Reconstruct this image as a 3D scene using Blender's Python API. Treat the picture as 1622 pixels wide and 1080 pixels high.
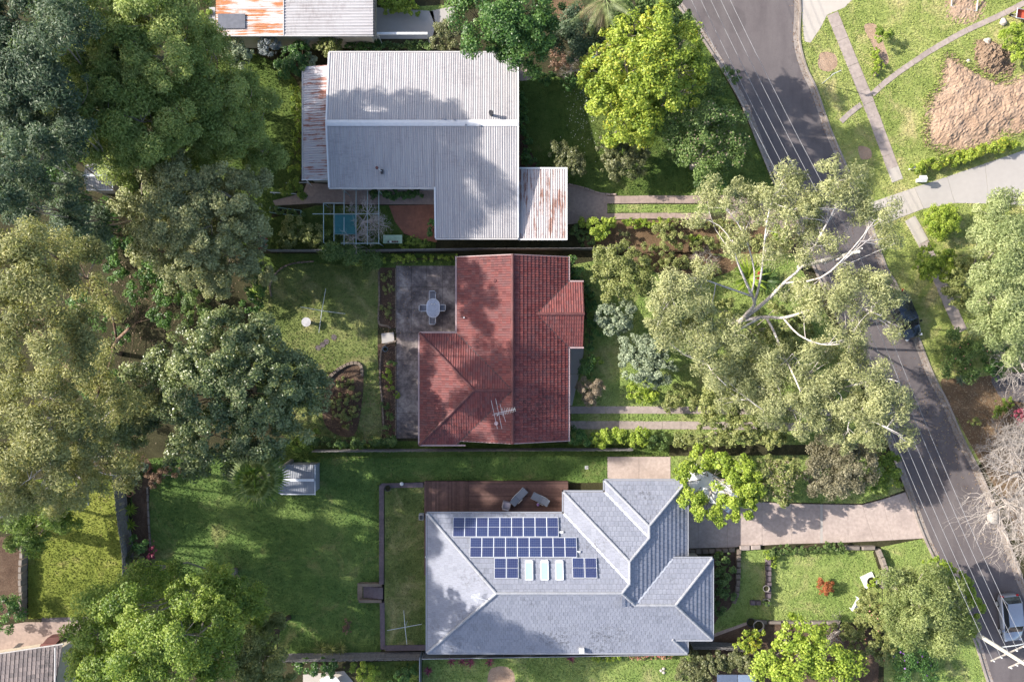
import bpy, bmesh, math, random
import numpy as np
from mathutils import Vector, Matrix
from math import sin, cos, pi, tan, atan2, hypot, radians

for o in list(bpy.data.objects):
    bpy.data.objects.remove(o)
random.seed(7)
rng = np.random.default_rng(11)
scene = bpy.context.scene
COL = scene.collection

# ------------------------------------------------------------------ camera, sky, sun
S = 17.5                                  # photograph pixels per metre on the ground
LENS = 28.0
H = 1622 * LENS / 36.0 / S                # height of the drone, about 72 m
cam_d = bpy.data.cameras.new('camera')
cam_d.lens = LENS
cam_d.sensor_width = 36.0
cam_d.clip_start = 1.0
cam_d.clip_end = 2000.0
cam = bpy.data.objects.new('camera', cam_d)
COL.objects.link(cam)
cam.location = (0, 0, H)
scene.camera = cam

SUN_EL, SUN_DIR = radians(31.5), (-0.969, 0.246)      # where the sun stands, seen from above
world = bpy.data.worlds.new('World')
scene.world = world
world.use_nodes = True
wt = world.node_tree
sky = wt.nodes.new('ShaderNodeTexSky')
sky.sky_type = 'NISHITA'
sky.sun_disc = False
sky.sun_elevation = SUN_EL
sky.sun_rotation = atan2(SUN_DIR[0], SUN_DIR[1])
sky.air_density = 1.0
sky.dust_density = 2.5
bg = wt.nodes['Background']
bg.inputs['Strength'].default_value = 0.125
wt.links.new(sky.outputs[0], bg.inputs['Color'])

sd = bpy.data.lights.new('sun', 'SUN')
sd.energy = 3.9
sd.angle = radians(0.55)
sd.color = (1.0, 0.94, 0.84)
sun = bpy.data.objects.new('sun', sd)
COL.objects.link(sun)
to_sun = Vector((SUN_DIR[0] * cos(SUN_EL), SUN_DIR[1] * cos(SUN_EL), sin(SUN_EL)))
sun.rotation_euler = to_sun.to_track_quat('Z', 'Y').to_euler()
sun.location = (-60, 15, 60)

scene.view_settings.view_transform = 'Standard'
scene.view_settings.look = 'None'
scene.view_settings.exposure = 1.42
scene.view_settings.gamma = 1.0
scene.cycles.max_bounces = 6
scene.cycles.diffuse_bounces = 3
scene.cycles.glossy_bounces = 2
scene.cycles.transmission_bounces = 4
scene.cycles.transparent_max_bounces = 4
scene.cycles.use_denoising = True

# ------------------------------------------------------------------ helpers
def W(px, py, z=0.0):
    """a point of the place, read off the photograph, at height z"""
    k = (1 - z / H) / S
    return ((px - 811) * k, (540 - py) * k, z)

def tag(o, label=None, cat=None, group=None, kind=None):
    if label: o['label'] = label
    if cat: o['category'] = cat
    if group: o['group'] = group
    if kind: o['kind'] = kind
    return o

def thing(name, label, cat, loc=(0, 0, 0), rotz=0.0, group=None):
    o = bpy.data.objects.new(name, None)
    COL.objects.link(o)
    o.location = loc
    o.rotation_euler = (0, 0, rotz)
    o.empty_display_size = 0.3
    return tag(o, label, cat, group)

def link(name, me, parent=None, local=False, kind=None):
    o = bpy.data.objects.new(name, me)
    COL.objects.link(o)
    if parent is not None:
        o.parent = parent
        if not local:
            m = Matrix()
            p = parent
            while p is not None:
                m = p.matrix_parent_inverse @ p.matrix_basis @ m
                p = p.parent
            o.matrix_parent_inverse = m.inverted()
    if kind: o['kind'] = kind
    return o

class MB:
    """collects shapes; build() links them as one mesh object"""
    def __init__(s):
        s.v = []; s.f = []
    def add(s, v, f):
        n = len(s.v)
        s.v += [tuple(p) for p in v]
        s.f += [tuple(i + n for i in q) for q in f]
        return s
    def box(s, c, d, rz=0.0, tilt=None):
        hx, hy, hz = d[0] / 2, d[1] / 2, d[2] / 2
        ca, sa = cos(rz), sin(rz)
        vs = []
        for z in (-hz, hz):
            for x, y in ((-hx, -hy), (hx, -hy), (hx, hy), (-hx, hy)):
                p = Vector((x, y, z))
                if tilt is not None: p = tilt @ p
                vs.append((c[0] + p.x * ca - p.y * sa, c[1] + p.x * sa + p.y * ca, c[2] + p.z))
        return s.add(vs, [(0, 3, 2, 1), (4, 5, 6, 7), (0, 1, 5, 4), (1, 2, 6, 5), (2, 3, 7, 6), (3, 0, 4, 7)])
    def prism(s, pts, z0, z1):
        n = len(pts)
        a = sum(pts[i][0] * pts[(i + 1) % n][1] - pts[(i + 1) % n][0] * pts[i][1] for i in range(n))
        if a < 0: pts = pts[::-1]
        v = [(p[0], p[1], z0) for p in pts] + [(p[0], p[1], z1) for p in pts]
        f = [tuple(range(n - 1, -1, -1)), tuple(range(n, 2 * n))]
        f += [(i, (i + 1) % n, n + (i + 1) % n, n + i) for i in range(n)]
        return s.add(v, f)
    def sheet(s, pts, z):
        n = len(pts)
        a = sum(pts[i][0] * pts[(i + 1) % n][1] - pts[(i + 1) % n][0] * pts[i][1] for i in range(n))
        if a < 0: pts = pts[::-1]
        return s.add([(p[0], p[1], z) for p in pts], [tuple(range(n))])
    def tube(s, path, r, n=6, cap=True):
        v, f = tube_np(path, r, n, cap)
        return s.add(v, f)
    def cyl(s, c, r, h, n=12, r2=None):
        r2 = r if r2 is None else r2
        return s.tube([(c[0], c[1], c[2]), (c[0], c[1], c[2] + h)], [r, r2], n)
    def me(s, name, mat, smooth=False):
        m = bpy.data.meshes.new(name)
        m.from_pydata(s.v, [], s.f)
        if mat is not None: m.materials.append(mat)
        if smooth:
            m.polygons.foreach_set('use_smooth', [True] * len(m.polygons))
        m.update()
        return m
    def build(s, name, mat, parent=None, local=False, smooth=False, kind=None):
        return link(name, s.me(name, mat, smooth), parent, local, kind)

def tube_np(path, r, n=6, cap=True):
    P = [Vector(p) for p in path]
    m = len(P)
    if not hasattr(r, '__len__'): r = [r] * m
    v, f = [], []
    ref = Vector((0, 0, 1))
    t0 = (P[-1] - P[0])
    if t0.length < 1e-9: t0 = Vector((0, 0, 1))
    if abs(t0.normalized().z) > 0.85: ref = Vector((1, 0, 0))
    for i in range(m):
        t = P[min(i + 1, m - 1)] - P[max(i - 1, 0)]
        t = t.normalized() if t.length > 1e-9 else Vector((0, 0, 1))
        a = t.cross(ref)
        a = a.normalized() if a.length > 1e-6 else Vector((0, 1, 0))
        b = t.cross(a)
        for k in range(n):
            q = 2 * pi * k / n
            p = P[i] + (a * cos(q) + b * sin(q)) * r[i]
            v.append((p.x, p.y, p.z))
    for i in range(m - 1):
        for k in range(n):
            k2 = (k + 1) % n
            f.append((i * n + k, (i + 1) * n + k, (i + 1) * n + k2, i * n + k2))
    if cap:
        f.append(tuple(range(n)))
        f.append(tuple((m - 1) * n + k for k in range(n - 1, -1, -1)))
    return v, f

def spline(pts, n=6, closed=False):
    """Catmull-Rom through 2D or 3D points"""
    P = [np.array(p, float) for p in pts]
    m = len(P)
    out = []
    for i in range(m if closed else m - 1):
        if closed:
            p0, p1, p2, p3 = P[(i - 1) % m], P[i], P[(i + 1) % m], P[(i + 2) % m]
        else:
            p0, p1, p2, p3 = P[max(i - 1, 0)], P[i], P[i + 1], P[min(i + 2, m - 1)]
        for k in range(n):
            t = k / n
            out.append(0.5 * ((2 * p1) + (-p0 + p2) * t + (2 * p0 - 5 * p1 + 4 * p2 - p3) * t * t + (-p0 + 3 * p1 - 3 * p2 + p3) * t ** 3))
    if not closed: out.append(P[-1])
    return [tuple(p) for p in out]

def offset_line(pts, d):
    """2D polyline moved sideways by d (to its left)"""
    out = []
    for i, p in enumerate(pts):
        a = pts[max(i - 1, 0)]; b = pts[min(i + 1, len(pts) - 1)]
        tx, ty = b[0] - a[0], b[1] - a[1]
        l = hypot(tx, ty) or 1
        out.append((p[0] - ty / l * d, p[1] + tx / l * d))
    return out

def ribbon(mb, pts, w0, w1, z0, z1):
    """a strip along a line between two side offsets, z0 to z1 high"""
    a = offset_line(pts, w0); b = offset_line(pts, w1)
    n = len(pts)
    v = [(p[0], p[1], z1) for p in a] + [(p[0], p[1], z1) for p in b]
    f = [(i, i + 1, n + i + 1, n + i) for i in range(n - 1)]
    if z0 is not None:
        v += [(p[0], p[1], z0) for p in a] + [(p[0], p[1], z0) for p in b]
        f += [(2 * n + i, 2 * n + i + 1, i + 1, i) for i in range(n - 1)]
        f += [(n + i, n + i + 1, 3 * n + i + 1, 3 * n + i) for i in range(n - 1)]
        f += [(0, n, 3 * n, 2 * n), (n - 1, 3 * n - 1, 4 * n - 1, 2 * n - 1)]
    mb.add(v, f)

def PX(pts, z=0.0):
    return [W(p[0], p[1], z)[:2] for p in pts]

def arc_points(pts, step):
    """resample a 2D line at equal steps"""
    P = np.array(pts, float)
    seg = np.hypot(*(P[1:] - P[:-1]).T)
    s = np.concatenate([[0], np.cumsum(seg)])
    q = np.arange(0, s[-1] + 1e-6, step)
    return [(float(np.interp(t, s, P[:, 0])), float(np.interp(t, s, P[:, 1]))) for t in q]

# ------------------------------------------------------------------ materials
MATS = {}
class NT:
    def __init__(s, name):
        s.m = bpy.data.materials.new(name)
        s.m.use_nodes = True
        s.t = s.m.node_tree
        s.b = s.t.nodes['Principled BSDF']
        s.out = s.t.nodes['Material Output']
        g = s.t.nodes.new('ShaderNodeNewGeometry')
        s.pos = g.outputs['Position']
        s.isl = g.outputs['Random Per Island']
    def L(s, a, b): s.t.links.new(a, b)
    def noise(s, scale, detail=4, rough=0.6, vec=None, dist=0.0):
        n = s.t.nodes.new('ShaderNodeTexNoise')
        n.inputs['Scale'].default_value = scale
        n.inputs['Detail'].default_value = detail
        n.inputs['Roughness'].default_value = rough
        n.inputs['Distortion'].default_value = dist
        s.L(vec or s.pos, n.inputs['Vector'])
        return n.outputs['Fac']
    def stretch(s, sx, sy, sz, rz=0.0):
        n = s.t.nodes.new('ShaderNodeMapping')
        n.inputs['Scale'].default_value = (sx, sy, sz)
        n.inputs['Rotation'].default_value = (0, 0, rz)
        s.L(s.pos, n.inputs['Vector'])
        return n.outputs[0]
    def ramp(s, fac, stops):
        n = s.t.nodes.new('ShaderNodeValToRGB')
        e = n.color_ramp.elements
        while len(e) < len(stops): e.new(0.5)
        for k, (p, c) in enumerate(stops):
            e[k].position = p
            e[k].color = (c, c, c, 1) if not hasattr(c, '__len__') else (c[0], c[1], c[2], 1)
        s.L(fac, n.inputs[0])
        return n.outputs[0]
    def mix(s, fac, a, b, mode='MIX'):
        n = s.t.nodes.new('ShaderNodeMix')
        n.data_type = 'RGBA'
        n.blend_type = mode
        for sock, val in ((n.inputs[0], fac), (n.inputs[6], a), (n.inputs[7], b)):
            if hasattr(val, 'is_linked'): s.L(val, sock)
            elif hasattr(val, '__len__'): sock.default_value = (val[0], val[1], val[2], 1)
            else: sock.default_value = val
        return n.outputs[2]
    def math(s, op, a, b=0.0):
        n = s.t.nodes.new('ShaderNodeMath')
        n.operation = op
        for k, val in enumerate((a, b)):
            if hasattr(val, 'is_linked'): s.L(val, n.inputs[k])
            else: n.inputs[k].default_value = val
        return n.outputs[0]
    def bump(s, h, strength=0.4, dist=0.05):
        n = s.t.nodes.new('ShaderNodeBump')
        n.inputs['Strength'].default_value = strength
        n.inputs['Distance'].default_value = dist
        s.L(h, n.inputs['Height'])
        s.L(n.outputs[0], s.b.inputs['Normal'])
    def col(s, c):
        if hasattr(c, 'is_linked'): s.L(c, s.b.inputs['Base Color'])
        else: s.b.inputs['Base Color'].default_value = (c[0], c[1], c[2], 1)
    def fin(s, rough=0.7, spec=0.3, metal=0.0):
        if hasattr(rough, 'is_linked'): s.L(rough, s.b.inputs['Roughness'])
        else: s.b.inputs['Roughness'].default_value = rough
        s.b.inputs['Specular IOR Level'].default_value = spec
        s.b.inputs['Metallic'].default_value = metal
        MATS[s.m.name] = s.m
        return s.m

def plain(name, c, rough=0.6, spec=0.3, metal=0.0, var=0.18, scale=3.0, bump=0.0, bscale=20.0):
    n = NT(name)
    a = [x * (1 - var) for x in c]; b = [min(1, x * (1 + var)) for x in c]
    n.col(n.ramp(n.noise(scale, 5), [(0.3, a), (0.7, b)]))
    if bump: n.bump(n.noise(bscale, 5), bump, 0.02)
    return n.fin(rough, spec, metal)

def grass_mat(name, dark, mid, light, dry, dry_amt=0.5, scale=1.0):
    n = NT(name)
    big = n.noise(0.16 * scale, 4, 0.6)
    med = n.noise(0.8 * scale, 5, 0.65)
    fine = n.noise(13.0, 6, 0.8)
    vf = n.noise(38.0, 3, 0.7)
    c = n.ramp(big, [(0.32, dark), (0.5, mid), (0.68, light)])
    c2 = n.ramp(med, [(0.3, dark), (0.5, mid), (0.72, light)])
    c = n.mix(0.5, c, c2)
    dm = n.ramp(n.noise(0.33 * scale, 6, 0.7, dist=0.6), [(0.62 - 0.22 * dry_amt, 0.0), (0.78 - 0.16 * dry_amt, 0.85)])
    c = n.mix(dm, c, dry)
    c = n.mix(0.75, c, n.ramp(fine, [(0.3, 0.35), (0.5, 0.95), (0.72, 1.5)]), 'MULTIPLY')
    c = n.mix(0.55, c, n.ramp(vf, [(0.3, 0.45), (0.7, 1.5)]), 'MULTIPLY')
    n.col(c)
    h = n.math('ADD', n.math('MULTIPLY', fine, 1.0), n.math('MULTIPLY', vf, 0.6))
    n.bump(h, 0.5, 0.06)
    return n.fin(0.9, 0.15)

def soil_mat(name, dark, mid, light, scale=1.0, bump=0.8):
    n = NT(name)
    a = n.noise(0.7 * scale, 6, 0.7, dist=0.5)
    b = n.noise(7 * scale, 6, 0.75)
    c = n.mix(0.5, n.ramp(a, [(0.3, dark), (0.5, mid), (0.72, light)]), n.ramp(b, [(0.3, dark), (0.52, mid), (0.74, light)]))
    n.col(c)
    n.bump(n.math('ADD', b, n.noise(30, 4)), bump, 0.08)
    return n.fin(0.95, 0.1)

def concrete_mat(name, base, stain, amt=0.5, scale=1.0, tint=None):
    n = NT(name)
    a = n.noise(0.55 * scale, 5, 0.6, dist=0.25)
    b = n.noise(3.5 * scale, 5, 0.6)
    d = n.noise(45, 3, 0.6)
    lo = [x * 0.82 for x in base]; hi = [min(1, x * 1.15) for x in base]
    c = n.ramp(b, [(0.3, lo), (0.7, hi)])
    c = n.mix(n.ramp(a, [(0.56 - 0.24 * amt, 0.0), (0.85 - 0.14 * amt, 0.85)]), c, stain)
    c = n.mix(0.16, c, n.ramp(d, [(0.35, 0.6), (0.65, 1.3)]), 'MULTIPLY')
    isl = n.ramp(n.isl, [(0.0, 0.9), (1.0, 1.08)])
    c = n.mix(0.6, c, isl, 'MULTIPLY')
    n.col(c)
    n.bump(n.math('ADD', d, b), 0.12, 0.008)
    return n.fin(0.85, 0.2)

def smooth_concrete(name, c):
    n = NT(name)
    a = n.noise(0.35, 4, 0.55); b = n.noise(2.2, 3, 0.5)
    k = n.math('ADD', n.math('MULTIPLY', a, 0.6), n.math('MULTIPLY', b, 0.4))
    n.col(n.mix(0.5, n.ramp(k, [(0.3, [x * 0.84 for x in c]), (0.7, [min(1, x * 1.12) for x in c])]), n.ramp(n.isl, [(0.0, [x * 0.92 for x in c]), (1.0, [x * 1.06 for x in c])])))
    n.bump(n.noise(30, 3), 0.05, 0.005)
    return n.fin(0.85, 0.2)

def asphalt_mat(name, c0, c1):
    n = NT(name)
    st = n.noise(0.25, 5, 0.6, vec=n.stretch(3.5, 0.55, 1, radians(24)))
    f = n.noise(60, 3, 0.8)
    m = n.noise(0.5, 6, 0.65)
    c = n.ramp(n.math('ADD', n.math('MULTIPLY', st, 0.6), n.math('MULTIPLY', m, 0.4)), [(0.3, c0), (0.7, c1)])
    c = n.mix(0.5, c, n.ramp(f, [(0.3, 0.55), (0.7, 1.4)]), 'MULTIPLY')
    patch = n.ramp(n.noise(0.16, 2, 0.4, vec=n.stretch(1, 1, 1, radians(24))), [(0.6, 1.0), (0.615, 0.87)])
    c = n.mix(1.0, c, patch, 'MULTIPLY')
    crack = n.ramp(n.noise(0.9, 8, 0.75, dist=1.5), [(0.49, 1.0), (0.5, 0.78), (0.51, 1.0)])
    c = n.mix(1.0, c, crack, 'MULTIPLY')
    n.col(c)
    n.bump(f, 0.35, 0.01)
    return n.fin(0.75, 0.3)

def roof_tile_mat(name, cols, moss, moss_amt=0.35, rough=0.7, spec=0.3):
    n = NT(name)
    c = n.ramp(n.isl, [(i / (len(cols) - 1), k) for i, k in enumerate(cols)])
    a = n.noise(0.6, 6, 0.7)
    f = n.noise(14, 5, 0.7)
    c = n.mix(n.ramp(a, [(0.6 - 0.25 * moss_amt, 0.0), (0.78 - 0.1 * moss_amt, 0.7)]), c, moss)
    c = n.mix(0.45, c, n.ramp(f, [(0.3, 0.6), (0.7, 1.35)]), 'MULTIPLY')
    lich = n.math('MULTIPLY', n.ramp(n.noise(0.22, 3, 0.6), [(0.52, 0.0), (0.66, 1.0)]), n.ramp(n.noise(3.2, 6, 0.75), [(0.5, 0.0), (0.58, 0.75)]))
    c = n.mix(lich, c, [x * 0.42 for x in moss])
    n.col(c)
    n.bump(f, 0.25, 0.01)
    return n.fin(rough, spec)

def sheet_mat(name, base, rust, rust_amt, dirt, ribs_along_y=True, metal=0.0, rough=0.5):
    """weathered corrugated sheeting: dirt in streaks along the ribs, rust in runs and blots"""
    n = NT(name)
    v = n.stretch(5.0, 0.35, 1) if ribs_along_y else n.stretch(0.35, 5.0, 1)
    v2 = n.stretch(1.0, 4.5, 1) if ribs_along_y else n.stretch(4.5, 1.0, 1)
    s1 = n.noise(1.0, 6, 0.7, vec=v)
    s2 = n.noise(1.6, 6, 0.75, vec=v2)
    blot = n.noise(0.35, 5, 0.65)
    c = n.mix(n.ramp(s1, [(0.42, 0.0), (0.75, 0.6)]), base, dirt)
    c = n.mix(n.ramp(n.math('ADD', n.math('MULTIPLY', blot, 0.5), n.math('MULTIPLY', s2, 0.5)), [(0.5, 0.0), (0.62, 0.55)]), c, dirt)
    if rust_amt > 0:
        k = n.math('ADD', n.math('MULTIPLY', s1, 0.62), n.math('MULTIPLY', blot, 0.38))
        edge = 0.66 - 0.24 * rust_amt
        rr = n.ramp(n.noise(9, 4, 0.7), [(0.3, [x * 0.55 for x in rust]), (0.7, [min(1, x * 1.3) for x in rust])])
        c = n.mix(n.ramp(k, [(edge, 0.0), (edge + 0.05, 0.95)]), c, rr)
    c = n.mix(0.25, c, n.ramp(n.noise(25, 4, 0.7), [(0.3, 0.7), (0.7, 1.25)]), 'MULTIPLY')
    n.col(c)
    return n.fin(rough, 0.3, metal)

def leaf_mat(name, dark, mid, light, trans=0.36, rough=0.5, spec=0.35, accent=None, acc_amt=0.0):
    n = NT(name)
    at = n.t.nodes.new('ShaderNodeAttribute')
    at.attribute_name = 'tone'
    k = n.math('ADD', n.math('MULTIPLY', n.isl, 0.4), n.math('MULTIPLY', n.noise(0.4, 3, 0.6), 0.3))
    k = n.math('ADD', k, n.math('MULTIPLY', at.outputs['Fac'], 0.3))
    c = n.ramp(k, [(0.22, dark), (0.48, mid), (0.76, light)])
    if accent is not None:
        f = n.math('ADD', n.math('MULTIPLY', n.noise(0.45, 4, 0.7), 0.65), n.math('MULTIPLY', n.isl, 0.35))
        c = n.mix(n.ramp(f, [(0.72 - 0.4 * acc_amt, 0.0), (0.8 - 0.4 * acc_amt, 1.0)]), c, accent)
    n.col(c)
    n.b.inputs['Roughness'].default_value = rough
    n.b.inputs['Specular IOR Level'].default_value = spec
    tr = n.t.nodes.new('ShaderNodeBsdfTranslucent')
    n.L(n.mix(1.0, c, (1.25, 1.3, 0.7), 'MULTIPLY'), tr.inputs['Color'])
    mx = n.t.nodes.new('ShaderNodeMixShader')
    mx.inputs[0].default_value = trans
    n.L(n.b.outputs[0], mx.inputs[1]); n.L(tr.outputs[0], mx.inputs[2])
    n.L(mx.outputs[0], n.out.inputs['Surface'])
    MATS[name] = n.m
    return n.m

def bark_mat(name, c0, c1, c2):
    n = NT(name)
    a = n.noise(1.6, 6, 0.7, dist=0.8)
    n.col(n.ramp(a, [(0.32, c0), (0.5, c1), (0.7, c2)]))
    n.bump(n.noise(18, 5), 0.5, 0.03)
    return n.fin(0.85, 0.15)

def solid(name, c, rough=0.5, spec=0.4, metal=0.0, coat=0.0):
    n = NT(name)
    n.col(n.mix(0.12, c, n.ramp(n.noise(6, 4), [(0.3, 0.6), (0.7, 1.3)]), 'MULTIPLY'))
    if coat: n.b.inputs['Coat Weight'].default_value = coat
    return n.fin(rough, spec, metal)

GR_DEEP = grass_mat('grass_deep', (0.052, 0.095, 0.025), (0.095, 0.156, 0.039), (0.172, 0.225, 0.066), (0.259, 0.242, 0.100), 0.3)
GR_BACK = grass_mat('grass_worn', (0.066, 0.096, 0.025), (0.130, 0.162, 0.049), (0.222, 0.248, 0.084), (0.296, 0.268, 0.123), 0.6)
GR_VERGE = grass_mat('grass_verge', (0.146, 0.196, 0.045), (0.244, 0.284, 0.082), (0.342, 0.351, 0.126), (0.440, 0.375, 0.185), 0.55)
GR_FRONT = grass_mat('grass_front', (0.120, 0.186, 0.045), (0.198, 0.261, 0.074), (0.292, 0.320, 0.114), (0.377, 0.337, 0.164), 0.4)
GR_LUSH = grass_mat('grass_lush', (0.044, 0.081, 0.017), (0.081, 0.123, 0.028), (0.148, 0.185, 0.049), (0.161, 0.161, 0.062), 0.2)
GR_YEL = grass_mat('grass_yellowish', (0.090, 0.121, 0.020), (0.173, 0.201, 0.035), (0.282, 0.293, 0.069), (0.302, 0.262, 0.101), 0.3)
LITTER = soil_mat('leaf_litter', (0.021, 0.019, 0.011), (0.044, 0.042, 0.022), (0.088, 0.083, 0.044))
MULCH = soil_mat('mulch', (0.044, 0.027, 0.020), (0.094, 0.062, 0.045), (0.175, 0.125, 0.090))
BEDSOIL = soil_mat('bed_soil', (0.088, 0.056, 0.032), (0.152, 0.100, 0.060), (0.216, 0.152, 0.096))
DIRT = soil_mat('bare_dirt', (0.248, 0.161, 0.110), (0.368, 0.258, 0.184), (0.460, 0.345, 0.267), 0.9, 1.0)
ASPHALT = asphalt_mat('asphalt', (0.083, 0.070, 0.073), (0.134, 0.117, 0.117))
CONC_PATH = concrete_mat('path_concrete', (0.300, 0.250, 0.225), (0.200, 0.165, 0.150), 0.4)
CONC_PALE = smooth_concrete('pale_concrete', (0.37, 0.335, 0.3))
CONC_KERB = concrete_mat('kerb_concrete', (0.264, 0.228, 0.204), (0.160, 0.132, 0.112), 0.5)
CONC_DRIVE = concrete_mat('drive_concrete', (0.360, 0.294, 0.264), (0.240, 0.192, 0.174), 0.4)
CONC_PINK = concrete_mat('pinkish_concrete', (0.288, 0.221, 0.192), (0.192, 0.149, 0.130), 0.4)
def old_patio():
    n = NT('stained_concrete')
    a = n.noise(0.42, 8, 0.68, dist=0.4)
    b = n.noise(2.6, 6, 0.7)
    k = n.math('ADD', n.math('MULTIPLY', a, 0.72), n.math('MULTIPLY', b, 0.28))
    c = n.ramp(k, [(0.36, (0.045, 0.039, 0.04)), (0.46, (0.1, 0.085, 0.084)), (0.53, (0.18, 0.152, 0.145)), (0.6, (0.3, 0.262, 0.24))])
    n.col(n.mix(0.3, c, n.ramp(n.noise(30, 4), [(0.3, 0.6), (0.7, 1.35)]), 'MULTIPLY'))
    n.bump(b, 0.15, 0.01)
    return n.fin(0.85, 0.2)
CONC_OLD = old_patio()
CONC_GREY = smooth_concrete('grey_concrete', (0.33, 0.305, 0.285))
BRICK_RED = concrete_mat('red_paving', (0.26, 0.115, 0.075), (0.14, 0.07, 0.05), 0.5)
BRICK_DK = concrete_mat('purple_brick', (0.12, 0.095, 0.105), (0.08, 0.065, 0.07), 0.5)
STONE = concrete_mat('sandstone', (0.180, 0.143, 0.112), (0.090, 0.071, 0.060), 0.6)
SLEEPER = concrete_mat('grey_sleeper', (0.2, 0.17, 0.15), (0.1, 0.085, 0.075), 0.6)
WHITE_SHEET = sheet_mat('white_sheeting', (0.337, 0.324, 0.333), (0.204, 0.098, 0.065), 0.0, (0.194, 0.177, 0.191), True)
WHITE_SHEET_H = sheet_mat('white_sheeting_across', (0.344, 0.336, 0.353), (0.246, 0.098, 0.049), 0.0, (0.189, 0.164, 0.164), False)
RUST_SHEET_V = sheet_mat('rusty_sheeting', (0.43, 0.39, 0.39), (0.21, 0.1, 0.075), 0.61, (0.3, 0.24, 0.23), True)
RUST_SHEET_H = sheet_mat('rusty_sheeting_across', (0.42, 0.41, 0.44), (0.27, 0.1, 0.065), 0.62, (0.38, 0.33, 0.35), False)
RUST_ORANGE_H = sheet_mat('orange_rust_sheeting', (0.45, 0.42, 0.42), (0.4, 0.14, 0.045), 0.78, (0.45, 0.36, 0.33), False)
TILE_RED = roof_tile_mat('red_roof_tile', [(0.107, 0.029, 0.029), (0.166, 0.043, 0.040), (0.139, 0.048, 0.048), (0.198, 0.057, 0.050), (0.139, 0.057, 0.057), (0.177, 0.046, 0.040)], (0.117, 0.057, 0.059), 0.4, 0.6)
TILE_CAP = roof_tile_mat('red_ridge_tile', [(0.096, 0.037, 0.037), (0.128, 0.046, 0.045)], (0.112, 0.068, 0.068), 0.3)
TILE_GREY = roof_tile_mat('grey_roof_tile', [(0.180, 0.190, 0.230), (0.221, 0.231, 0.275), (0.201, 0.210, 0.255)], (0.188, 0.193, 0.219), 0.2, 0.6)
TILE_GCAP = roof_tile_mat('grey_ridge_tile', [(0.258, 0.262, 0.285), (0.289, 0.293, 0.319)], (0.243, 0.243, 0.258), 0.1, 0.55)
TILE_DARK = roof_tile_mat('dark_roof_tile', [(0.075, 0.064, 0.068), (0.112, 0.094, 0.098), (0.150, 0.124, 0.124)], (0.060, 0.056, 0.060), 0.3)
WHITE_PAINT = plain('white_paint', (0.576, 0.576, 0.576), 0.5, var=0.08)
CREAM = plain('cream_render', (0.440, 0.384, 0.304), 0.8, var=0.1)
BRICKWALL = plain('brick_wall_render', (0.3, 0.19, 0.14), 0.85, var=0.2)
GUTTER_GREY = plain('grey_gutter', (0.240, 0.248, 0.280), 0.45, var=0.08)
GUTTER_PALE = plain('pale_gutter', (0.400, 0.384, 0.384), 0.5, var=0.1)
GUTTER_RED = plain('pink_gutter', (0.336, 0.240, 0.240), 0.5, var=0.1)
GLASS_DK = solid('window_glass', (0.02, 0.025, 0.03), 0.06, 0.8)
WOOD_GREY = plain('weathered_wood', (0.17, 0.16, 0.16), 0.85, var=0.3, scale=6, bump=0.4)
WOOD_PALE = plain('pale_weathered_wood', (0.3, 0.27, 0.24), 0.85, var=0.2, scale=6, bump=0.3)
TEAL_METAL = plain('pale_teal_metal', (0.288, 0.360, 0.360), 0.45, 0.4, var=0.12)
STEEL = plain('galvanised_steel', (0.5, 0.52, 0.54), 0.35, 0.5, 0.4, var=0.12)
ALU_WHITE = plain('white_aluminium', (0.560, 0.576, 0.624), 0.4, 0.4, var=0.06)
DARKMETAL = plain('dark_metal', (0.03, 0.03, 0.035), 0.5, 0.4)
FENCE_METAL = plain('slate_steel_fence', (0.1, 0.11, 0.13), 0.5, 0.4, var=0.08)
RUBBER = plain('tyre_rubber', (0.02, 0.02, 0.02), 0.85, 0.2)
BARK_WHITE = bark_mat('white_gum_bark', (0.255, 0.221, 0.204), (0.468, 0.425, 0.408), (0.612, 0.578, 0.561))
BARK_GREY = bark_mat('grey_bark', (0.13, 0.11, 0.09), (0.26, 0.225, 0.19), (0.4, 0.36, 0.31))
BARK_BROWN = bark_mat('brown_bark', (0.04, 0.03, 0.022), (0.09, 0.065, 0.045), (0.16, 0.115, 0.08))
BARK_RED = bark_mat('rusty_gum_bark', (0.07, 0.045, 0.03), (0.16, 0.1, 0.07), (0.34, 0.3, 0.27))
BARK_TWIG = bark_mat('pale_twig_bark', (0.2, 0.17, 0.15), (0.32, 0.285, 0.26), (0.44, 0.4, 0.37))
# ------------------------------------------------------------------ ground, road, pavements
def structure(name, mb, mat, label, **kw):
    o = mb.build(name, mat, **kw)
    o['kind'] = 'structure'
    o['label'] = label
    return o

structure('ground', MB().sheet([(-500, -500), (500, -500), (500, 500), (-500, 500)], 0.0), LITTER, 'leaf-littered soil under the trees and garden beds')

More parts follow.
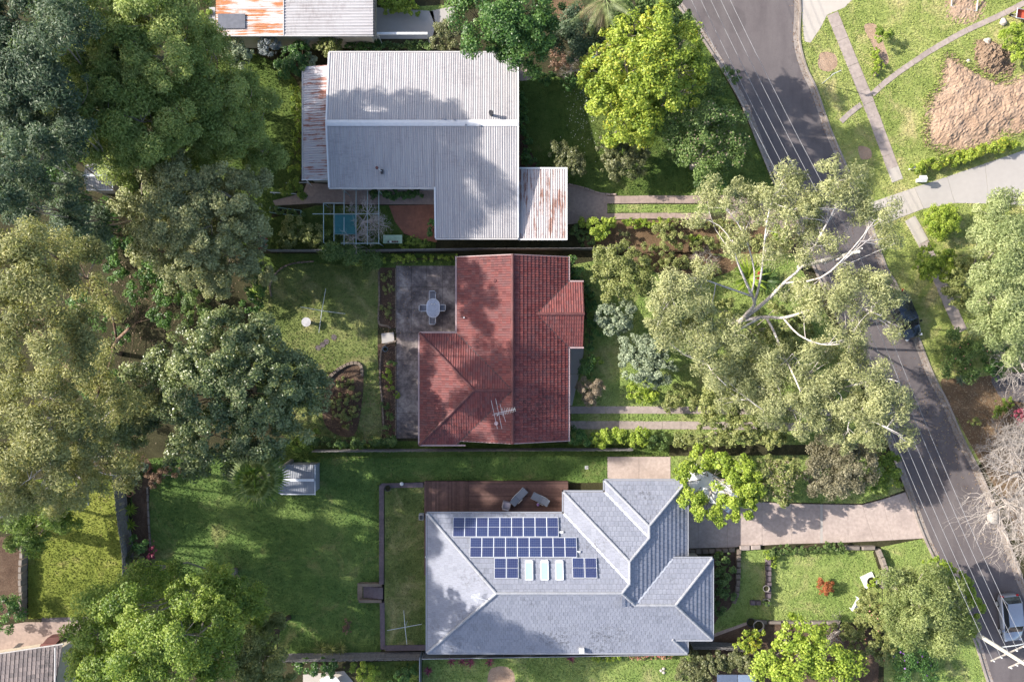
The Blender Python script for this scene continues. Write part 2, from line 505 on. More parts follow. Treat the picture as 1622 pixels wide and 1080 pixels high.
RW = spline([(900, -300), (1010, -100), (1069, 0), (1113, 60), (1170, 152), (1203, 230), (1228, 290), (1278, 396), (1328, 506), (1362, 590), (1400, 680), (1435, 770), (1465, 850), (1487, 896), (1515, 952), (1545, 1015), (1566, 1080), (1620, 1230), (1700, 1500)], 5)
RE = spline([(1180, -300), (1250, -100), (1265, 0), (1264, 62), (1275, 108), (1291, 142), (1311, 200), (1331, 247), (1350, 290), (1371, 335), (1400, 420), (1421, 457), (1455, 541), (1475, 592), (1497, 634), (1522, 692), (1552, 752), (1585, 830), (1612, 905), (1645, 985), (1680, 1080), (1730, 1230), (1800, 1500)], 5)
RWw, REw = PX(RW), PX(RE)
structure('road', MB().sheet(RWw + REw[::-1], 0.004), ASPHALT, 'grey asphalt street running past the front gardens')
for nm, line, sgn, lab in (('kerb', RWw, 1, 'concrete kerb along the west side of the street'), ('kerb', REw, -1, 'concrete kerb along the east side of the street')):
    d0, d1 = (-0.18, 0.0) if sgn > 0 else (0.18, 0.0)
    g0, g1 = (0.0, 0.42) if sgn > 0 else (0.0, -0.42)
    kr = thing(nm, lab, None, (*line[0], 0)); kr['kind'] = 'structure'
    kp = arc_points(line, 0.6)
    for q in range(0, len(kp) - 4, 4):
        if not -40 < kp[q][1] < 40: continue
        mb = MB()
        seg = kp[q:q + 5]
        tx, ty = seg[-1][0] - seg[-2][0], seg[-1][1] - seg[-2][1]
        l_ = hypot(tx, ty)
        seg = seg[:-1] + [(seg[-1][0] - tx / l_ * .018, seg[-1][1] - ty / l_ * .018)]
        ribbon(mb, seg, max(d0, d1), min(d0, d1), 0.0, 0.13 + random.uniform(-.006, .006))
        mb.build('kerb_stone', CONC_KERB, kr)
    mb = MB()
    ribbon(mb, line, max(g0, g1), min(g0, g1), None, 0.008)
    structure('gutter', mb, CONC_KERB, lab.replace('kerb', 'gutter pan'))

LAWNS = []
EXCL = []      # paved or bare areas that carry no grass blades
def lawn(name, pts, mat, label, z=0.008, smooth=True, blades=1.0):
    q = spline(pts, 5, True) if smooth else pts
    w = PX(q, z)
    structure(name, MB().sheet(w, z), mat, label)
    LAWNS.append((w, z, mat, blades))

# the east verge and front gardens over the road
structure('lawn', MB().sheet(offset_line(REw, 0.2)[:80] + PX([(1700, 640), (2100, 640), (2100, -300)]), 0.008), GR_VERGE, 'bright sunlit grass verge east of the street')
LAWNS.append((offset_line(REw, 0.2)[10:75] + PX([(1640, 600), (1640, -20)]), 0.008, GR_VERGE, 1.0))
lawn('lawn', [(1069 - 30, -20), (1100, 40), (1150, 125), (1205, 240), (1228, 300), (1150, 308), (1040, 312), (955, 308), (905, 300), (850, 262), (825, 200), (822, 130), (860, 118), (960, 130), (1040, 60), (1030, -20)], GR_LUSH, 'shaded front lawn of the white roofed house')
lawn('lawn', [(962, 324), (1150, 324), (1150, 337), (962, 337)], GR_FRONT, 'grass strip between the white house drive wheel tracks', 0.012, False)
lawn('lawn', [(905, 420), (1000, 402), (1255, 402), (1300, 480), (1345, 570), (1400, 700), (1300, 704), (905, 704)], GR_FRONT, 'shaded front lawn of the red tiled house', 0.008, False)
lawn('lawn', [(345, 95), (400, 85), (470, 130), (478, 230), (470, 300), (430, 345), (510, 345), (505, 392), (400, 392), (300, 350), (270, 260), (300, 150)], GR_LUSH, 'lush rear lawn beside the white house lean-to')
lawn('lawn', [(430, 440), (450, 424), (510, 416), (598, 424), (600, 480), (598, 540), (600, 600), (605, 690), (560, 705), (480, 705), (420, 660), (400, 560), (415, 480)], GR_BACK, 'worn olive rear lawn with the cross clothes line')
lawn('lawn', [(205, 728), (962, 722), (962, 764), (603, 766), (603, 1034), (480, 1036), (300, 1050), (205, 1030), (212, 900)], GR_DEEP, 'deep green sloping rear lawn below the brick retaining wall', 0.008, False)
lawn('lawn', [(45, 760), (190, 750), (203, 950), (205, 975), (120, 978), (45, 980)], GR_YEL, 'yellowish lawn left of the paling fence', 0.010, False)
lawn('lawn', [(1060, 722), (1380, 720), (1432, 776), (1400, 788), (1365, 797), (1230, 795), (1060, 775)], GR_FRONT, 'shaded verge under the trees above the wide driveway', 0.010, False)
lawn('lawn', [(1130, 872), (1380, 866), (1395, 912), (1400, 985), (1190, 984), (1128, 1010)], GR_FRONT, 'sunlit front lawn with the orange ball shrub', 0.010, False)
lawn('lawn', [(1395, 866), (1466, 852), (1490, 898), (1550, 1020), (1562, 1080), (1580, 1200), (1400, 1200), (1400, 985)], GR_FRONT, 'verge beside the street below the wide driveway', 0.012, False)
lawn('lawn', [(670, 1040), (1095, 1034), (1095, 1200), (670, 1200)], GR_FRONT, 'sunlit lawn strip behind the slate steel fence', 0.010, False)
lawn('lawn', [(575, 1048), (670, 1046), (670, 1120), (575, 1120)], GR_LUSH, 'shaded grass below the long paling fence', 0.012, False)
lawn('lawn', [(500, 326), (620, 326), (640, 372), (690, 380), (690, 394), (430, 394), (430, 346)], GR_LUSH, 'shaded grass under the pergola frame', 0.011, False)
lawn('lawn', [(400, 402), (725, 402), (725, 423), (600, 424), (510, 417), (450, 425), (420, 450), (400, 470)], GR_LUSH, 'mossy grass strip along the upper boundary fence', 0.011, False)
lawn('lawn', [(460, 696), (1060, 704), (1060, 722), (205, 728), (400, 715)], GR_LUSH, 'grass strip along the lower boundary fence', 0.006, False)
lawn('lawn', [(620, 12), (720, 8), (720, 20), (620, 22)], GR_FRONT, 'thin grass strip beside the top yard slab', 0.012, False)

def sheet(name, pts, mat, label, z=0.014, smooth=True, n=4):
    q = spline(pts, n, True) if smooth else pts
    EXCL.append(np.array(PX(q, z)))
    return structure(name, MB().sheet(PX(q, z), z), mat, label)

sheet('garden_bed', [(960, 352), (1060, 350), (1160, 352), (1250, 368), (1262, 398), (1110, 402), (960, 398), (925, 385)], BEDSOIL, 'dry orange soil bed along the white house drive')
sheet('garden_bed', [(1000, 403), (1120, 402), (1170, 420), (1120, 440), (1040, 432)], BEDSOIL, 'dry soil patch below the boundary line')
sheet('garden_bed', [(528, 590), (555, 575), (575, 585), (573, 640), (560, 690), (520, 680), (510, 640)], MULCH, 'brown rockery bed in the worn lawn')
sheet('garden_bed', [(600, 424), (626, 424), (626, 520), (600, 518)], MULCH, 'narrow weedy bed beside the patio', 0.016, False)
sheet('garden_bed', [(598, 545), (626, 545), (626, 694), (606, 694)], MULCH, 'narrow planted bed along the patio edge', 0.016, False)
sheet('garden_bed', [(212, 740), (240, 735), (236, 800), (240, 880), (238, 945), (212, 945)], MULCH, 'mulched bed along the paling fence', 0.016)
sheet('garden_bed', [(1126, 878), (1164, 870), (1162, 950), (1140, 975), (1126, 985)], MULCH, 'planted bed beside the grey house corner', 0.016)
sheet('garden_bed', [(1130, 1004), (1190, 984), (1350, 990), (1395, 1000), (1390, 1100), (1120, 1100)], MULCH, 'dark bed below the front lawn edging', 0.016, False)
sheet('garden_bed', [(820, 200), (850, 258), (860, 275), (820, 268)], MULCH, 'dark bed by the white house wall', 0.016, False)
sheet('garden_bed', [(1490, 606), (1530, 600), (1660, 600), (1700, 760), (1640, 880), (1592, 800), (1530, 690)], BEDSOIL, 'bare brown ground under the leafless trees', 0.018)
sheet('driveway', [(1575, 596), (1640, 590), (1700, 600), (1700, 640), (1600, 634), (1578, 618)], ASPHALT, 'dark driveway patch at the right edge', 0.022)
sheet('bare_patch', [(1300, 84), (1322, 86), (1326, 104), (1312, 114), (1296, 106)], DIRT, 'worn brown patch in the verge beside the sign', 0.012)
sheet('bare_patch', [(1360, 232), (1378, 236), (1380, 250), (1364, 252)], DIRT, 'small worn patch in the verge by the footpath', 0.012)
sheet('bare_patch', [(1368, 42), (1388, 40), (1400, 70), (1408, 98), (1396, 100), (1384, 76)], DIRT, 'earthy strip around the young shrub in the verge', 0.012)
sheet('bare_patch', [(776, 1060), (800, 1055), (814, 1066), (812, 1090), (776, 1090)], DIRT, 'dead brown patch in the lower lawn strip', 0.014)
sheet('bare_patch', [(850, 0), (905, -10), (925, 10), (920, 30), (895, 40), (870, 25)], BEDSOIL, 'brown soil between the top trees', 0.012)
sheet('paving', [(616, 326), (692, 324), (692, 384), (668, 380), (640, 370), (626, 352)], BRICK_RED, 'red paved court in the white house corner', 0.03, False)
sheet('path', [(432, 318), (480, 306), (486, 290), (522, 292), (560, 300), (690, 300), (690, 324), (620, 324), (560, 324), (500, 322), (436, 326)], CONC_PINK, 'pinkish concrete path behind the white house', 0.026, False)
sheet('yard_slab', [(594, 12), (686, 18), (690, 40), (684, 62), (594, 62)], CONC_GREY, 'grey concrete yard slab beside the top shed', 0.02, False)
sheet('path', [(680, 18), (720, 10), (720, 26), (690, 42)], CONC_GREY, 'grey concrete path beside the top lawn strip', 0.02, False)
sheet('path', [(818, 100), (832, 104), (846, 114), (842, 124), (832, 128), (820, 126)], CONC_PINK, 'curved tan paving end by the white house corner', 0.02)
sheet('driveway', [(896, 290), (925, 298), (962, 310), (962, 348), (930, 352), (896, 356)], CONC_PINK, 'pinkish driveway slab beside the carport', 0.02, False)
sheet('driveway', [(1150, 308), (1200, 318), (1238, 318), (1262, 366), (1220, 358), (1150, 350)], CONC_PINK, 'driveway crossover under the gum branches', 0.02, False)
sheet('crossover', [(1268, -60), (1400, -60), (1350, 0), (1338, 12), (1310, 24), (1300, 44), (1284, 68), (1274, 66), (1270, 20)], CONC_PALE, 'pale concrete crossover at the top of the street', 0.02, False)
sheet('gravel', [(66, 978), (156, 976), (152, 992), (120, 998), (66, 996)], ASPHALT, 'dark gravel strip above the dark tiled house', 0.014, False)
sheet('paving', [(-60, 1000), (40, 985), (135, 984), (125, 1000), (100, 1024), (-60, 1050)], CONC_PINK, 'beige paving along the dark tiled house', 0.02, False)
sheet('gravel', [(-60, 850), (38, 850), (40, 975), (-60, 1000)], MULCH, 'dark mulch left of the low wall', 0.012, False)
sheet('paving', [(480, 1068), (545, 1062), (560, 1080), (560, 1130), (480, 1130)], CONC_PALE, 'pale paving below the long paling fence', 0.02, False)
sheet('path', [(1125, 1005), (1190, 982), (1192, 986), (1127, 1010)], CONC_PINK, 'thin diagonal edging path by the grey house', 0.03, False)

# footpath of single slabs
def slab_path(name, label, line, width, step, mat, gap=0.018, z=0.045, jit=0.012, pale=()):
    pts = arc_points(PX(spline(line, 6)), step)
    root = thing(name, label, None, (pts[0][0], pts[0][1], 0))
    root['kind'] = 'structure'
    for i in range(len(pts) - 1):
        (x0, y0), (x1, y1) = pts[i], pts[i + 1]
        l = hypot(x1 - x0, y1 - y0)
        nx_, ny_ = -(y1 - y0) / l * width * .5, (x1 - x0) / l * width * .5
        EXCL.append(np.array([(x0 + nx_, y0 + ny_), (x1 + nx_, y1 + ny_), (x1 - nx_, y1 - ny_), (x0 - nx_, y0 - ny_)]))
        mb = MB()
        mb.box(((x0 + x1) / 2 + random.uniform(-jit, jit), (y0 + y1) / 2 + random.uniform(-jit, jit), z / 2 + random.uniform(0, 0.008)), (l - gap, width, z), atan2(y1 - y0, x1 - x0))
        mb.build('slab', CONC_PALE if i in pale else mat, root)
    return root
slab_path('footpath', 'concrete footpath crossing the east verge in square slabs', [(1318, 22), (1345, 88), (1371, 152), (1399, 226), (1427, 302)], 1.05, 1.25, CONC_PATH, pale=(12, 13))
slab_path('footpath', 'lower concrete footpath running below the pale crossover', [(1441, 346), (1466, 392), (1498, 468), (1528, 536)], 1.05, 1.25, CONC_PATH, pale=(0, 1))
slab_path('garden_path', 'narrow curving concrete path through the far garden', [(1381, 150), (1408, 126), (1440, 103), (1480, 77), (1510, 60), (1545, 42), (1585, 24), (1640, -4)], 0.5, 0.95, CONC_PATH, jit=0.02)
slab_path('garden_path', 'short narrow path from the footpath to the kerb', [(1364, 166), (1344, 181), (1322, 202)], 0.48, 0.8, CONC_PATH, jit=0.02)
slab_path('drive_strip', 'upper concrete wheel track of the white house drive', [(956, 317), (1030, 316), (1152, 316)], 0.68, 1.6, CONC_PINK)
slab_path('drive_strip', 'lower concrete wheel track of the white house drive', [(958, 343), (1030, 342), (1152, 343)], 0.52, 1.6, CONC_PINK)
slab_path('drive_strip', 'upper concrete wheel track of the red house drive', [(900, 649), (1010, 649), (1150, 650), (1330, 653)], 0.66, 1.7, CONC_PATH)
slab_path('drive_strip', 'lower concrete wheel track of the red house drive', [(900, 673), (1010, 673), (1150, 674), (1345, 677)], 0.72, 1.7, CONC_PATH)

def slab_field(name, label, polys, mat, z=0.04, shrink=0.012):
    root = thing(name, label, None, W(*polys[0][0]))
    root['kind'] = 'structure'
    for k, p in enumerate(polys):
        w = PX(p)
        EXCL.append(np.array(w))
        cx = sum(q[0] for q in w) / len(w); cy = sum(q[1] for q in w) / len(w)
        q = []
        for a in w:
            d = hypot(a[0] - cx, a[1] - cy)
            f = 1 - shrink * 1.4 / d
            q.append((cx + (a[0] - cx) * f, cy + (a[1] - cy) * f))
        m = mat[k % len(mat)] if isinstance(mat, (list, tuple)) else mat
        MB().prism(q, 0.0, z + random.uniform(0, 0.006)).build('slab', m, root)
    return root
top = lambda x: np.interp(x, [1060, 1160, 1230, 1365, 1400, 1436], [778, 790, 797, 799, 790, 778])
bot = lambda x: np.interp(x, [1060, 1100, 1180, 1220, 1360, 1466], [869, 868, 866, 862, 858, 852])
xs = [(1060, 1060), (1106, 1106), (1152, 1152), (1207, 1207), (1254, 1254), (1299, 1299), (1303, 1303), (1343, 1343), (1365, 1384), (1397, 1414), (1434, 1464)]
pl = []
for (a, b), (c, d) in zip(xs[:-1], xs[1:]):
    pl.append([(a, top(a)), (c, top(c)), (d, bot(d)), (b, bot(b))])
slab_field('driveway', 'wide pinkish concrete driveway of the grey house in large slabs', pl, [CONC_DRIVE] * 5 + [CONC_GREY] + [CONC_DRIVE] * 4)
slab_field('driveway', 'concrete parking pad behind the grey house garage', [[(962, 723), (1012, 723), (1012, 785), (962, 785)], [(1012, 723), (1062, 723), (1062, 785), (1012, 785)]], CONC_DRIVE)
slab_field('crossover', 'bright new concrete crossover on the east verge', [[(1376, 322), (1402, 313), (1424, 346), (1396, 357)], [(1402, 313), (1448, 297), (1463, 331), (1424, 346)]], CONC_PALE)
slab_field('driveway', 'pale grey driveway leading to the right edge', [[(1448, 297), (1500, 280), (1512, 322), (1463, 331)], [(1500, 280), (1560, 259), (1566, 323), (1512, 322)], [(1560, 259), (1700, 212), (1700, 330), (1566, 323)]], CONC_GREY)
P = []
gx = [627, 652, 676, 701, 740]
gy = [421, 455, 490, 528]
for i in range(4):
    for j in range(3):
        P.append([(gx[i], gy[j]), (gx[i + 1], gy[j]), (gx[i + 1], gy[j + 1]), (gx[i], gy[j + 1])])
for a, b in ((528, 570), (570, 612), (612, 654), (654, 694)):
    P.append([(628, a), (680, a), (680, b), (628, b)])
slab_field('patio', 'stained dark concrete patio behind the red tiled house', P, CONC_OLD, 0.06)
slab_field('step', 'short concrete step from the patio to the worn lawn', [[(604, 528), (624, 526), (625, 542), (605, 544)]], CONC_GREY, 0.1)
slab_field('porch_slab', 'pale concrete porch slab on the street side of the red house', [[(880, 545), (926, 548), (917, 592), (880, 592)], [(880, 592), (917, 592), (906, 642), (880, 642)]], CONC_GREY, 0.3)

# bare earth and the rubble heap over the road
def mound(name, label, outline, hgt, mat, res=0.28, rough=0.35, seed=3, cat='mound'):
    w = PX(spline(outline, 4, True))
    A = np.array(w)
    x0, y0 = A.min(0) - 0.3; x1, y1 = A.max(0) + 0.3
    nx, ny = int((x1 - x0) / res) + 2, int((y1 - y0) / res) + 2
    X, Y = np.meshgrid(np.linspace(x0, x1, nx), np.linspace(y0, y1, ny))
    P = np.stack([X.ravel(), Y.ravel()], 1)
    ins = inside(P, A)
    d = np.full(len(P), 1e9)
    for i in range(len(A)):
        a, b = A[i], A[(i + 1) % len(A)]
        ab = b - a
        t = np.clip(((P - a) @ ab) / (ab @ ab + 1e-9), 0, 1)
        d = np.minimum(d, np.hypot(*(P - a - t[:, None] * ab).T))
    d = np.where(ins, d, -d)
    r = np.random.default_rng(seed)
    nz = np.zeros(len(P))
    for f, amp in ((0.45, .8), (1.0, .6), (2.2, .4), (4.5, .28)):
        gx_, gy_ = int((x1 - x0) * f) + 3, int((y1 - y0) * f) + 3
        G_ = r.normal(size=(gy_, gx_))
        u_, v_ = (P[:, 0] - x0) * f, (P[:, 1] - y0) * f
        i_, j_ = u_.astype(int), v_.astype(int)
        fu, fv = u_ - i_, v_ - j_
        fu, fv = fu * fu * (3 - 2 * fu), fv * fv * (3 - 2 * fv)
        nz += amp * .5 * (G_[j_, i_] * (1 - fu) * (1 - fv) + G_[j_, i_ + 1] * fu * (1 - fv) + G_[j_ + 1, i_] * (1 - fu) * fv + G_[j_ + 1, i_ + 1] * fu * fv)
    z = np.clip(d / 1.6, -0.6, 1.0) * hgt + rough * nz * np.clip(d / 0.8, 0, 1) + 0.02
    z += r.normal(0, 0.03 if hgt < .5 else .09, len(P))
    v = np.column_stack([P, z])
    f = []
    for j in range(ny - 1):
        for i in range(nx - 1):
            q = (j * nx + i, j * nx + i + 1, (j + 1) * nx + i + 1, (j + 1) * nx + i)
            if max(d[list(q)]) > -0.35: f.append(q)
    mb = MB(); mb.v = [tuple(p) for p in v]; mb.f = f
    o = mb.build(name, mat)
    return o

def inside(P, A):
    c = np.zeros(len(P), bool)
    j = len(A) - 1
    for i in range(len(A)):
        yi, yj = A[i][1], A[j][1]
        m = ((yi > P[:, 1]) != (yj > P[:, 1])) & (P[:, 0] < (A[j][0] - A[i][0]) * (P[:, 1] - yi) / (yj - yi + 1e-12) + A[i][0])
        c ^= m
        j = i
    return c

o = mound('bare_earth', '', [(1497, 93), (1510, 90), (1528, 104), (1560, 122), (1600, 128), (1660, 110), (1680, 200), (1606, 214), (1580, 224), (1530, 240), (1490, 238), (1468, 225), (1466, 195), (1472, 160), (1490, 130)], 0.28, DIRT, 0.16, 0.2)
o['kind'] = 'structure'; o['label'] = 'large bare patch of raked sandy earth in the far garden'
o = mound('rubble_heap', '', [(1546, 70), (1562, 64), (1582, 70), (1600, 88), (1606, 108), (1596, 122), (1570, 120), (1548, 104)], 0.9, soil_mat('rubble', (0.14, 0.095, 0.065), (0.24, 0.17, 0.12), (0.36, 0.28, 0.22), 1.5, 1.0), 0.1, 0.5, 5)
tag(o, 'brown rubble and earth heap above the raked bare patch', 'heap')
o = mound('bare_earth', '', [(1504, -20), (1552, -20), (1556, 16), (1548, 30), (1525, 34), (1506, 24)], 0.12, DIRT, 0.16, 0.1, 9)
o['kind'] = 'structure'; o['label'] = 'trodden earth around the goal frame at the top edge'
# ------------------------------------------------------------------ roofs
def clip_bm(bm, poly):
    """keep what lies inside a convex plan polygon"""
    n = len(poly)
    a = sum(poly[i][0] * poly[(i + 1) % n][1] - poly[(i + 1) % n][0] * poly[i][1] for i in range(n))
    if a < 0: poly = poly[::-1]
    for i in range(n):
        p, q = poly[i], poly[(i + 1) % n]
        d = Vector((q[0] - p[0], q[1] - p[1], 0))
        if d.length < 1e-6: continue
        no = Vector((d.y, -d.x, 0)).normalized()
        bmesh.ops.bisect_plane(bm, geom=bm.verts[:] + bm.edges[:] + bm.faces[:], plane_co=Vector((p[0], p[1], 0)), plane_no=no, clear_outer=True, dist=1e-5)

def tile_facet(poly, eave, up, t, ze, mat, parent, style='flat', course=0.33, wide=0.30, name='roof_tiles', step=0.055, edge=None):
    """one roof slope laid tile by tile; eave = a point on the eave, up = plan direction up the slope"""
    u = (up[1], -up[0])
    V = [(p[0] - eave[0]) * up[0] + (p[1] - eave[1]) * up[1] for p in poly]
    U = [(p[0] - eave[0]) * u[0] + (p[1] - eave[1]) * u[1] for p in poly]
    i0, i1 = math.floor(min(V) / course), math.ceil(max(V) / course)
    j0, j1 = math.floor(min(U) / wide) - 1, math.ceil(max(U) / wide) + 1
    prof = [(0.0, 0.0), (1.0, 0.0)] if style == 'flat' else [(0.0, 0.030), (0.13, 0.042), (0.27, 0.030), (0.36, 0.0), (1.0, 0.0)]
    vs, fs = [], []
    rr = random.Random(int(abs(eave[0] * 100 + eave[1] * 37)) + len(poly))
    for i in range(i0, i1):
        v0, v1 = i * course - 0.02, (i + 1) * course
        sh = (i % 2) * wide * 0.5 if style == 'flat' else 0.0
        for j in range(j0, j1):
            dz = rr.uniform(-0.004, 0.004)
            k0 = len(vs)
            m = len(prof)
            for (fu, fz) in prof:
                uu = j * wide + sh + fu * (wide - 0.018)
                for vv, hh in ((v0, step), (v1, 0.004)):
                    vs.append((eave[0] + u[0] * uu + up[0] * vv, eave[1] + u[1] * uu + up[1] * vv, ze + t * vv + hh + fz + dz))
                vs.append((eave[0] + u[0] * uu + up[0] * v0, eave[1] + u[1] * uu + up[1] * v0, ze + t * v0 + dz - 0.01))
            for a in range(m - 1):
                p = k0 + a * 3
                fs.append((p, p + 3, p + 4, p + 1))
                fs.append((p, p + 2, p + 5, p + 3))
    bm = bmesh.new()
    bv = [bm.verts.new(p) for p in vs]
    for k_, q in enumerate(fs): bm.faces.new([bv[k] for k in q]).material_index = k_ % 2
    clip_bm(bm, poly)
    # a closed deck under the tiles
    dv = [bm.verts.new((p[0], p[1], ze + t * v - 0.03)) for p, v in zip(poly, V)]
    bm.faces.new(dv).material_index = 1
    me = bpy.data.meshes.new(name)
    bm.to_mesh(me); bm.free()
    me.materials.append(mat)
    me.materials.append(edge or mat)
    return link(name, me, parent, kind='stuff')

def ridge_caps(pts, mat, parent, name='ridge_caps', seg=0.4, r=0.13):
    """overlapping half-round caps along a ridge or hip"""
    a, b = Vector(pts[0]), Vector(pts[1])
    n = max(1, round((b - a).length / seg))
    mb = MB()
    for i in range(n):
        p = a.lerp(b, i / n); q = a.lerp(b, (i + 1.08) / n)
        mb.tube([p + Vector((0, 0, 0.012 * (i % 2))), q + Vector((0, 0, 0.012 * (i % 2)))], [r * 1.05, r * 0.92], 8)
    return mb.build(name, mat, parent, smooth=False)

def gutter(pts, mat, parent, d=(0.12, 0.12), name='gutter'):
    mb = MB()
    for a, b in zip(pts[:-1], pts[1:]):
        a, b = Vector(a), Vector(b)
        l = (b - a).length
        m = (a + b) / 2
        mb.box((m.x, m.y, m.z), (l + d[0], d[0], d[1]), atan2((b - a).y, (b - a).x))
    return mb.build(name, mat, parent)

def walls(rects, z1, mat, parent, name='wall'):
    for (x0, y0, x1, y1) in rects:
        MB().box(((x0 + x1) / 2, (y0 + y1) / 2, z1 / 2), (abs(x1 - x0), abs(y1 - y0), z1)).build(name, mat, parent)

def window(c, w, h, nx, ny, parent):
    """a framed window standing 3 cm proud of a wall that faces (nx, ny)"""
    rz = atan2(ny, nx) + pi / 2
    mb = MB()
    for s in (-1, 1):
        mb.box((c[0] + cos(rz) * s * w / 2, c[1] + sin(rz) * s * w / 2, c[2]), (0.07, 0.1, h), rz)
        mb.box((c[0], c[1], c[2] + s * h / 2), (w + 0.07, 0.1, 0.07), rz)
    mb.box(c, (0.05, 0.09, h), rz)
    f = mb.build('window', WHITE_PAINT, parent)
    MB().box(c, (w - 0.04, 0.05, h - 0.04), rz).build('pane', GLASS_DK, f)

def corr_sheet(width, length, pitch=0.19, amp=0.026, name='roof_sheet'):
    """one corrugated sheet: x across the ribs, y along them"""
    n = int(round(width / pitch)) * 4
    v, f = [], []
    for i in range(n + 1):
        x = width * i / n
        z = amp * sin(2 * pi * i / 4 + 0.4)
        for y in (0, length * 0.5, length):
            v.append((x, y, z))
    for i in range(n):
        for k in range(2):
            f.append((i * 3 + k, (i + 1) * 3 + k, (i + 1) * 3 + k + 1, i * 3 + k + 1))
    return v, f

def sheet_roof(parent, origin, udir, vdir, width, length, rise, mat, sheet_w=0.76, pitch=0.19, amp=0.026):
    """sheets side by side from origin along udir, each running up vdir and rising by rise"""
    n = max(1, round(width / sheet_w))
    sw = width / n
    v, f = corr_sheet(sw + 0.02, hypot(length, rise), pitch, amp)
    me = bpy.data.meshes.new('roof_sheet')
    me.from_pydata(v, [], f)
    me.polygons.foreach_set('use_smooth', [True] * len(me.polygons))
    me.materials.append(mat)
    u = Vector((udir[0], udir[1], 0)).normalized()
    w = (Vector((vdir[0], vdir[1], 0)).normalized() * length + Vector((0, 0, rise))).normalized()
    nn = u.cross(w)
    if nn.z < 0: nn = -nn
    for i in range(n):
        p = Vector(origin) + u * sw * i + Vector((0, 0, 0.004 * (i % 2) + random.uniform(0, 0.004)))
        o = link('roof_sheet', me, parent)
        m = Matrix((u, w, nn)).transposed().to_4x4()
        m.translation = p
        o.matrix_basis = m

# ---- red tiled house
T = tan(radians(22))
ZE = 3.0
house = thing('tiled_house', 'house with a red tiled roof in the middle of the picture', 'house', (0, 0, 0))
xe, xw, yn, ys = 4.87, -4.77, 7.29, -8.65           # main gable block
xm = (xe + xw) / 2
zr = ZE + T * (xe - xm)
wx, wn, wsy = -8.0, 0.66, -8.96                    # west wing with a hip end
wh = (wn - wsy) / 2
wm = (wn + wsy) / 2
zw = ZE + T * wh
bx, bn, bs = 6.16, 5.09, -0.49                      # street bay
bh = (bn - bs) / 2
bmid = (bn + bs) / 2
zb = ZE + T * bh
bxi = xe - bh
EDGE_RED = plain('shadow_red_tile_edge', (0.05, 0.022, 0.022), 0.8)  # darker tile fronts: the shadow line of each course, painted as colour
EDGE_GREY = plain('shadow_grey_tile_edge', (0.16, 0.168, 0.195), 0.8)  # painted course shadow for the grey tiles
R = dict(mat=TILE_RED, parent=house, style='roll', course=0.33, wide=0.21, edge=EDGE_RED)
# main east slope, cut where the bay valleys are
tile_facet([(xe, yn), (xm, yn), (xm, bn), (xe, bn)], (xe, 0), (-1, 0), T, ZE, **R)
tile_facet([(xe, bn), (xm, bn), (xm, bmid), (bxi, bmid)], (xe, 0), (-1, 0), T, ZE, **R)
tile_facet([(bxi, bmid), (xm, bmid), (xm, bs), (xe, bs)], (xe, 0), (-1, 0), T, ZE, **R)
tile_facet([(xe, bs), (xm, bs), (xm, ys), (xe, ys)], (xe, 0), (-1, 0), T, ZE, **R)
# main west slope, cut where the wing valleys are
tile_facet([(xw, yn), (xm, yn), (xm, wn), (xw, wn)], (xw, 0), (1, 0), T, ZE, **R)
tile_facet([(xw, wn), (xm, wn), (xm, wn - (xm - xw))], (xw, 0), (1, 0), T, ZE, **R)
tile_facet([(xm, wsy + (xm - xw)), (xm, ys), (xw - wsy + ys, ys)], (xw, 0), (1, 0), T, ZE, **R)
# wing: hip end, north and south slopes
hx = wx + wh
tile_facet([(wx, wn), (hx, wm), (wx, wsy)], (wx, 0), (1, 0), T, ZE, **R)
tile_facet([(wx, wn), (xw, wn), (xw + wh, wm), (hx, wm)], (0, wn), (0, -1), T, ZE, **R)
tile_facet([(wx, wsy), (xw, wsy), (xw + wh, wm), (hx, wm)], (0, wsy), (0, 1), T, ZE, **R)
# bay
tile_facet([(bx, bn), (xe, bn), (bxi, bmid), (bx, bmid)], (0, bn), (0, -1), T, ZE, **R)
tile_facet([(bx, bs), (xe, bs), (bxi, bmid), (bx, bmid)], (0, bs), (0, 1), T, ZE, **R)
for a, b in (((xm, yn, zr), (xm, ys, zr)), ((hx, wm, zw), (xm - 0.1, wm, zw)), ((wx, wn, ZE), (hx, wm, zw)), ((wx, wsy, ZE), (hx, wm, zw)), ((bxi, bmid, zb), (bx, bmid, zb))):
    ridge_caps(((a[0], a[1], a[2] + 0.03), (b[0], b[1], b[2] + 0.03)), TILE_CAP, house)
valley = plain('dark_valley_tin', (0.06, 0.04, 0.042), 0.6)
for a, b in (((xw, wn, ZE), (xw + wh, wm, zw)), ((xw, wsy, ZE), (xw + wh, wm, zw)), ((xe, bn, ZE), (bxi, bmid, zb)), ((xe, bs, ZE), (bxi, bmid, zb))):
    a, b = Vector(a), Vector(b)
    d = (b - a).normalized(); s = Vector((-d.y, d.x, 0)).normalized() * 0.05
    z = Vector((0, 0, 0.055))
    MB().add([a + s + z, b + s + z, b - s + z, a - s + z], [(0, 1, 2, 3)]).build('valley_gutter', valley, house)
g = 0.09
gutter([(xe + g, yn, ZE - .05), (xe + g, bn, ZE - .05)], GUTTER_RED, house)
gutter([(xe + g, bs, ZE - .05), (xe + g, ys, ZE - .05)], GUTTER_RED, house)
gutter([(bx, bn + g, ZE - .05), (xe + .15, bn + g, ZE - .05)], GUTTER_RED, house)
gutter([(bx, bs - g, ZE - .05), (xe + .15, bs - g, ZE - .05)], GUTTER_RED, house)
gutter([(xw - g, yn, ZE - .05), (xw - g, wn + .15, ZE - .05)], GUTTER_RED, house)
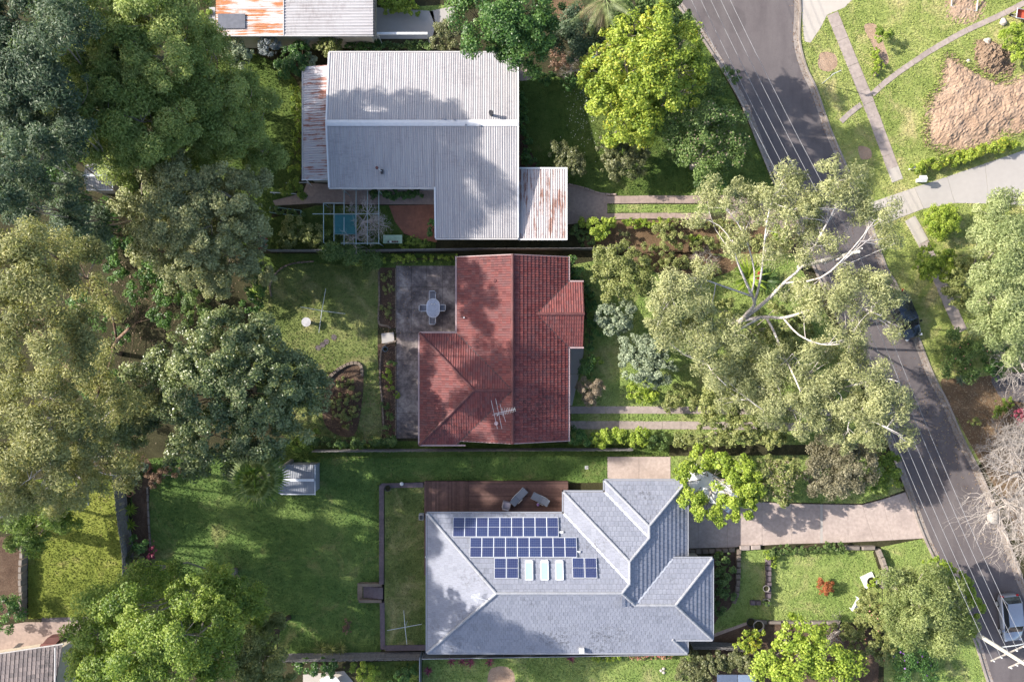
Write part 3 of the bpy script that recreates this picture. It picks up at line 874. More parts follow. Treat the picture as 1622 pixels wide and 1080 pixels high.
gutter([(xw, wn + g, ZE - .05), (wx - g, wn + g, ZE - .05), (wx - g, wsy - g, ZE - .05), (-4.1, wsy - g, ZE - .05)], GUTTER_RED, house)
for yy, sg in ((yn, 1), (ys, -1)):                      # verge boards on the gable ends
    mb = MB()
    for xa, xb in ((xw, xm), (xm, xe)):
        za, zb2 = (ZE, zr) if xa == xw else (zr, ZE)
        o_ = sg * 0.03
        mb.add([(xa, yy + o_, za - 0.14), (xb, yy + o_, zb2 - 0.14), (xb, yy + o_, zb2 + 0.06), (xa, yy + o_, za + 0.06),
                (xa, yy - o_, za - 0.14), (xb, yy - o_, zb2 - 0.14), (xb, yy - o_, zb2 + 0.06), (xa, yy - o_, za + 0.06)],
               [(0, 1, 2, 3), (7, 6, 5, 4), (3, 2, 6, 7), (0, 4, 5, 1)])
    mb.build('verge_board', GUTTER_RED, house)
    y_ = yy - sg * 0.3
    MB().add([(xw + .5, y_, 0), (xe - .5, y_, 0), (xe - .5, y_, ZE), (xm, y_, zr - 0.15), (xw + .5, y_, ZE)], [(0, 1, 2, 3, 4)]).build('gable_wall', BRICKWALL, house)
walls([(xw + .5, ys + .32, xe - .5, yn - .32), (wx + .5, wsy + .5, xw + .48, wn - .5), (xe - .52, bs + .5, bx - .4, bn - .5)], ZE - 0.1, BRICKWALL, house)
mb = MB().add([(bx - .4, bn - .5, ZE - .1), (bx - .4, bs + .5, ZE - .1), (bx - .4, bmid, zb - .2)], [(0, 1, 2)]); mb.build('gable_wall', BRICKWALL, house)
for yy in (1.2, 3.4): window((bx - .38, yy, 1.7), 1.4, 1.3, 1, 0, house)
for yy in (-3.0, -6.5, 6.2): window((xe - .48, yy, 1.7), 1.6, 1.3, 1, 0, house)
for yy in (-2.2, -6.4): window((wx + .48, yy, 1.7), 1.6, 1.3, -1, 0, house)
window((xw + .48, 4.0, 1.4), 2.2, 2.0, -1, 0, house)
MB().cyl((*W(784, 445, 4.2)[:2], 3.9), 0.14, 0.5, 14).cyl((*W(784, 445, 4.2)[:2], 4.38), 0.2, 0.1, 14, 0.12).build('roof_vent', TILE_CAP, house)
MB().cyl((*W(735, 503, 3.5)[:2], 3.1), 0.06, 0.5, 10).build('vent_pipe', WHITE_PAINT, house)
MB().cyl((*W(786, 670, 4.6)[:2], 4.0), 0.12, 0.7, 14).cyl((*W(786, 670, 4.6)[:2], 4.68), 0.17, 0.08, 14).build('roof_vent', plain('pink_vent', (0.5, 0.33, 0.32), 0.5), house)
ant = thing('tv_antenna', 'silver television aerial on a mast on the red tiled roof', 'antenna', W(788, 656, 4.6)[:2] + (4.5,))
b0 = Vector(W(788, 656, 4.6)); b0.z = 4.5
MB().tube([b0, b0 + Vector((0, 0, 1.5))], 0.025, 6).build('mast', STEEL, ant)
q0 = Vector(W(783, 655, 6.0)); q1 = Vector(W(816, 648, 6.0))
MB().tube([q0, q1], 0.02, 5).build('boom', STEEL, ant)
dv = (q1 - q0).normalized(); pv = Vector((-dv.y, dv.x, 0))
for k in range(9):
    c = q0.lerp(q1, 0.35 + 0.08 * k)
    l = 0.32 - 0.018 * k
    MB().tube([c - pv * l, c + pv * l], 0.012, 4).build('element', STEEL, ant)
for a, b in (((778, 634), (788, 679)), ((785, 631), (795, 679)), ((792, 640), (801, 668))):
    MB().tube([W(a[0], a[1], 5.8), W(b[0], b[1], 5.8)], 0.018, 5).build('long_rod', STEEL, ant)
MB().tube([W(780, 657, 5.8), W(802, 654, 5.8)], 0.018, 5).tube([(b0.x, b0.y, 5.75), W(790, 656, 5.8)], 0.02, 5).build('cross_boom', STEEL, ant)

# ---- grey tiled house with solar panels
TG = tan(radians(25))
ZG = 3.5
gh = thing('tiled_house', 'large house with a pale grey tiled roof and solar panels', 'house', W(890, 930))
gx = lambda p: W(p, 0, ZG)[0]
gy = lambda p: W(0, p, ZG)[1]
Xw, Xe, Yn, Ys = gx(677), gx(1088), gy(813), gy(1033)
hm = (Yn - Ys) / 2; Ym = (Yn + Ys) / 2
X2, Y2 = gx(893), gy(779)
h2 = (Xe - X2) / 2; r2 = Xe - h2
Xg, Yg = gx(958), gy(761)
hg = (Xe - Xg) / 2; rg = Xe - hg
E4, N4, S4 = gx(1125), gy(881), gy(1008)
dS = S4 - Ys
lift = dS * TG
h4 = (N4 - S4) / 2; m4 = (N4 + S4) / 2
a4 = E4 - h4
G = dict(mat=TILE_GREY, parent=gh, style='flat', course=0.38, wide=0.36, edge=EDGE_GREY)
tile_facet([(Xw, Yn), (Xw, Ys), (Xw + hm, Ym)], (Xw, 0), (1, 0), TG, ZG, **G)
tile_facet([(Xw, Yn), (X2, Yn), (r2, Yn - h2), (Xe - hm, Ym), (Xw + hm, Ym)], (0, Yn), (0, -1), TG, ZG, **G)
tile_facet([(X2, Y2), (Xg, Y2), (rg, Y2 - hg), (r2, Y2 - h2)], (0, Y2), (0, -1), TG, ZG, **G)
tile_facet([(Xg, Yg), (Xe, Yg), (rg, Yg - hg)], (0, Yg), (0, -1), TG, ZG, **G)
tile_facet([(X2, Y2), (r2, Y2 - h2), (r2, Yn - h2), (X2, Yn)], (X2, 0), (1, 0), TG, ZG, **G)
tile_facet([(Xg, Yg), (rg, Yg - hg), (rg, Y2 - hg), (Xg, Y2)], (Xg, 0), (1, 0), TG, ZG, **G)
for d0, d1, yy in ((0, hg, Yg), (hg, h2, Y2), (h2, hm, Yn)):
    tile_facet([(Xe - d0, yy - d0), (Xe - d1, yy - d1), (Xe - d1, m4), (Xe - d0, m4)], (Xe, 0), (-1, 0), TG, ZG, step=0.06, **G)
tile_facet([(Xe, Ys), (Xe, S4), (Xe - dS, S4)], (Xe, 0), (-1, 0), TG, ZG, step=0.06, **G)
tile_facet([(Xw, Ys), (Xe, Ys), (Xe - dS, S4), (Xw + dS, S4)], (0, Ys), (0, 1), TG, ZG, **G)
d4 = m4 - Ys
tile_facet([(Xw + dS, S4), (E4, S4), (a4, m4), (Xw + d4, m4)], (0, Ys), (0, 1), TG, ZG, **G)
tile_facet([(Xw + d4, m4), (Xe - d4, m4), (Xe - hm, Ym), (Xw + hm, Ym)], (0, Ys), (0, 1), TG, ZG, **G)
tile_facet([(E4, N4), (E4, S4), (a4, m4)], (E4, 0), (-1, 0), TG, ZG + lift, step=0.06, **G)
tile_facet([(E4, N4), (a4, m4), (Xe - d4, m4), (Xe - dS, N4)], (0, N4), (0, -1), TG, ZG + lift, **G)
zz = lambda d: ZG + TG * d + 0.04
caps = [((Xw, Yn, zz(0)), (Xw + hm, Ym, zz(hm))), ((Xw, Ys, zz(0)), (Xw + hm, Ym, zz(hm))), ((Xw + hm, Ym, zz(hm)), (Xe - hm, Ym, zz(hm))),
        ((X2, Y2, zz(0)), (r2, Y2 - h2, zz(h2))), ((Xg, Yg, zz(0)), (rg, Yg - hg, zz(hg))), ((Xe, Yg, zz(0)), (rg, Yg - hg, zz(hg))),
        ((rg, Yg - hg, zz(hg)), (rg, Y2 - hg, zz(hg))), ((rg, Y2 - hg, zz(hg)), (r2, Y2 - h2, zz(h2))), ((r2, Y2 - h2, zz(h2)), (r2, Yn - h2, zz(h2))),
        ((r2, Yn - h2, zz(h2)), (Xe - hm, Ym, zz(hm))), ((Xe - hm, Ym, zz(hm)), (Xe - d4, m4, zz(d4))), ((E4, N4, zz(dS)), (a4, m4, zz(d4))),
        ((E4, S4, zz(dS)), (a4, m4, zz(d4))), ((Xe - d4, m4, zz(d4)), (a4, m4, zz(d4))), ((Xe, Ys, zz(0)), (Xe - dS, S4, zz(dS)))]
for a, b in caps: ridge_caps((a, b), TILE_GCAP, gh, seg=0.42, r=0.12)
pale_valley = plain('pale_valley_tin', (0.45, 0.46, 0.5), 0.4)
for a, b in (((X2, Yn, ZG), (r2, Yn - h2, ZG + TG * h2)), ((Xg, Y2, ZG), (rg, Y2 - hg, ZG + TG * hg)), ((Xe - dS, N4, ZG + lift), (Xe - d4, m4, ZG + TG * d4))):
    a, b = Vector(a), Vector(b)
    d = (b - a).normalized(); s = Vector((-d.y, d.x, 0)).normalized() * 0.09
    z = Vector((0, 0, 0.065))
    MB().add([a + s + z, b + s + z, b - s + z, a - s + z], [(0, 1, 2, 3)]).build('valley_gutter', pale_valley, gh)
e = 0.09; z0 = ZG - 0.04
gutter([(Xw - e, Ys - e, z0), (Xw - e, Yn + e, z0), (X2 - e, Yn + e, z0), (X2 - e, Y2 + e, z0), (Xg - e, Y2 + e, z0), (Xg - e, Yg + e, z0), (Xe + e, Yg + e, z0), (Xe + e, N4 + 0.1, z0)], GUTTER_GREY, gh)
gutter([(Xe - dS, N4 + e, z0 + lift), (E4 + e, N4 + e, z0 + lift), (E4 + e, S4 - e, z0 + lift), (Xe - dS, S4 - e, z0 + lift)], GUTTER_GREY, gh)
gutter([(Xe + e, S4 - 0.25, z0), (Xe + e, Ys - e, z0), (Xw - e, Ys - e, z0)], GUTTER_GREY, gh)
i_ = 0.55
walls([(Xw + i_, Ys + i_, Xe - i_, Yn - i_), (X2 + i_, Yn - i_ - .1, Xe - i_ - .02, Y2 - i_), (Xg + i_, Y2 - i_ - .1, Xe - i_ - .04, Yg - i_), (Xe - i_ - .1, S4 + i_, E4 - i_, N4 - i_)], ZG - 0.06, CREAM, gh)
walls([(Xe - i_ - .12, S4 + i_ + .05, E4 - i_ - .05, N4 - i_ - .05)], ZG + lift - 0.06, CREAM, gh)
for yy in (-20.5, -24.0): window((E4 - i_ + .02, yy, 1.9), 1.8, 1.4, 1, 0, gh)
for yy in (-17.5, -22.0, -25.0): window((Xw + i_ - .02, yy, 1.9), 1.6, 1.3, -1, 0, gh)
for xx in (-4.5, -1.0, 2.2): window((xx, Yn - i_ + .02, 1.8), 2.0, 1.8, 0, 1, gh)
MB().box((Xe - i_ + 0.02, (Yg + N4) / 2, 1.15), (0.08, 4.6, 2.2)).build('garage_door', WHITE_PAINT, gh)

def on_north(px, py):
    """the point of the main north slope seen at a pixel"""
    z = ZG
    for _ in range(8):
        x, y, _z = W(px, py, z)
        z = ZG + TG * (Yn - y)
    return Vector((x, y, z))
cell = NT('solar_cells')
sx_ = cell.t.nodes.new('ShaderNodeTexCoord')
br = cell.t.nodes.new('ShaderNodeTexBrick')
br.offset = 0.0
br.inputs['Scale'].default_value = 1.0
br.inputs['Mortar Size'].default_value = 0.007
br.inputs['Brick Width'].default_value = 0.165
br.inputs['Row Height'].default_value = 0.165
br.inputs['Color1'].default_value = (0.016, 0.027, 0.085, 1)
br.inputs['Color2'].default_value = (0.02, 0.034, 0.105, 1)
br.inputs['Mortar'].default_value = (0.13, 0.14, 0.2, 1)
cell.L(sx_.outputs['Object'], br.inputs['Vector'])
oi = cell.t.nodes.new('ShaderNodeObjectInfo')
cell.col(cell.mix(cell.ramp(oi.outputs['Random'], [(0.0, 0.0), (1.0, 0.5)]), br.outputs['Color'], (0.03, 0.032, 0.085)))
SOLAR = cell.fin(0.2, 0.6)
up_n = Vector((0, -1, TG)).normalized(); rt = Vector((1, 0, 0)); nn = rt.cross(up_n).normalized()
nn = nn if nn.z > 0 else -nn
PWD, PHT = 1.0, 1.66
fr = MB(); gl = MB()
for s in (-1, 1):
    fr.box((s * (PWD / 2 - 0.02), 0, 0), (0.03, PHT, 0.05)); fr.box((0, s * (PHT / 2 - 0.02), 0), (PWD - 0.06, 0.03, 0.05))
fr.box((0, 0, 0.0), (PWD - 0.06, 0.016, 0.045))
FRME = fr.me('frame', ALU_WHITE)
for s in (-1, 1): pass
glm = MB().box((0, 0, 0), (PWD - 0.07, PHT / 2 - 0.045, 0.02)).me('cell_field', SOLAR)
def panel_row(px0, px1, pyc, n):
    for k in range(n):
        c = on_north(px0 + (px1 - px0) * (k + 0.5) / n, pyc)
        m = Matrix((rt, -up_n, nn)).transposed().to_4x4()
        m.translation = c + nn * 0.16
        p = link('solar_panel', FRME, gh)
        p.matrix_basis = m
        for s in (-1, 1):
            q = link('cell_field', glm, p, local=True)
            q.location = (0, s * (PHT / 4 - 0.004), 0.0)
panel_row(717.6, 884.4, 835, 9)
panel_row(744.4, 913.4, 867, 9)
panel_row(782.8, 821.4, 900, 2)
panel_row(906, 945.4, 899.5, 2)
sky_glass = solid('pale_skylight_glass', (0.3, 0.42, 0.42), 0.12, 0.6)
for px in (838, 862.5, 886):
    c = on_north(px, 903.5)
    m = Matrix((rt, -up_n, nn)).transposed().to_4x4()
    m.translation = c + nn * 0.1
    fr = MB()
    for s in (-1, 1):
        fr.box((s * 0.3, 0, 0), (0.07, 1.55, 0.16)); fr.box((0, s * 0.74, 0.0), (0.53, 0.1 if s < 0 else 0.24, 0.16))
    p = link('skylight', fr.me('skylight', ALU_WHITE), gh); p.matrix_basis = m
    q = link('pane', MB().box((0, -0.03, 0.05), (0.53, 1.3, 0.03)).me('pane', sky_glass), p, local=True)
for px, py in ((889, 842), (916, 873)):
    c = on_north(px, py)
    MB().box((c.x, c.y, c.z + 0.1), (0.34, 0.16, 0.1)).build('junction_box', WHITE_PAINT, gh)
for px, py, z in ((748, 933, 4.6), (921, 1028, 3.7)):
    c = W(px, py, z)
    MB().box((c[0], c[1], c[2] + 0.1), (0.42, 0.4, 0.5)).build('roof_vent', WHITE_PAINT, gh)
ant = thing('tv_antenna', 'small white aerial near the grey roof hip', 'antenna', W(772, 950, 5.6))
a, b = Vector(W(746, 944, 6.3)), Vector(W(770, 950, 6.3))
MB().tube([(b.x, b.y, 5.6), b + Vector((0, 0, 0.1))], 0.025, 6).build('mast', STEEL, ant)
MB().tube([a, b], 0.02, 5).build('boom', ALU_WHITE, ant)
dv = (b - a).normalized(); pv = Vector((-dv.y, dv.x, 0))
for k in range(7):
    c = a.lerp(b, 0.05 + k * 0.075); l = 0.2 + 0.045 * k
    MB().tube([c - pv * l, c + pv * l], 0.012, 4).build('element', ALU_WHITE, ant)

# ---- white corrugated house
wh_ = thing('sheet_roofed_house', 'house with a broad white corrugated roof near the top', 'house', W(670, 220))
zE, zR = 3.5, 4.55
xl, xr = W(522, 0, zE)[0], W(819.5, 0, zE)[0]
yN, yR, yS = W(0, 84, zE)[1], W(0, 195, zR)[1], W(0, 297, zE)[1]
sheet_roof(wh_, (xl, yN, zE), (1, 0), (0, -1), xr - xl, yN - yR - .02, zR - zE, WHITE_SHEET)
xs = W(690, 0, 3.2)[0]
sheet_roof(wh_, (xl, yS, zE), (1, 0), (0, 1), xs - xl, yR - yS - .02, zR - zE, WHITE_SHEET)
zX = 2.95; yX = W(0, 377, zX)[1]
sheet_roof(wh_, (xs, yX, zX), (1, 0), (0, 1), xr - xs, yR - yX - .02, zR - zX, WHITE_SHEET)
cap = plain('ridge_flashing', (0.55, 0.55, 0.57), 0.45, var=0.06)
mb = MB()
for s, zo in ((1, zR), (-1, zR)):
    w_ = 0.26
    mb.add([(xl - .04, yR, zR + 0.07), (xr + .04, yR, zR + 0.07), (xr + .04, yR + s * w_, zR + 0.02), (xl - .04, yR + s * w_, zR + 0.02)], [(0, 1, 2, 3) if s < 0 else (3, 2, 1, 0)])
mb.build('ridge_flashing', cap, wh_)
gutter([(xl, yN + .08, zE - .05), (xr, yN + .08, zE - .05)], GUTTER_PALE, wh_)
gutter([(xl, yS - .08, zE - .05), (xs - .1, yS - .08, zE - .05)], GUTTER_PALE, wh_)
gutter([(xs, yX - .08, zX - .05), (xr, yX - .08, zX - .05)], GUTTER_PALE, wh_)
def barge(x, pts, nm='barge_flashing'):
    mb = MB()
    for (ya, za), (yb, zb_) in zip(pts[:-1], pts[1:]):
        mb.add([(x - .07, ya, za + .05), (x + .07, ya, za + .05), (x + .07, yb, zb_ + .05), (x - .07, yb, zb_ + .05), (x - .07, ya, za - .15), (x + .07, ya, za - .15), (x + .07, yb, zb_ - .15), (x - .07, yb, zb_ - .15)],
               [(3, 2, 1, 0), (0, 1, 5, 4), (1, 2, 6, 5), (2, 3, 7, 6), (3, 0, 4, 7)])
    mb.build(nm, cap, wh_)
barge(xl - .05, [(yN, zE), (yR, zR), (yS, zE)])
barge(xr + .05, [(yN, zE), (yR, zR), (yX, zX)])
zs_ = zR - (zR - zX) * (yR - yS) / (yR - yX)
barge(xs - .03, [(yS, zs_), (yX, zX)])
walls([(xl + .4, yS + .4, xr - .4, yN - .4), (xs + .4, yX + .4, xr - .42, yS + .38)], 2.9, WHITE_PAINT, wh_)
for xx in (-13, -9, -4): window((xx, yS + .38, 1.7), 1.5, 1.2, 0, -1, wh_)
for yy in (21.0, 17.0): window((xr - .38, yy, 1.7), 1.6, 1.3, 1, 0, wh_)
c = W(778, 182, 4.5)
MB().cyl((c[0], c[1], 4.3), 0.13, 0.85, 12).cyl((c[0], c[1], 5.1), 0.2, 0.12, 12).build('flue', DARKMETAL, wh_)
c = W(605, 272, 3.9)
MB().box((c[0], c[1], 3.85), (0.18, 0.35, 0.4)).build('vent_box', DARKMETAL, wh_)
MB().tube([(c[0], c[1], 4.0), W(597, 266, 4.6)], 0.03, 6).build('vent_pipe', WHITE_PAINT, wh_)
q = W(597, 266, 4.6)
MB().cyl((q[0], q[1], 4.55), 0.13, 0.12, 12).build('vent_cap', TILE_CAP, wh_)
for px, py in ((720, 190), (738, 198), (705, 189), (760, 199), (698, 187)):
    c = W(px, py, 4.6)
    MB().box((c[0], c[1], 4.62), (0.16, 0.12, 0.1)).build('roof_bracket', RUST_SHEET_V if px == 698 else GUTTER_GREY, wh_)

lean = thing('lean_to', 'rust-streaked lean-to roof on the left end of the white house', 'lean-to', W(501, 195))
za, zb_ = 2.75, 3.25
xa, xb = W(480.5, 0, za)[0], W(522, 0, zb_)[0]
ya, yb = W(0, 284, 3)[1], W(0, 105, 3)[1]
sheet_roof(lean, (xa, ya, za), (0, 1), (1, 0), yb - ya, xb - xa - .06, zb_ - za, RUST_SHEET_H, 0.85, 0.21, 0.03)
gutter([(xa - .08, ya, za - .05), (xa - .08, yb, za - .05)], GUTTER_PALE, lean)
gutter([(xa, ya - .05, za + .02), (xb, ya - .05, zb_ + .02)], cap, lean, (0.1, 0.08), 'end_flashing')
walls([(xa + .35, ya + .3, xb - .1, yb - .3)], 2.6, CREAM, lean)

cp = thing('carport', 'small rusty carport roof beside the white house', 'carport', W(858, 322))
za, zb_ = 2.85, 2.65
xa, xb = W(821.5, 0, 2.8)[0], W(896, 0, 2.8)[0]
ya, yb = W(0, 378, za)[1], W(0, 269, zb_)[1]
sheet_roof(cp, (xa, ya, za - .1), (1, 0), (0, 1), xb - xa, yb - ya, .12, RUST_SHEET_V, 0.76, 0.21, 0.03)
gutter([(xa, ya - .06, za - .1), (xb + .08, ya - .06, za - .1), (xb + .08, yb + .08, za), (xa, yb + .08, za)], WHITE_PAINT, cp, (0.13, 0.16), 'fascia')
for x in (xa + .15, xb - .1):
    for y in (ya + .15, (ya + yb) / 2, yb - .15):
        MB().box((x, y, 1.32), (0.1, 0.1, 2.64)).build('post', WHITE_PAINT, cp)

# ---- long shed at the top edge
ts = thing('sheet_roofed_shed', 'long white and orange rusted shed roof at the top edge', 'shed', W(460, 20))
zt = 3.2
x0, x1, x2 = W(342, 0, zt)[0], W(450, 0, zt)[0], W(592, 0, zt)[0]
y0, y1 = W(0, 57, zt)[1], W(0, -70, zt)[1]
sheet_roof(ts, (x0, y0, zt), (0, 1), (1, 0), y1 - y0, x1 - x0 - .03, 0.12, RUST_ORANGE_H, 0.8, 0.2, 0.03)
sheet_roof(ts, (x1 + .03, y0, zt + .12), (0, 1), (1, 0), y1 - y0, x2 - x1 - .05, 0.12, WHITE_SHEET_H, 0.8, 0.27, 0.04)
gutter([(x0, y0 - .05, zt), (x2, y0 - .05, zt + .2)], GUTTER_PALE, ts, (0.1, 0.12), 'fascia')
gutter([(x2 + .06, y0 - .05, zt + .12), (x2 + .06, y1, zt + .12)], DARKMETAL, ts, (0.12, 0.12), 'fascia')
gutter([(x1, y0, zt + .16), (x1, y1, zt + .16)], GUTTER_PALE, ts, (0.08, 0.06), 'sheet_joint')
walls([(x0 + .3, y0 + .12, x2 - .3, y1)], 3.05, CREAM, ts)
a, b = W(345, 22, 3.4), W(388, 45, 3.4)
MB().box(((a[0] + b[0]) / 2, (a[1] + b[1]) / 2, 3.34), (b[0] - a[0], a[1] - b[1], 0.06)).build('dark_roof_sheet', plain('faded_navy_sheet', (0.1, 0.105, 0.13), 0.5), ts)
a, b = W(331, 12, 2.8), W(341, 60, 2.8)
MB().box(((a[0] + b[0]) / 2, (a[1] + b[1]) / 2, 2.8), (b[0] - a[0], a[1] - b[1], 0.05)).build('side_awning', WHITE_SHEET_H, ts)
a, b = W(597, 53, 2.3), W(677, 53, 2.3)
be = thing('white_beam', 'white painted beam beside the top yard slab', 'beam', W(637, 55))
MB().box(((a[0] + b[0]) / 2, a[1], 2.2), (b[0] - a[0], 0.2, 0.18)).build('rail', WHITE_PAINT, be)
for q in (a, b): MB().box((q[0], q[1], 1.05), (0.12, 0.12, 2.1)).build('post', WHITE_PAINT, be)

# ---- dark tiled house at the lower left corner
dh = thing('tiled_house', 'house with a dark ribbed tile roof in the lower left corner', 'house', W(30, 1060))
zd = 3.0; td = tan(radians(20))
pd = [W(p[0], p[1], zd)[:2] for p in ((-140, 1056), (99, 1020), (99, 1200), (-140, 1200))]
ed = Vector((pd[1][0] - pd[0][0], pd[1][1] - pd[0][1], 0)).normalized()
tile_facet(pd, pd[0], (ed.y * 1.0, -ed.x * 1.0), td, zd, TILE_DARK, dh, style='roll', course=0.33, wide=0.38)
gutter([(*pd[0], zd - .05), (*pd[1], zd - .05)], GUTTER_PALE, dh)
gutter([(pd[1][0] + .06, pd[1][1], zd - .05), (pd[2][0] + .06, pd[2][1], zd + 2.5)], GUTTER_PALE, dh, (0.1, 0.1), 'verge_board')
MB().prism([(p[0] + dx, p[1] + dy) for p, dx, dy in zip(pd, (0, -.5, -.5, 0), (-.6, -.6, 0, 0))], 0, 2.9).build('wall', CREAM, dh)
bb = thing('brick_barbecue', 'dark red brick barbecue on the beige paving', 'barbecue', W(88, 1010))
c = W(88, 1010)
MB().prism(PX([(74, 1016), (96, 1014), (108, 1002), (84, 1004)]), 0, 0.9).build('body', plain('dark_red_brick', (0.09, 0.035, 0.032), 0.7), bb)
MB().prism(PX([(73, 1017), (97, 1015), (99, 1012), (75, 1013)]), 0.9, 1.0).build('top_slab', plain('dark_red_slab', (0.14, 0.055, 0.05), 0.6), bb)
dm = thing('doormat', 'dark slatted mat on the beige paving at the lower left', 'mat', W(34, 1022))
for k in range(7):
    MB().prism([(p[0] + k * 0.1, p[1] + k * 0.085) for p in PX([(18, 1028), (26, 1028), (27.5, 1027), (19.5, 1027)])], 0.02, 0.06).build('slat', DARKMETAL, dm)

# ---- small buildings
def ridge_shed(label, x0, x1, y0, y1, zw, zr, mat, wallmat, name='garden_shed'):
    s = thing(name, label, 'shed', ((x0 + x1) / 2, (y0 + y1) / 2, 0))
    ym = (y0 + y1) / 2
    l = (y1 - y0) / 2
    sheet_roof(s, (x0, y0, zw), (1, 0), (0, 1), x1 - x0, l - .01, zr - zw, mat, 0.76, 0.19, 0.015)
    sheet_roof(s, (x0, y1, zw), (1, 0), (0, -1), x1 - x0, l - .01, zr - zw, mat, 0.76, 0.19, 0.015)
    MB().box(((x0 + x1) / 2, ym, zr + .03), (x1 - x0 + .05, 0.22, 0.04)).build('ridge_flashing', ALU_WHITE, s)
    gutter([(x0, y0 - .04, zw), (x1, y0 - .04, zw)], ALU_WHITE, s, (0.07, 0.07))
    gutter([(x1 + .04, y0, zw), (x1 + .04, ym, zr), (x1 + .04, y1, zw)], ALU_WHITE, s, (0.07, 0.07), 'barge_flashing')
    walls([(x0 + .1, y0 + .1, x1 - .1, y1 - .1)], zw - .05, wallmat, s)
    return s
GREY_SHEET = sheet_mat('grey_shed_sheet', (0.19, 0.2, 0.23), (0.2, 0.1, 0.06), 0.0, (0.15, 0.16, 0.185), True)
a, b = W(441, 782, 2.1), W(499, 736, 2.1)
ridge_shed('small grey garden shed half under the fan palm', a[0], b[0], a[1], b[1], 2.05, 2.45, GREY_SHEET, GUTTER_GREY)
a, b = W(135, 300, 2.6), W(178, 258, 2.6)
ridge_shed('little white roofed shed glimpsed through the left trees', a[0], b[0], a[1], b[1], 2.4, 2.9, WHITE_SHEET, WOOD_PALE)
a, b = W(1136, 1100, 2.6), W(1196, 1068, 2.6)
bc = thing('blue_awning', 'slate blue flat awning at the bottom edge beside the hedge', 'awning', W(1166, 1080))
SLATE = plain('slate_blue_sheet', (0.08, 0.1, 0.15), 0.4, var=0.1)
xm_ = W(1168, 0, 2.6)[0]
MB().box(((a[0] + xm_) / 2 - .02, (a[1] + b[1]) / 2, 2.6), (xm_ - a[0] - .02, b[1] - a[1], 0.06)).build('panel', SLATE, bc)
MB().box(((b[0] + xm_) / 2 + .02, (a[1] + b[1]) / 2, 2.63), (b[0] - xm_ - .02, b[1] - a[1], 0.06)).build('panel', plain('pale_blue_sheet', (0.15, 0.19, 0.27), 0.35, var=0.1), bc)
for x in (a[0] + .1, b[0] - .1):
    for y in (a[1] + .1, b[1] - .1): MB().box((x, y, 1.28), (0.08, 0.08, 2.56)).build('post', DARKMETAL, bc)
# ------------------------------------------------------------------ fences, walls, deck
def paling_fence(label, line, h, mat, pw=0.15, gap=0.008, name='paling_fence', rails=True, cat='fence'):
    pts = arc_points(PX(line), pw)
    f = thing(name, label, cat, (pts[0][0], pts[0][1], 0))
    me = {}
    for k in range(5):
        hh = h + random.uniform(-0.05, 0.05)
        me[k] = MB().box((0, 0, hh / 2), (pw - gap, 0.022, hh)).me('paling', mat)
    n = len(pts)
    for i in range(n - 1):
        (x0, y0), (x1, y1) = pts[i], pts[i + 1]
        o = link('paling', me[random.randrange(5)], f)
        o.location = ((x0 + x1) / 2, (y0 + y1) / 2, random.uniform(0, 0.015))
        o.rotation_euler = (random.uniform(-.012, .012), random.uniform(-.012, .012), atan2(y1 - y0, x1 - x0) + random.uniform(-.02, .02))
    if rails:
        q = PX(line)
        for a, b in zip(q[:-1], q[1:]):
            an = atan2(b[1] - a[1], b[0] - a[0]); l = hypot(b[0] - a[0], b[1] - a[1])
            off = (-sin(an) * 0.05, cos(an) * 0.05)
            for z in (0.35, h - 0.3):
                MB().box(((a[0] + b[0]) / 2 + off[0], (a[1] + b[1]) / 2 + off[1], z), (l, 0.05, 0.08), an).build('rail', mat, f)
    return f
paling_fence('weathered grey paling fence on the left between two lawns', [(196, 735), (197, 755), (203, 810), (211, 866), (214, 950)], 2.1, WOOD_GREY)
paling_fence('long weathered paling fence below the deep green lawn', [(400, 1036), (480, 1034), (560, 1033), (670, 1031)], 1.9, WOOD_GREY)
paling_fence('short dark paling fence at the lower corner of the grey house', [(1092, 1016), (1130, 1016), (1172, 1019)], 1.75, WOOD_GREY)
paling_fence('boundary paling fence between the red and white houses', [(430, 399), (600, 399), (760, 397), (1000, 396)], 1.6, WOOD_GREY, 0.16)
paling_fence('boundary paling fence between the red and grey houses', [(500, 712), (700, 711), (880, 710), (1000, 710)], 1.5, WOOD_GREY, 0.16)

sf = thing('steel_fence', 'slate steel panel fence along the foot of the grey house', 'fence', W(680, 1031))
ln = PX([(672, 1031), (1092, 1024)])
an = atan2(ln[1][1] - ln[0][1], ln[1][0] - ln[0][0]); L_ = hypot(ln[1][0] - ln[0][0], ln[1][1] - ln[0][1])
n = 10
for i in range(n):
    t = (i + .5) / n
    c = (ln[0][0] + (ln[1][0] - ln[0][0]) * t, ln[0][1] + (ln[1][1] - ln[0][1]) * t)
    MB().box((c[0], c[1], 0.9), (L_ / n - .05, 0.03, 1.7), an).build('panel', FENCE_METAL, sf)
    MB().box((c[0], c[1], 1.77), (L_ / n - .05, 0.06, 0.05), an).build('top_rail', GUTTER_GREY, sf)
    MB().box((ln[0][0] + (ln[1][0] - ln[0][0]) * i / n, ln[0][1] + (ln[1][1] - ln[0][1]) * i / n, 0.9), (0.045, 0.06, 1.8), an).build('post', GUTTER_GREY, sf)
sf = thing('steel_fence', 'narrow steel side fence at the bottom beside the crimson plants', 'fence', W(668, 1050))
for k in range(3):
    c = W(668, 1042 + k * 26)
    MB().box((c[0], c[1], 0.85), (0.03, 1.45, 1.6)).build('panel', FENCE_METAL, sf)
    MB().box((c[0], c[1], 1.68), (0.07, 1.45, 0.05)).build('top_rail', GUTTER_GREY, sf)

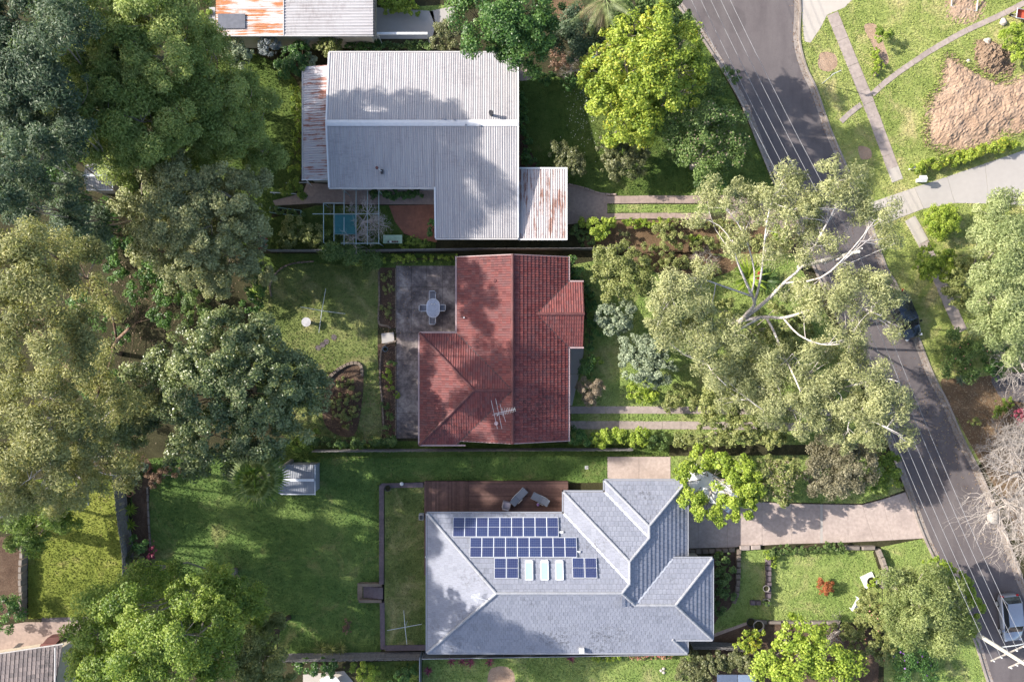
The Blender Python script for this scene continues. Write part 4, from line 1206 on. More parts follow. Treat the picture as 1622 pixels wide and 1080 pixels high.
TER = 0.5       # height of the terrace lawn
def brick_wall(label, line, h, mat, width=0.42, bw=0.13, z_base=0.0, name='brick_wall'):
    """a wall with a coping of bricks laid across it, each brick its own piece"""
    w = thing(name, label, 'wall', (*PX(line)[0], 0))
    pts = PX(line)
    mb = MB()
    ribbon(mb, pts, width / 2 - .03, -width / 2 + .03, z_base, h - 0.06)
    mb.build('core', mat, w)
    q = arc_points(pts, bw)
    me = MB().box((0, 0, 0), (bw - 0.014, width, 0.075)).me('brick', mat)
    for i in range(min(len(q) - 1, 290)):
        (x0, y0), (x1, y1) = q[i], q[i + 1]
        o = link('brick', me, w)
        o.location = ((x0 + x1) / 2, (y0 + y1) / 2, h - 0.028 + random.uniform(-.004, .004))
        o.rotation_euler = (0, 0, atan2(y1 - y0, x1 - x0))
    return w
brick_wall('purple brick retaining wall left of the terrace lawn, upper run', [(672, 766), (606, 767), (606, 922)], TER + .12, BRICK_DK)
brick_wall('purple brick retaining wall of the terrace, lower run past the stairs', [(607, 951), (608, 1024)], TER + .12, BRICK_DK)
brick_wall('purple brick wall along the foot of the terrace', [(612, 1022), (680, 1021)], TER + .12, BRICK_DK, 0.5)
w = PX([(609, 768), (700, 768), (700, 1030), (609, 1030)], TER)
structure('terrace', MB().prism(w, 0, TER - .01), GR_BACK, 'raised grass terrace between the brick wall and the grey house')
LAWNS.append((PX([(611, 770), (672, 770), (672, 1020), (611, 1020)], TER), TER, GR_BACK, 1.0))
st = thing('garden_stairs', 'brick garden stairs through the retaining wall', 'stairs', W(588, 936))
for k in range(4):
    a, b = W(576 + k * 8, 924)[0], W(576 + (k + 1) * 8, 924)[0]
    y0, y1 = W(0, 950)[1], W(0, 923)[1]
    MB().box(((a + b) / 2, (y0 + y1) / 2, 0.07 + 0.065 * k), (b - a - .01, y1 - y0 - .5, 0.14 + 0.13 * k)).build('step', BRICK_DK, st)
for py in (923.5, 949):
    MB().box((W(588, py)[0], W(588, py)[1], 0.28), (2.05, 0.24, 0.56)).build('side_wall', STONE, st)
MB().box((W(570.5, 936)[0], W(570, 936)[1], 0.05), (0.45, 1.55, 0.1)).build('landing', STONE, st)

deck = thing('timber_deck', 'red-brown timber deck above the grey house', 'deck', W(785, 790))
DZ = 0.75
BOARDS = [plain('deck_board_%d' % k, tuple(x * .8 for x in c), 0.7, var=0.2, scale=4) for k, c in enumerate([(0.115, 0.062, 0.052), (0.095, 0.052, 0.044), (0.135, 0.075, 0.064)])]
x0, xm_, x1 = W(672, 0, DZ)[0], W(743, 0, DZ)[0], W(900, 0, DZ)[0]
y0, y1 = W(0, 830, DZ)[1], W(0, 762, DZ)[1]
bw = 0.14
meh = [MB().box((0, 0, 0), (x1 - xm_ - .02, bw - .012, 0.03)).me('board', b) for b in BOARDS]
for k in range(int((y1 - y0) / bw)):
    o = link('board', random.choice(meh), deck); o.location = ((xm_ + x1) / 2, y1 - (k + .5) * bw, DZ + random.uniform(-.003, .003))
mev = [MB().box((0, 0, 0), (bw - .012, y1 - y0, 0.03)).me('board', b) for b in BOARDS]
for k in range(int((xm_ - x0) / bw)):
    o = link('board', random.choice(mev), deck); o.location = (x0 + (k + .5) * bw, (y0 + y1) / 2, DZ + random.uniform(-.003, .003))
yl = W(0, 910, DZ)[1]
mev2 = MB().box((0, 0, 0), (bw - .012, y0 - yl, 0.03)).me('board', BOARDS[2])
for k in range(5):
    o = link('board', mev2, deck); o.location = (x0 + (k + .5) * bw, (y0 + yl) / 2 - .02, DZ)
MB().prism([(x0 + .05, y0), (x1 - .05, y0), (x1 - .05, y1 - .06), (x0 + .05, y1 - .06)], 0, DZ - .03).build('subframe', BOARDS[1], deck)

def stone_row(label, line, w0, h0, step, mat, name='stone_wall', cat='wall'):
    pts = arc_points(PX(spline(line, 6)), step)
    w = thing(name, label, cat, (*pts[0], 0))
    r = random.Random(len(pts))
    for i in range(len(pts) - 1):
        (x0, y0), (x1, y1) = pts[i], pts[i + 1]
        an = atan2(y1 - y0, x1 - x0) + r.uniform(-.06, .06)
        l = step * r.uniform(.86, .97); ww = w0 * r.uniform(.85, 1.1); hh = h0 * r.uniform(.85, 1.1)
        c = ((x0 + x1) / 2, (y0 + y1) / 2)
        v, f = [], []
        for z, s in ((0, 1.0), (hh * .8, 1.0), (hh, .84)):
            for a, b in ((-1, -1), (1, -1), (1, 1), (-1, 1)):
                px_, py_ = a * l / 2 * s, b * ww / 2 * s
                v.append((c[0] + px_ * cos(an) - py_ * sin(an), c[1] + px_ * sin(an) + py_ * cos(an), z))
        f = [(8, 9, 10, 11)] + [(q * 4 + k, q * 4 + (k + 1) % 4, q * 4 + 4 + (k + 1) % 4, q * 4 + 4 + k) for q in (0, 1) for k in range(4)]
        MB().add(v, f).build('stone', mat, w)
    return w
stone_row('curved sandstone edging beside the grey house bed', [(1169, 868), (1168, 900), (1167, 930), (1162, 950), (1155, 960)], 0.42, 0.4, 0.55, STONE)
stone_row('dark stone wall across the middle of the front lawn', [(1215, 884), (1216, 915), (1215, 948)], 0.45, 0.5, 0.5, BRICK_DK)
stone_row('low dark stone stub beside the round pot', [(1187, 953), (1212, 953)], 0.45, 0.35, 0.5, BRICK_DK)
stone_row('sandstone edging below the wide driveway', [(1090, 872), (1125, 872), (1165, 869)], 0.4, 0.3, 0.6, STONE)
stone_row('sleeper edging along the far end of the front garden', [(1336, 866), (1388, 866)], 0.36, 0.5, 1.4, SLEEPER)
stone_row('sleeper wall bounding the front garden at the verge', [(1388, 868), (1394, 885), (1402, 908), (1396, 920), (1390, 932)], 0.36, 0.7, 0.75, SLEEPER)
stone_row('sleeper edging below the sunny front lawn', [(1192, 983), (1240, 984), (1290, 984), (1345, 985)], 0.3, 0.4, 1.3, SLEEPER)
stone_row('concrete block step beside the driveway edging', [(1170, 867), (1208, 865)], 0.45, 0.3, 1.0, CONC_PATH)
stone_row('curved stone edging around the worn lawn', [(430, 470), (428, 450), (440, 430), (462, 418), (500, 414)], 0.16, 0.12, 0.4, STONE)
stone_row('stone edging between worn lawn and weedy bed', [(600, 430), (601, 470), (600, 512), (612, 515), (622, 522)], 0.16, 0.14, 0.4, STONE)
stone_row('stone edging along the planted bed by the patio', [(628, 540), (612, 545), (604, 556), (602, 600), (606, 640), (608, 680)], 0.16, 0.14, 0.4, STONE)
stone_row('rough rock edging of the brown rockery bed', [(520, 600), (535, 586), (556, 575), (572, 578), (574, 600)], 0.3, 0.25, 0.35, STONE)
stone_row('brick edging along the patio side', [(627, 425), (627, 520)], 0.12, 0.12, 0.3, STONE)
stone_row('brick edging along the lower patio side', [(627, 548), (627, 692)], 0.12, 0.12, 0.3, STONE)
stone_row('grey block wall left of the yellowish lawn', [(42, 850), (41, 910), (40, 980)], 0.3, 0.9, 0.6, SLEEPER)
stone_row('pinkish kerb along the edge of the shaded front lawn', [(900, 292), (925, 298), (945, 305), (960, 308), (985, 308)], 0.16, 0.14, 0.5, CONC_PINK)
stone_row('timber edging beside the mulched fence bed', [(234, 770), (236, 820), (239, 870)], 0.16, 0.16, 0.7, SLEEPER)

ss = thing('stepping_stones', 'round stepping stones in the worn lawn', 'stepping stones', W(517, 545))
for k, (px, py) in enumerate(((517, 541), (529, 534), (504, 551), (511, 546))):
    c = W(px, py)
    MB().cyl((c[0], c[1], 0.0), 0.26, 0.05, 9).build('stone', BRICK_DK, ss)

# ------------------------------------------------------------------ garden furniture and small things
def chair(label, c, rz):
    t = thing('patio_chair', label, 'chair', (c[0], c[1], 0.06), rz, 'chairs around the patio table')
    w, d = 0.56, 0.56
    mb = MB()
    for k in range(6):
        mb.box((0, -d / 2 + 0.05 + k * 0.092, 0.43), (w - .06, 0.06, 0.02))
    mb.build('seat', STRAP, t, True)
    mb = MB()
    for k in range(5): mb.box((-w / 2 + 0.1 + k * 0.09, -d / 2 - 0.07, 0.68), (0.06, 0.02, 0.5), 0, Matrix.Rotation(0.22, 3, 'X'))
    mb.build('backrest', STRAP, t, True)
    MB().tube([(-w / 2, d / 2, 0.62), (-w / 2, -d / 2, 0.64), (-w / 2 + .06, -d / 2 - .12, 0.95), (w / 2 - .06, -d / 2 - .12, 0.95), (w / 2, -d / 2, 0.64), (w / 2, d / 2, 0.62)], 0.025, 6).build('arm_frame', ALU_WHITE, t, True)
    for sx in (-1, 1):
        for sy in (-1, 1): MB().tube([(sx * w / 2, sy * d / 2, 0), (sx * w / 2, sy * d / 2, 0.63)], 0.022, 6).build('leg', ALU_WHITE, t, True)
STRAP = plain('dark_blue_grey_strap', (0.16, 0.18, 0.23), 0.6)
tb = thing('patio_table', 'oval white aluminium table on the stained patio', 'table', (*W(686, 488)[:2], 0.06))
c = W(686, 488, 0.78)
def stadium(cx, cy, w, l, n=10):
    r = w / 2; s = l / 2 - r
    p = [(cx + r * cos(a), cy + s + r * sin(a)) for a in np.linspace(0, pi, n)]
    return p + [(cx + r * cos(a), cy - s + r * sin(a)) for a in np.linspace(pi, 2 * pi, n)]
o_, i_ = stadium(c[0], c[1], 1.2, 1.72), stadium(c[0], c[1], 1.08, 1.6)
mb = MB(); n = len(o_)
mb.add([(p[0], p[1], .8) for p in o_] + [(p[0], p[1], .8) for p in i_] + [(p[0], p[1], .75) for p in o_] + [(p[0], p[1], .75) for p in i_],
       [q for k in range(n) for q in ((k, (k + 1) % n, n + (k + 1) % n, n + k), (2 * n + k, 2 * n + (k + 1) % n, (k + 1) % n, k))])
mb.build('rim', ALU_WHITE, tb)
for k in range(12):
    x = c[0] - 0.5 + k * 0.091
    hh = sum(1 for _ in ()) or math.sqrt(max(0.0, 0.55 ** 2 - min(0.54, abs(x - c[0])) ** 2)) + 0.23
    MB().box((x, c[1], 0.775), (0.072, hh * 2, 0.02)).build('slat', TABLE_SLAT if 'TABLE_SLAT' in globals() else plain('table_slat', (0.42, 0.46, 0.56), 0.5), tb)
    TABLE_SLAT = bpy.data.materials['table_slat']
for sx in (-1, 1):
    for sy in (-1, 1): MB().cyl((c[0] + sx * .4, c[1] + sy * .55, 0.06), 0.03, 0.7, 8).build('leg', ALU_WHITE, tb)
for nm, px, py, hh in (('salt_shaker', 684, 481.5, .12), ('drinking_glass', 688, 482, .14)):
    q = W(px, py, 0.85)
    o = MB().cyl((q[0], q[1], 0.8), 0.05, hh, 10, 0.04).build(nm, plain(nm + '_white', (0.75, 0.72, 0.6), 0.3))
    tag(o, 'small pale pot on the oval patio table' if nm == 'salt_shaker' else 'small glass beside the pale pot on the patio table', 'pot' if nm == 'salt_shaker' else 'glass')
for lab, px, py, rz in (('strapped patio chair at the top end of the oval table', 686, 469, pi), ('strapped patio chair at the bottom end of the oval table', 686, 507, 0.0),
                        ('strapped patio chair left of the oval table', 673, 488.5, -pi / 2), ('strapped patio chair right of the oval table', 700, 488, pi / 2)):
    chair(lab, W(px, py), rz)

def lounger(label, p, q, head):
    a, b = Vector(W(*p, 1.1)), Vector(W(*q, 1.1))
    c = (a + b) / 2; rz = atan2((b - a).y, (b - a).x); l = (b - a).length
    t = thing('sun_lounger', label, 'sun lounger', (c.x, c.y, DZ + .015), rz, 'sun loungers on the deck')
    w = 0.62
    f = l * 0.58
    MB().box((-l / 2 + f / 2, 0, 0.33), (f, w, 0.06)).build('seat_pad', LOUNGE, t, True)
    MB().box((-l / 2 + f + (l - f) / 2, 0, 0.45), (l - f, w, 0.05), 0, Matrix.Rotation(-0.3, 3, 'Y')).build('backrest', LOUNGE2, t, True)
    for s in (-1, 1):
        MB().tube([(-l / 2, s * w / 2, 0.29), (l / 2 - .2, s * w / 2, 0.29)], 0.02, 6).build('side_rail', STEEL, t, True)
        MB().tube([(f - l / 2 - .25, s * (w / 2 + .05), 0.5), (f - l / 2 + .3, s * (w / 2 + .05), 0.5)], 0.02, 6).build('armrest', STEEL, t, True)
        for x in (-l / 2 + .15, l / 2 - .35): MB().cyl((x, s * (w / 2 - .04), 0), 0.02, 0.29, 6).build('leg', STEEL, t, True)
LOUNGE = plain('grey_blue_sling', (0.15, 0.17, 0.21), 0.6, var=0.08)
LOUNGE2 = plain('grey_blue_sling_back', (0.13, 0.15, 0.19), 0.6, var=0.08)
lounger('grey sun lounger lying diagonally beside the deck armchair', (832.5, 775.5), (811, 798), 1)
lounger('grey sun lounger nearer the right end of the deck', (843, 784), (869, 797), 1)
q = W(802, 800, 1.1)
ac = thing('deck_armchair', 'pale grey woven armchair on the deck by the roof edge', 'armchair', (q[0], q[1], DZ + .015), radians(-14))
WICK = plain('pale_grey_wicker', (0.27, 0.25, 0.27), 0.7)
MB().box((0, 0.05, 0.22), (0.6, 0.55, 0.44)).build('seat_base', WICK, ac, True)
MB().box((0, 0.06, 0.47), (0.5, 0.5, 0.09)).build('cushion', plain('mauve_cushion', (0.3, 0.27, 0.31), 0.8), ac, True)
MB().box((0, -0.3, 0.5), (0.58, 0.14, 0.66)).build('backrest', WICK, ac, True)
for s in (-1, 1): MB().box((s * .31, 0.04, 0.33), (0.1, 0.56, 0.62)).build('armrest', WICK, ac, True)
q = W(852.5, 799, 0.9)
bm = bmesh.new(); bmesh.ops.create_icosphere(bm, subdivisions=3, radius=0.14)
for v in bm.verts: v.co += Vector((q[0], q[1], DZ + .15))
me = bpy.data.meshes.new('ball'); bm.to_mesh(me); bm.free(); me.materials.append(plain('purple_rubber', (0.2, 0.12, 0.3), 0.5))
tag(link('ball', me), 'small purple ball on the deck below the right lounger', 'ball')

def clothesline(label, c, tips, zt=2.0, mat=STEEL, z_base=0.0, lines=False):
    x, y = W(*c, zt)[:2]
    t = thing('rotary_clothesline', label, 'clothesline', (x, y, z_base))
    MB().cyl((x, y, z_base), 0.035, zt - z_base - .1, 8).build('mast', mat, t)
    hub = Vector((x, y, zt - .2))
    T_ = [Vector(W(*p, zt)) for p in tips]
    for q in T_: MB().tube([hub, q], [0.03, 0.02], 6).build('arm', mat, t)
    if lines:
        mb = MB()
        for f in (0.55, 0.78, 0.97):
            for k in range(len(T_)):
                a = hub.lerp(T_[k], f); b = hub.lerp(T_[(k + 1) % len(T_)], f)
                mb.tube([a, b], 0.0035, 3, False)
        mb.build('wires', mat, t)
clothesline('rotary clothesline standing on the worn rear lawn', (509, 492), [(516, 457), (476, 486), (505, 527), (547, 497)])
clothesline('rotary clothesline on the terrace beside the grey house', (641, 994), [(639.5, 966), (668, 988), (644.5, 1020), (613, 998)], 2.3, STEEL, TER)
bt = thing('bird_bath', 'round white bird bath on the worn rear lawn', 'bird bath', W(485, 510))
c = W(485, 510, 0.8)
MB().cyl((c[0], c[1], 0), 0.22, 0.7, 12, 0.1).build('pedestal', WHITE_PAINT, bt)
MB().cyl((c[0], c[1], 0.7), 0.2, 0.12, 20, 0.42).build('bowl', plain('pale_bowl', (0.36, 0.35, 0.37), 0.6), bt)

pg = thing('pergola_frame', 'pale teal steel pergola frame behind the white house', 'pergola', W(560, 345))
z = 2.5
def bar(a, b, name='bar', r=0.036): MB().tube([W(*a, z), W(*b, z)], r, 5).build(name, TEAL_METAL, pg)
for x, y0, y1 in ((512.5, 322, 384), (529, 323, 382), (545, 300, 388), (564, 300, 388), (582, 300, 388), (600, 300, 387)): bar((x, y0), (x, y1), 'rafter')
for a, b in (((512, 322), (545, 322)), ((495, 339), (600, 339)), ((540, 385.5), (600, 385.5))): bar(a, b, 'beam', 0.034)
for x, y in ((512, 322), (512, 384), (545, 385), (600, 385), (600, 302), (545, 302)):
    c = W(x, y, z); MB().cyl((c[0], c[1], 0), 0.04, z, 6).build('post', TEAL_METAL, pg)
sc_ = thing('shade_cloth', 'dark teal shade cloth stretched on the pergola frame', 'shade cloth', W(546, 356))
n = 10; a, b = W(530, 371, 2.6), W(563, 340, 2.6)
mb = MB()
for j in range(n + 1):
    for i in range(n + 1):
        u_, v_ = i / n, j / n
        mb.v.append((a[0] + (b[0] - a[0]) * u_, a[1] + (b[1] - a[1]) * v_, 2.57 - 0.12 * sin(pi * u_) * sin(pi * v_)))
mb.f = [(j * (n + 1) + i, j * (n + 1) + i + 1, (j + 1) * (n + 1) + i + 1, (j + 1) * (n + 1) + i) for j in range(n) for i in range(n)]
mb.build('cloth', plain('teal_shade_fabric', (0.025, 0.1, 0.108), 0.85, var=0.15), sc_, smooth=True)
MB().tube([(a[0], a[1], 2.57), (b[0], a[1], 2.57), (b[0], b[1], 2.57), (a[0], b[1], 2.57), (a[0], a[1], 2.57)], 0.012, 4).build('hem', TEAL_METAL, sc_)

def trough(label, p, q, mat, w=0.5, h=0.5):
    a, b = Vector(W(*p)), Vector(W(*q))
    c = (a + b) / 2; an = atan2((b - a).y, (b - a).x); l = (b - a).length
    t = thing('planter_trough', label, 'planter', (c.x, c.y, 0), an)
    for s in (-1, 1):
        MB().box((0, s * w / 2, h / 2), (l, 0.04, h)).build('side_board', mat, t, True)
        MB().box((s * l / 2, 0, h / 2), (0.04, w - .04, h)).build('end_board', mat, t, True)
    MB().box((0, 0, h / 2 - .05), (l - .06, w - .06, h - .02)).build('soil', LITTER, t, True)
trough('long pale green garden trough beside the pinkish path', (430, 333), (478, 339), plain('pale_green_board', (0.25, 0.4, 0.36), 0.6))
rl = thing('garden_rail', 'white bent rail beside the pinkish path', 'rail', W(455, 308))
MB().tube([W(428, 305, .9), W(452, 306, .9), (W(478, 308, .9)), W(487, 312, .6)], 0.045, 6).build('rail_bar', WHITE_PAINT, rl)
for p in ((431, 305), (476, 308)): MB().cyl((*W(*p, .9)[:2], 0), 0.03, .9, 6).build('post', WHITE_PAINT, rl)
rl = thing('garden_rail', 'short white rail beside the lean-to shrubs', 'rail', W(470, 290))
MB().tube([W(453, 290, .9), W(488, 289, .9)], 0.035, 6).build('rail_bar', WHITE_PAINT, rl)
for p in ((455, 290), (486, 289)): MB().cyl((*W(*p, .9)[:2], 0), 0.03, .9, 6).build('post', WHITE_PAINT, rl)
lad = thing('plank', 'white plank leaning at the lean-to corner', 'plank', W(489, 290))
a, b = Vector(W(484, 284, 2.4)), Vector(W(494, 295, 0.0))
d = (b - a); s = Vector((-d.y, d.x, 0)).normalized() * 0.09
MB().add([a + s, a - s, b - s, b + s, a + s + Vector((0, 0, .04)), a - s + Vector((0, 0, .04)), b - s + Vector((0, 0, .04)), b + s + Vector((0, 0, .04))], [(3, 2, 1, 0), (4, 5, 6, 7), (0, 1, 5, 4), (1, 2, 6, 5), (2, 3, 7, 6), (3, 0, 4, 7)]).build('board', WHITE_PAINT, lad)
gb = thing('potting_bench', 'pale green potting bench with small pots near the pergola', 'bench', W(622, 379))
c = W(622, 379, .8)
MB().box((c[0], c[1], .8), (1.7, .75, .06)).build('top', plain('pale_sage_board', (0.3, 0.4, 0.28), 0.6), gb)
for sx in (-1, 1):
    for sy in (-1, 1): MB().box((c[0] + sx * .75, c[1] + sy * .3, .39), (.07, .07, .77)).build('leg', WOOD_PALE, gb)
for k in range(5):
    q = W(615 + k * 3.6, 383, .95)
    tag(MB().cyl((q[0], q[1], .832), .07, .16, 10, .09).build('flower_pot', [DARKMETAL, WHITE_PAINT, TILE_CAP, TILE_CAP, TILE_CAP][k]), ['black plastic pot on the green potting bench', 'white pot second from left on the green potting bench', 'terracotta pot in the middle of the potting bench', 'terracotta pot second from right on the potting bench', 'terracotta pot at the right end of the potting bench'][k], 'pot', 'pots on the potting bench')

def wheelie_bin(label, c, lidmat, rz=0.0):
    t = thing('wheelie_bin', label, 'bin', W(*c), rz)
    v = []
    for zz, s in ((0.08, .42), (0.95, .55)):
        for a, b in ((-1, -1), (1, -1), (1, 1), (-1, 1)): v.append((a * s / 2, b * s * 1.15 / 2, zz))
    MB().add(v, [(0, 3, 2, 1), (4, 5, 6, 7), (0, 1, 5, 4), (1, 2, 6, 5), (2, 3, 7, 6), (3, 0, 4, 7)]).build('body', DARKMETAL, t, True)
    MB().box((0, 0, 1.0), (.6, .72, .07)).box((0, .36, 1.0), (.5, .08, .05)).build('lid', lidmat, t, True)
    for s in (-1, 1): MB().tube([(s * .2, -.28, .1), (s * .27, -.28, .1)], .1, 10).build('wheel', RUBBER, t, True)
wheelie_bin('wheelie bin with a red lid under the top trees', (926.5, 102), plain('red_plastic', (0.5, 0.012, 0.02), 0.45), radians(8))
wheelie_bin('wheelie bin with a blue lid beside the red one', (936, 100), plain('blue_plastic', (0.03, 0.16, 0.42), 0.45), radians(-5))

def pot(label, c, r, h, mat, z=0.0, name='garden_pot'):
    x, y = W(*c, z + h)[:2]
    t = thing(name, label, 'pot', (x, y, z))
    v, f = [], []
    prof = [(r * .7, 0), (r, h), (r * .86, h), (r * .8, h - .12)]
    n = 18
    mb = MB()
    for (rr, zz) in prof:
        for k in range(n): mb.v.append((x + rr * cos(2 * pi * k / n), y + rr * sin(2 * pi * k / n), z + zz))
    for q in range(3):
        for k in range(n): mb.f.append((q * n + k, q * n + (k + 1) % n, (q + 1) * n + (k + 1) % n, (q + 1) * n + k))
    mb.build('pot_body', mat, t, smooth=False)
    MB().cyl((x, y, z + h - .16), r * .8, 0.03, n).build('soil', LITTER, t)
    return t
POTG = plain('grey_glazed_pot', (0.22, 0.2, 0.19), 0.5)
pot('round grey pot at the end of the dark stone stub', (1214.5, 954), .33, .55, POTG)
pot('grey pot standing on the dark stone wall', (1214, 932), .3, .4, POTG, 0.5)
pot('wide grey pot in the dark bed below the lawn edging', (1202, 991), .5, .55, POTG)
pot('dark low pot in the corner of the lower bed', (1190, 986), .42, .4, DARKMETAL)
pot('white pot with a green plant by the sleeper wall', (1381, 921), .5, .6, WHITE_PAINT)
TERRA = plain('terracotta', (0.38, 0.17, 0.11), 0.75)
pot('terracotta pot in the fence bed, nearer the boundary', (232, 743), .26, .45, TERRA)
pot('terracotta pot in the fence bed, beside the paling fence', (205, 782), .28, .45, TERRA)
pot('small blue-grey pot by the patio step', (610, 553), .24, .35, plain('blue_grey_glaze', (0.12, 0.17, 0.22), 0.4))
pot('round dark tub in the terrace corner', (614, 773), .3, .4, DARKMETAL, TER)
pot('plain stone pot in the planted bed by the patio', (618, 571), .16, .3, STONE)
wb = thing('square_plinth', 'white square plinth under the white pot', 'plinth', W(1376, 919))
c = W(1375, 918); MB().box((c[0], c[1], .09), (1.15, 1.15, .18), radians(25)).build('block', WHITE_PAINT, wb)
bn_ = thing('garden_bench', 'white garden bench half hidden by the front shrubs', 'bench', W(1354, 955), radians(62))
for k in range(4): MB().box((0, -.2 + k * .14, .45), (1.3, .12, .04)).build('slat', WHITE_PAINT, bn_, True)
for k in range(3): MB().box((0, .3, .55 + k * .13), (1.3, .03, .1)).build('back_slat', WHITE_PAINT, bn_, True)
for s in (-1, 1): MB().box((s * .58, 0, .22), (.06, .5, .43)).build('leg', WHITE_PAINT, bn_, True)
tb = thing('garden_table', 'pale round topped table at the bottom edge', 'table', W(520, 1078))
c = W(523, 1086, .75)
MB().cyl((c[0], c[1], .72), .95, .04, 24).build('top', WHITE_PAINT, tb)
MB().cyl((c[0], c[1], 0), .08, .72, 10).build('stem', DARKMETAL, tb)
hb = thing('folding_stool', 'dark metal folding stool beside the pale table', 'stool', W(512, 1079))
c = W(511, 1077, .45)
MB().box((c[0], c[1], .45), (.4, .4, .04), .6).build('seat', WHITE_PAINT, hb)
for s in (-1, 1): MB().tube([(c[0] + s * .17, c[1] - .17, 0), (c[0] - s * .17, c[1] + .17, .44)], .015, 5).build('leg', DARKMETAL, hb)
ac = thing('air_conditioner', 'small grey air conditioner beside the deck corner', 'air conditioner', W(668, 819))
c = W(667, 819, 1.2); MB().box((c[0], c[1], TER + .35), (.4, .5, .7)).build('case', GUTTER_PALE, ac); MB().box((c[0], c[1], TER + .72), (.3, .4, .04)).build('grille', DARKMETAL, ac)
for lab, px, py, zz in (('round white lamp on the purple brick wall', 636, 766.5, TER + .12), ('round white lamp at the west eave of the grey house', 675.5, 882, TER)):
    t = thing('garden_lamp', lab, 'lamp', W(px, py, zz)); c = W(px, py, zz + .3)
    MB().cyl((c[0], c[1], zz), .05, .2, 8).build('stem', DARKMETAL, t); MB().cyl((c[0], c[1], zz + .2), .17, .12, 16, .1).build('globe', WHITE_PAINT, t)
iv = thing('inspection_cover', 'small white drain cover on the lawn above the grey house', 'drain cover', W(929, 740))
c = W(929, 740); MB().box((c[0], c[1], .03), (.3, .3, .06)).build('frame', WHITE_PAINT, iv); MB().box((c[0], c[1], .065), (.2, .2, .02)).build('lid', GUTTER_PALE, iv)
for k, (px, py) in enumerate(((1047, 1061), (1051, 1058), (1051, 1064))):
    c = W(px, py); bm = bmesh.new(); bmesh.ops.create_icosphere(bm, subdivisions=2, radius=.14)
    for v in bm.verts: v.co = Vector((v.co.x * 1.1, v.co.y, v.co.z * .7)) + Vector((c[0], c[1], .08))
    me = bpy.data.meshes.new('pale_stone'); bm.to_mesh(me); bm.free(); me.materials.append(CONC_PALE)
    tag(link('pale_stone', me), ['leftmost', 'upper', 'lower'][k] + ' of three white stones on the lower lawn strip', 'stone', 'white stones on the lower lawn strip')
def rock(label, px, py, r, mat, seed, name='rock', h=.7):
    c = W(px, py); bm = bmesh.new(); bmesh.ops.create_icosphere(bm, subdivisions=3, radius=r)
    rr = random.Random(seed); ph = [rr.uniform(0, 6) for _ in range(6)]
    for v in bm.verts:
        k = 1 + .14 * sin(3 * v.co.x / r + ph[0]) + .12 * sin(4 * v.co.y / r + ph[1]) + .1 * sin(5 * v.co.z / r + ph[2])
        v.co = Vector((v.co.x * k * 1.15 + c[0], v.co.y * k + c[1], v.co.z * k * h + r * h * .6))
    me = bpy.data.meshes.new(name); bm.to_mesh(me); bm.free(); me.materials.append(mat)
    return tag(link(name, me), label, 'rock')
rock('pale grey boulder under the leafless tree by the kerb', 1570, 819, .48, CONC_GREY, 1)
rock('white stone on the grass above the rubble heap', 1562, 66, .26, CONC_PALE, 2)
rock('pale stone near the red wheelbarrow', 1588, 36, .3, CONC_PALE, 3)
rock('small white stone on the grass left of the rubble heap', 1533, 97, .16, CONC_PALE, 4)
rock('small stone at the foot of the young verge shrub', 1387, 119, .2, STONE, 5)

# letterbox, hedge post, sign, wheelbarrow, goal
lb = thing('letterbox', 'white letterbox beside the pale driveway', 'letterbox', W(1453, 288))
c = W(1453, 287)
MB().box((c[0], c[1], .5), (.3, .3, 1.0)).build('pillar', WHITE_PAINT, lb)
MB().add([(c[0] - .32, c[1] - .3, 1.0), (c[0] + .32, c[1] - .3, 1.0), (c[0] + .32, c[1] + .3, 1.0), (c[0] - .32, c[1] + .3, 1.0), (c[0] - .32, c[1], 1.22), (c[0] + .32, c[1], 1.22)], [(0, 3, 2, 1), (0, 1, 5, 4), (2, 3, 4, 5), (0, 4, 3), (1, 2, 5)]).build('roof', WHITE_PAINT, lb)
pt = thing('marker_post', 'short white post at the end of the yellow hedge', 'post', W(1440, 269))
c = W(1440, 269); MB().box((c[0], c[1], .45), (.12, .12, .9)).box((c[0], c[1], .93), (.16, .16, .06)).build('shaft', WHITE_PAINT, pt)
sg = thing('street_sign', 'slim street sign pole on the verge beside the footpath', 'sign', W(1302, 133))
c = W(1302, 133)
MB().cyl((c[0], c[1], 0), .035, 2.9, 8).build('pole', STEEL, sg)
MB().box((c[0] + .2, c[1] + .1, 2.7), (.85, .03, .22), radians(24)).build('blade', WHITE_PAINT, sg)
ba = thing('wheelbarrow', 'red wheelbarrow with a silver rim at the right edge', 'wheelbarrow', W(1616, 28), radians(-8))
v = [(-.45, -.3, .35), (.4, -.3, .35), (.4, .3, .35), (-.45, .3, .35), (-.75, -.42, .7), (.7, -.42, .62), (.7, .42, .62), (-.75, .42, .7)]
MB().add(v, [(0, 1, 2, 3), (0, 4, 5, 1), (1, 5, 6, 2), (2, 6, 7, 3), (3, 7, 4, 0)]).build('tray', plain('faded_red_tray', (0.45, 0.09, 0.05), 0.5), ba, True)
MB().tube([v[4], v[5], v[6], v[7], v[4]], .05, 6).build('rim', STEEL, ba, True)
MB().tube([(-.95, -.04, .2), (-.95, .04, .2)], .2, 14).build('wheel', RUBBER, ba, True)
for s in (-1, 1): MB().tube([(-.95, s * .06, .2), (.3, s * .3, .33), (1.15, s * .34, .55)], .03, 6).build('handle', STEEL, ba, True)
gf = thing('goal_frame', 'white tubular goal frame on trodden earth at the top edge', 'goal', W(1528, 0))
for a, b, nm in (((1507, 10), (1509, -22), 'side_bar'), ((1547, 18), (1551, -22), 'side_bar')):
    MB().tube([W(*a, .06), W(*b, .9)], .05, 6).build(nm, WHITE_PAINT, gf)
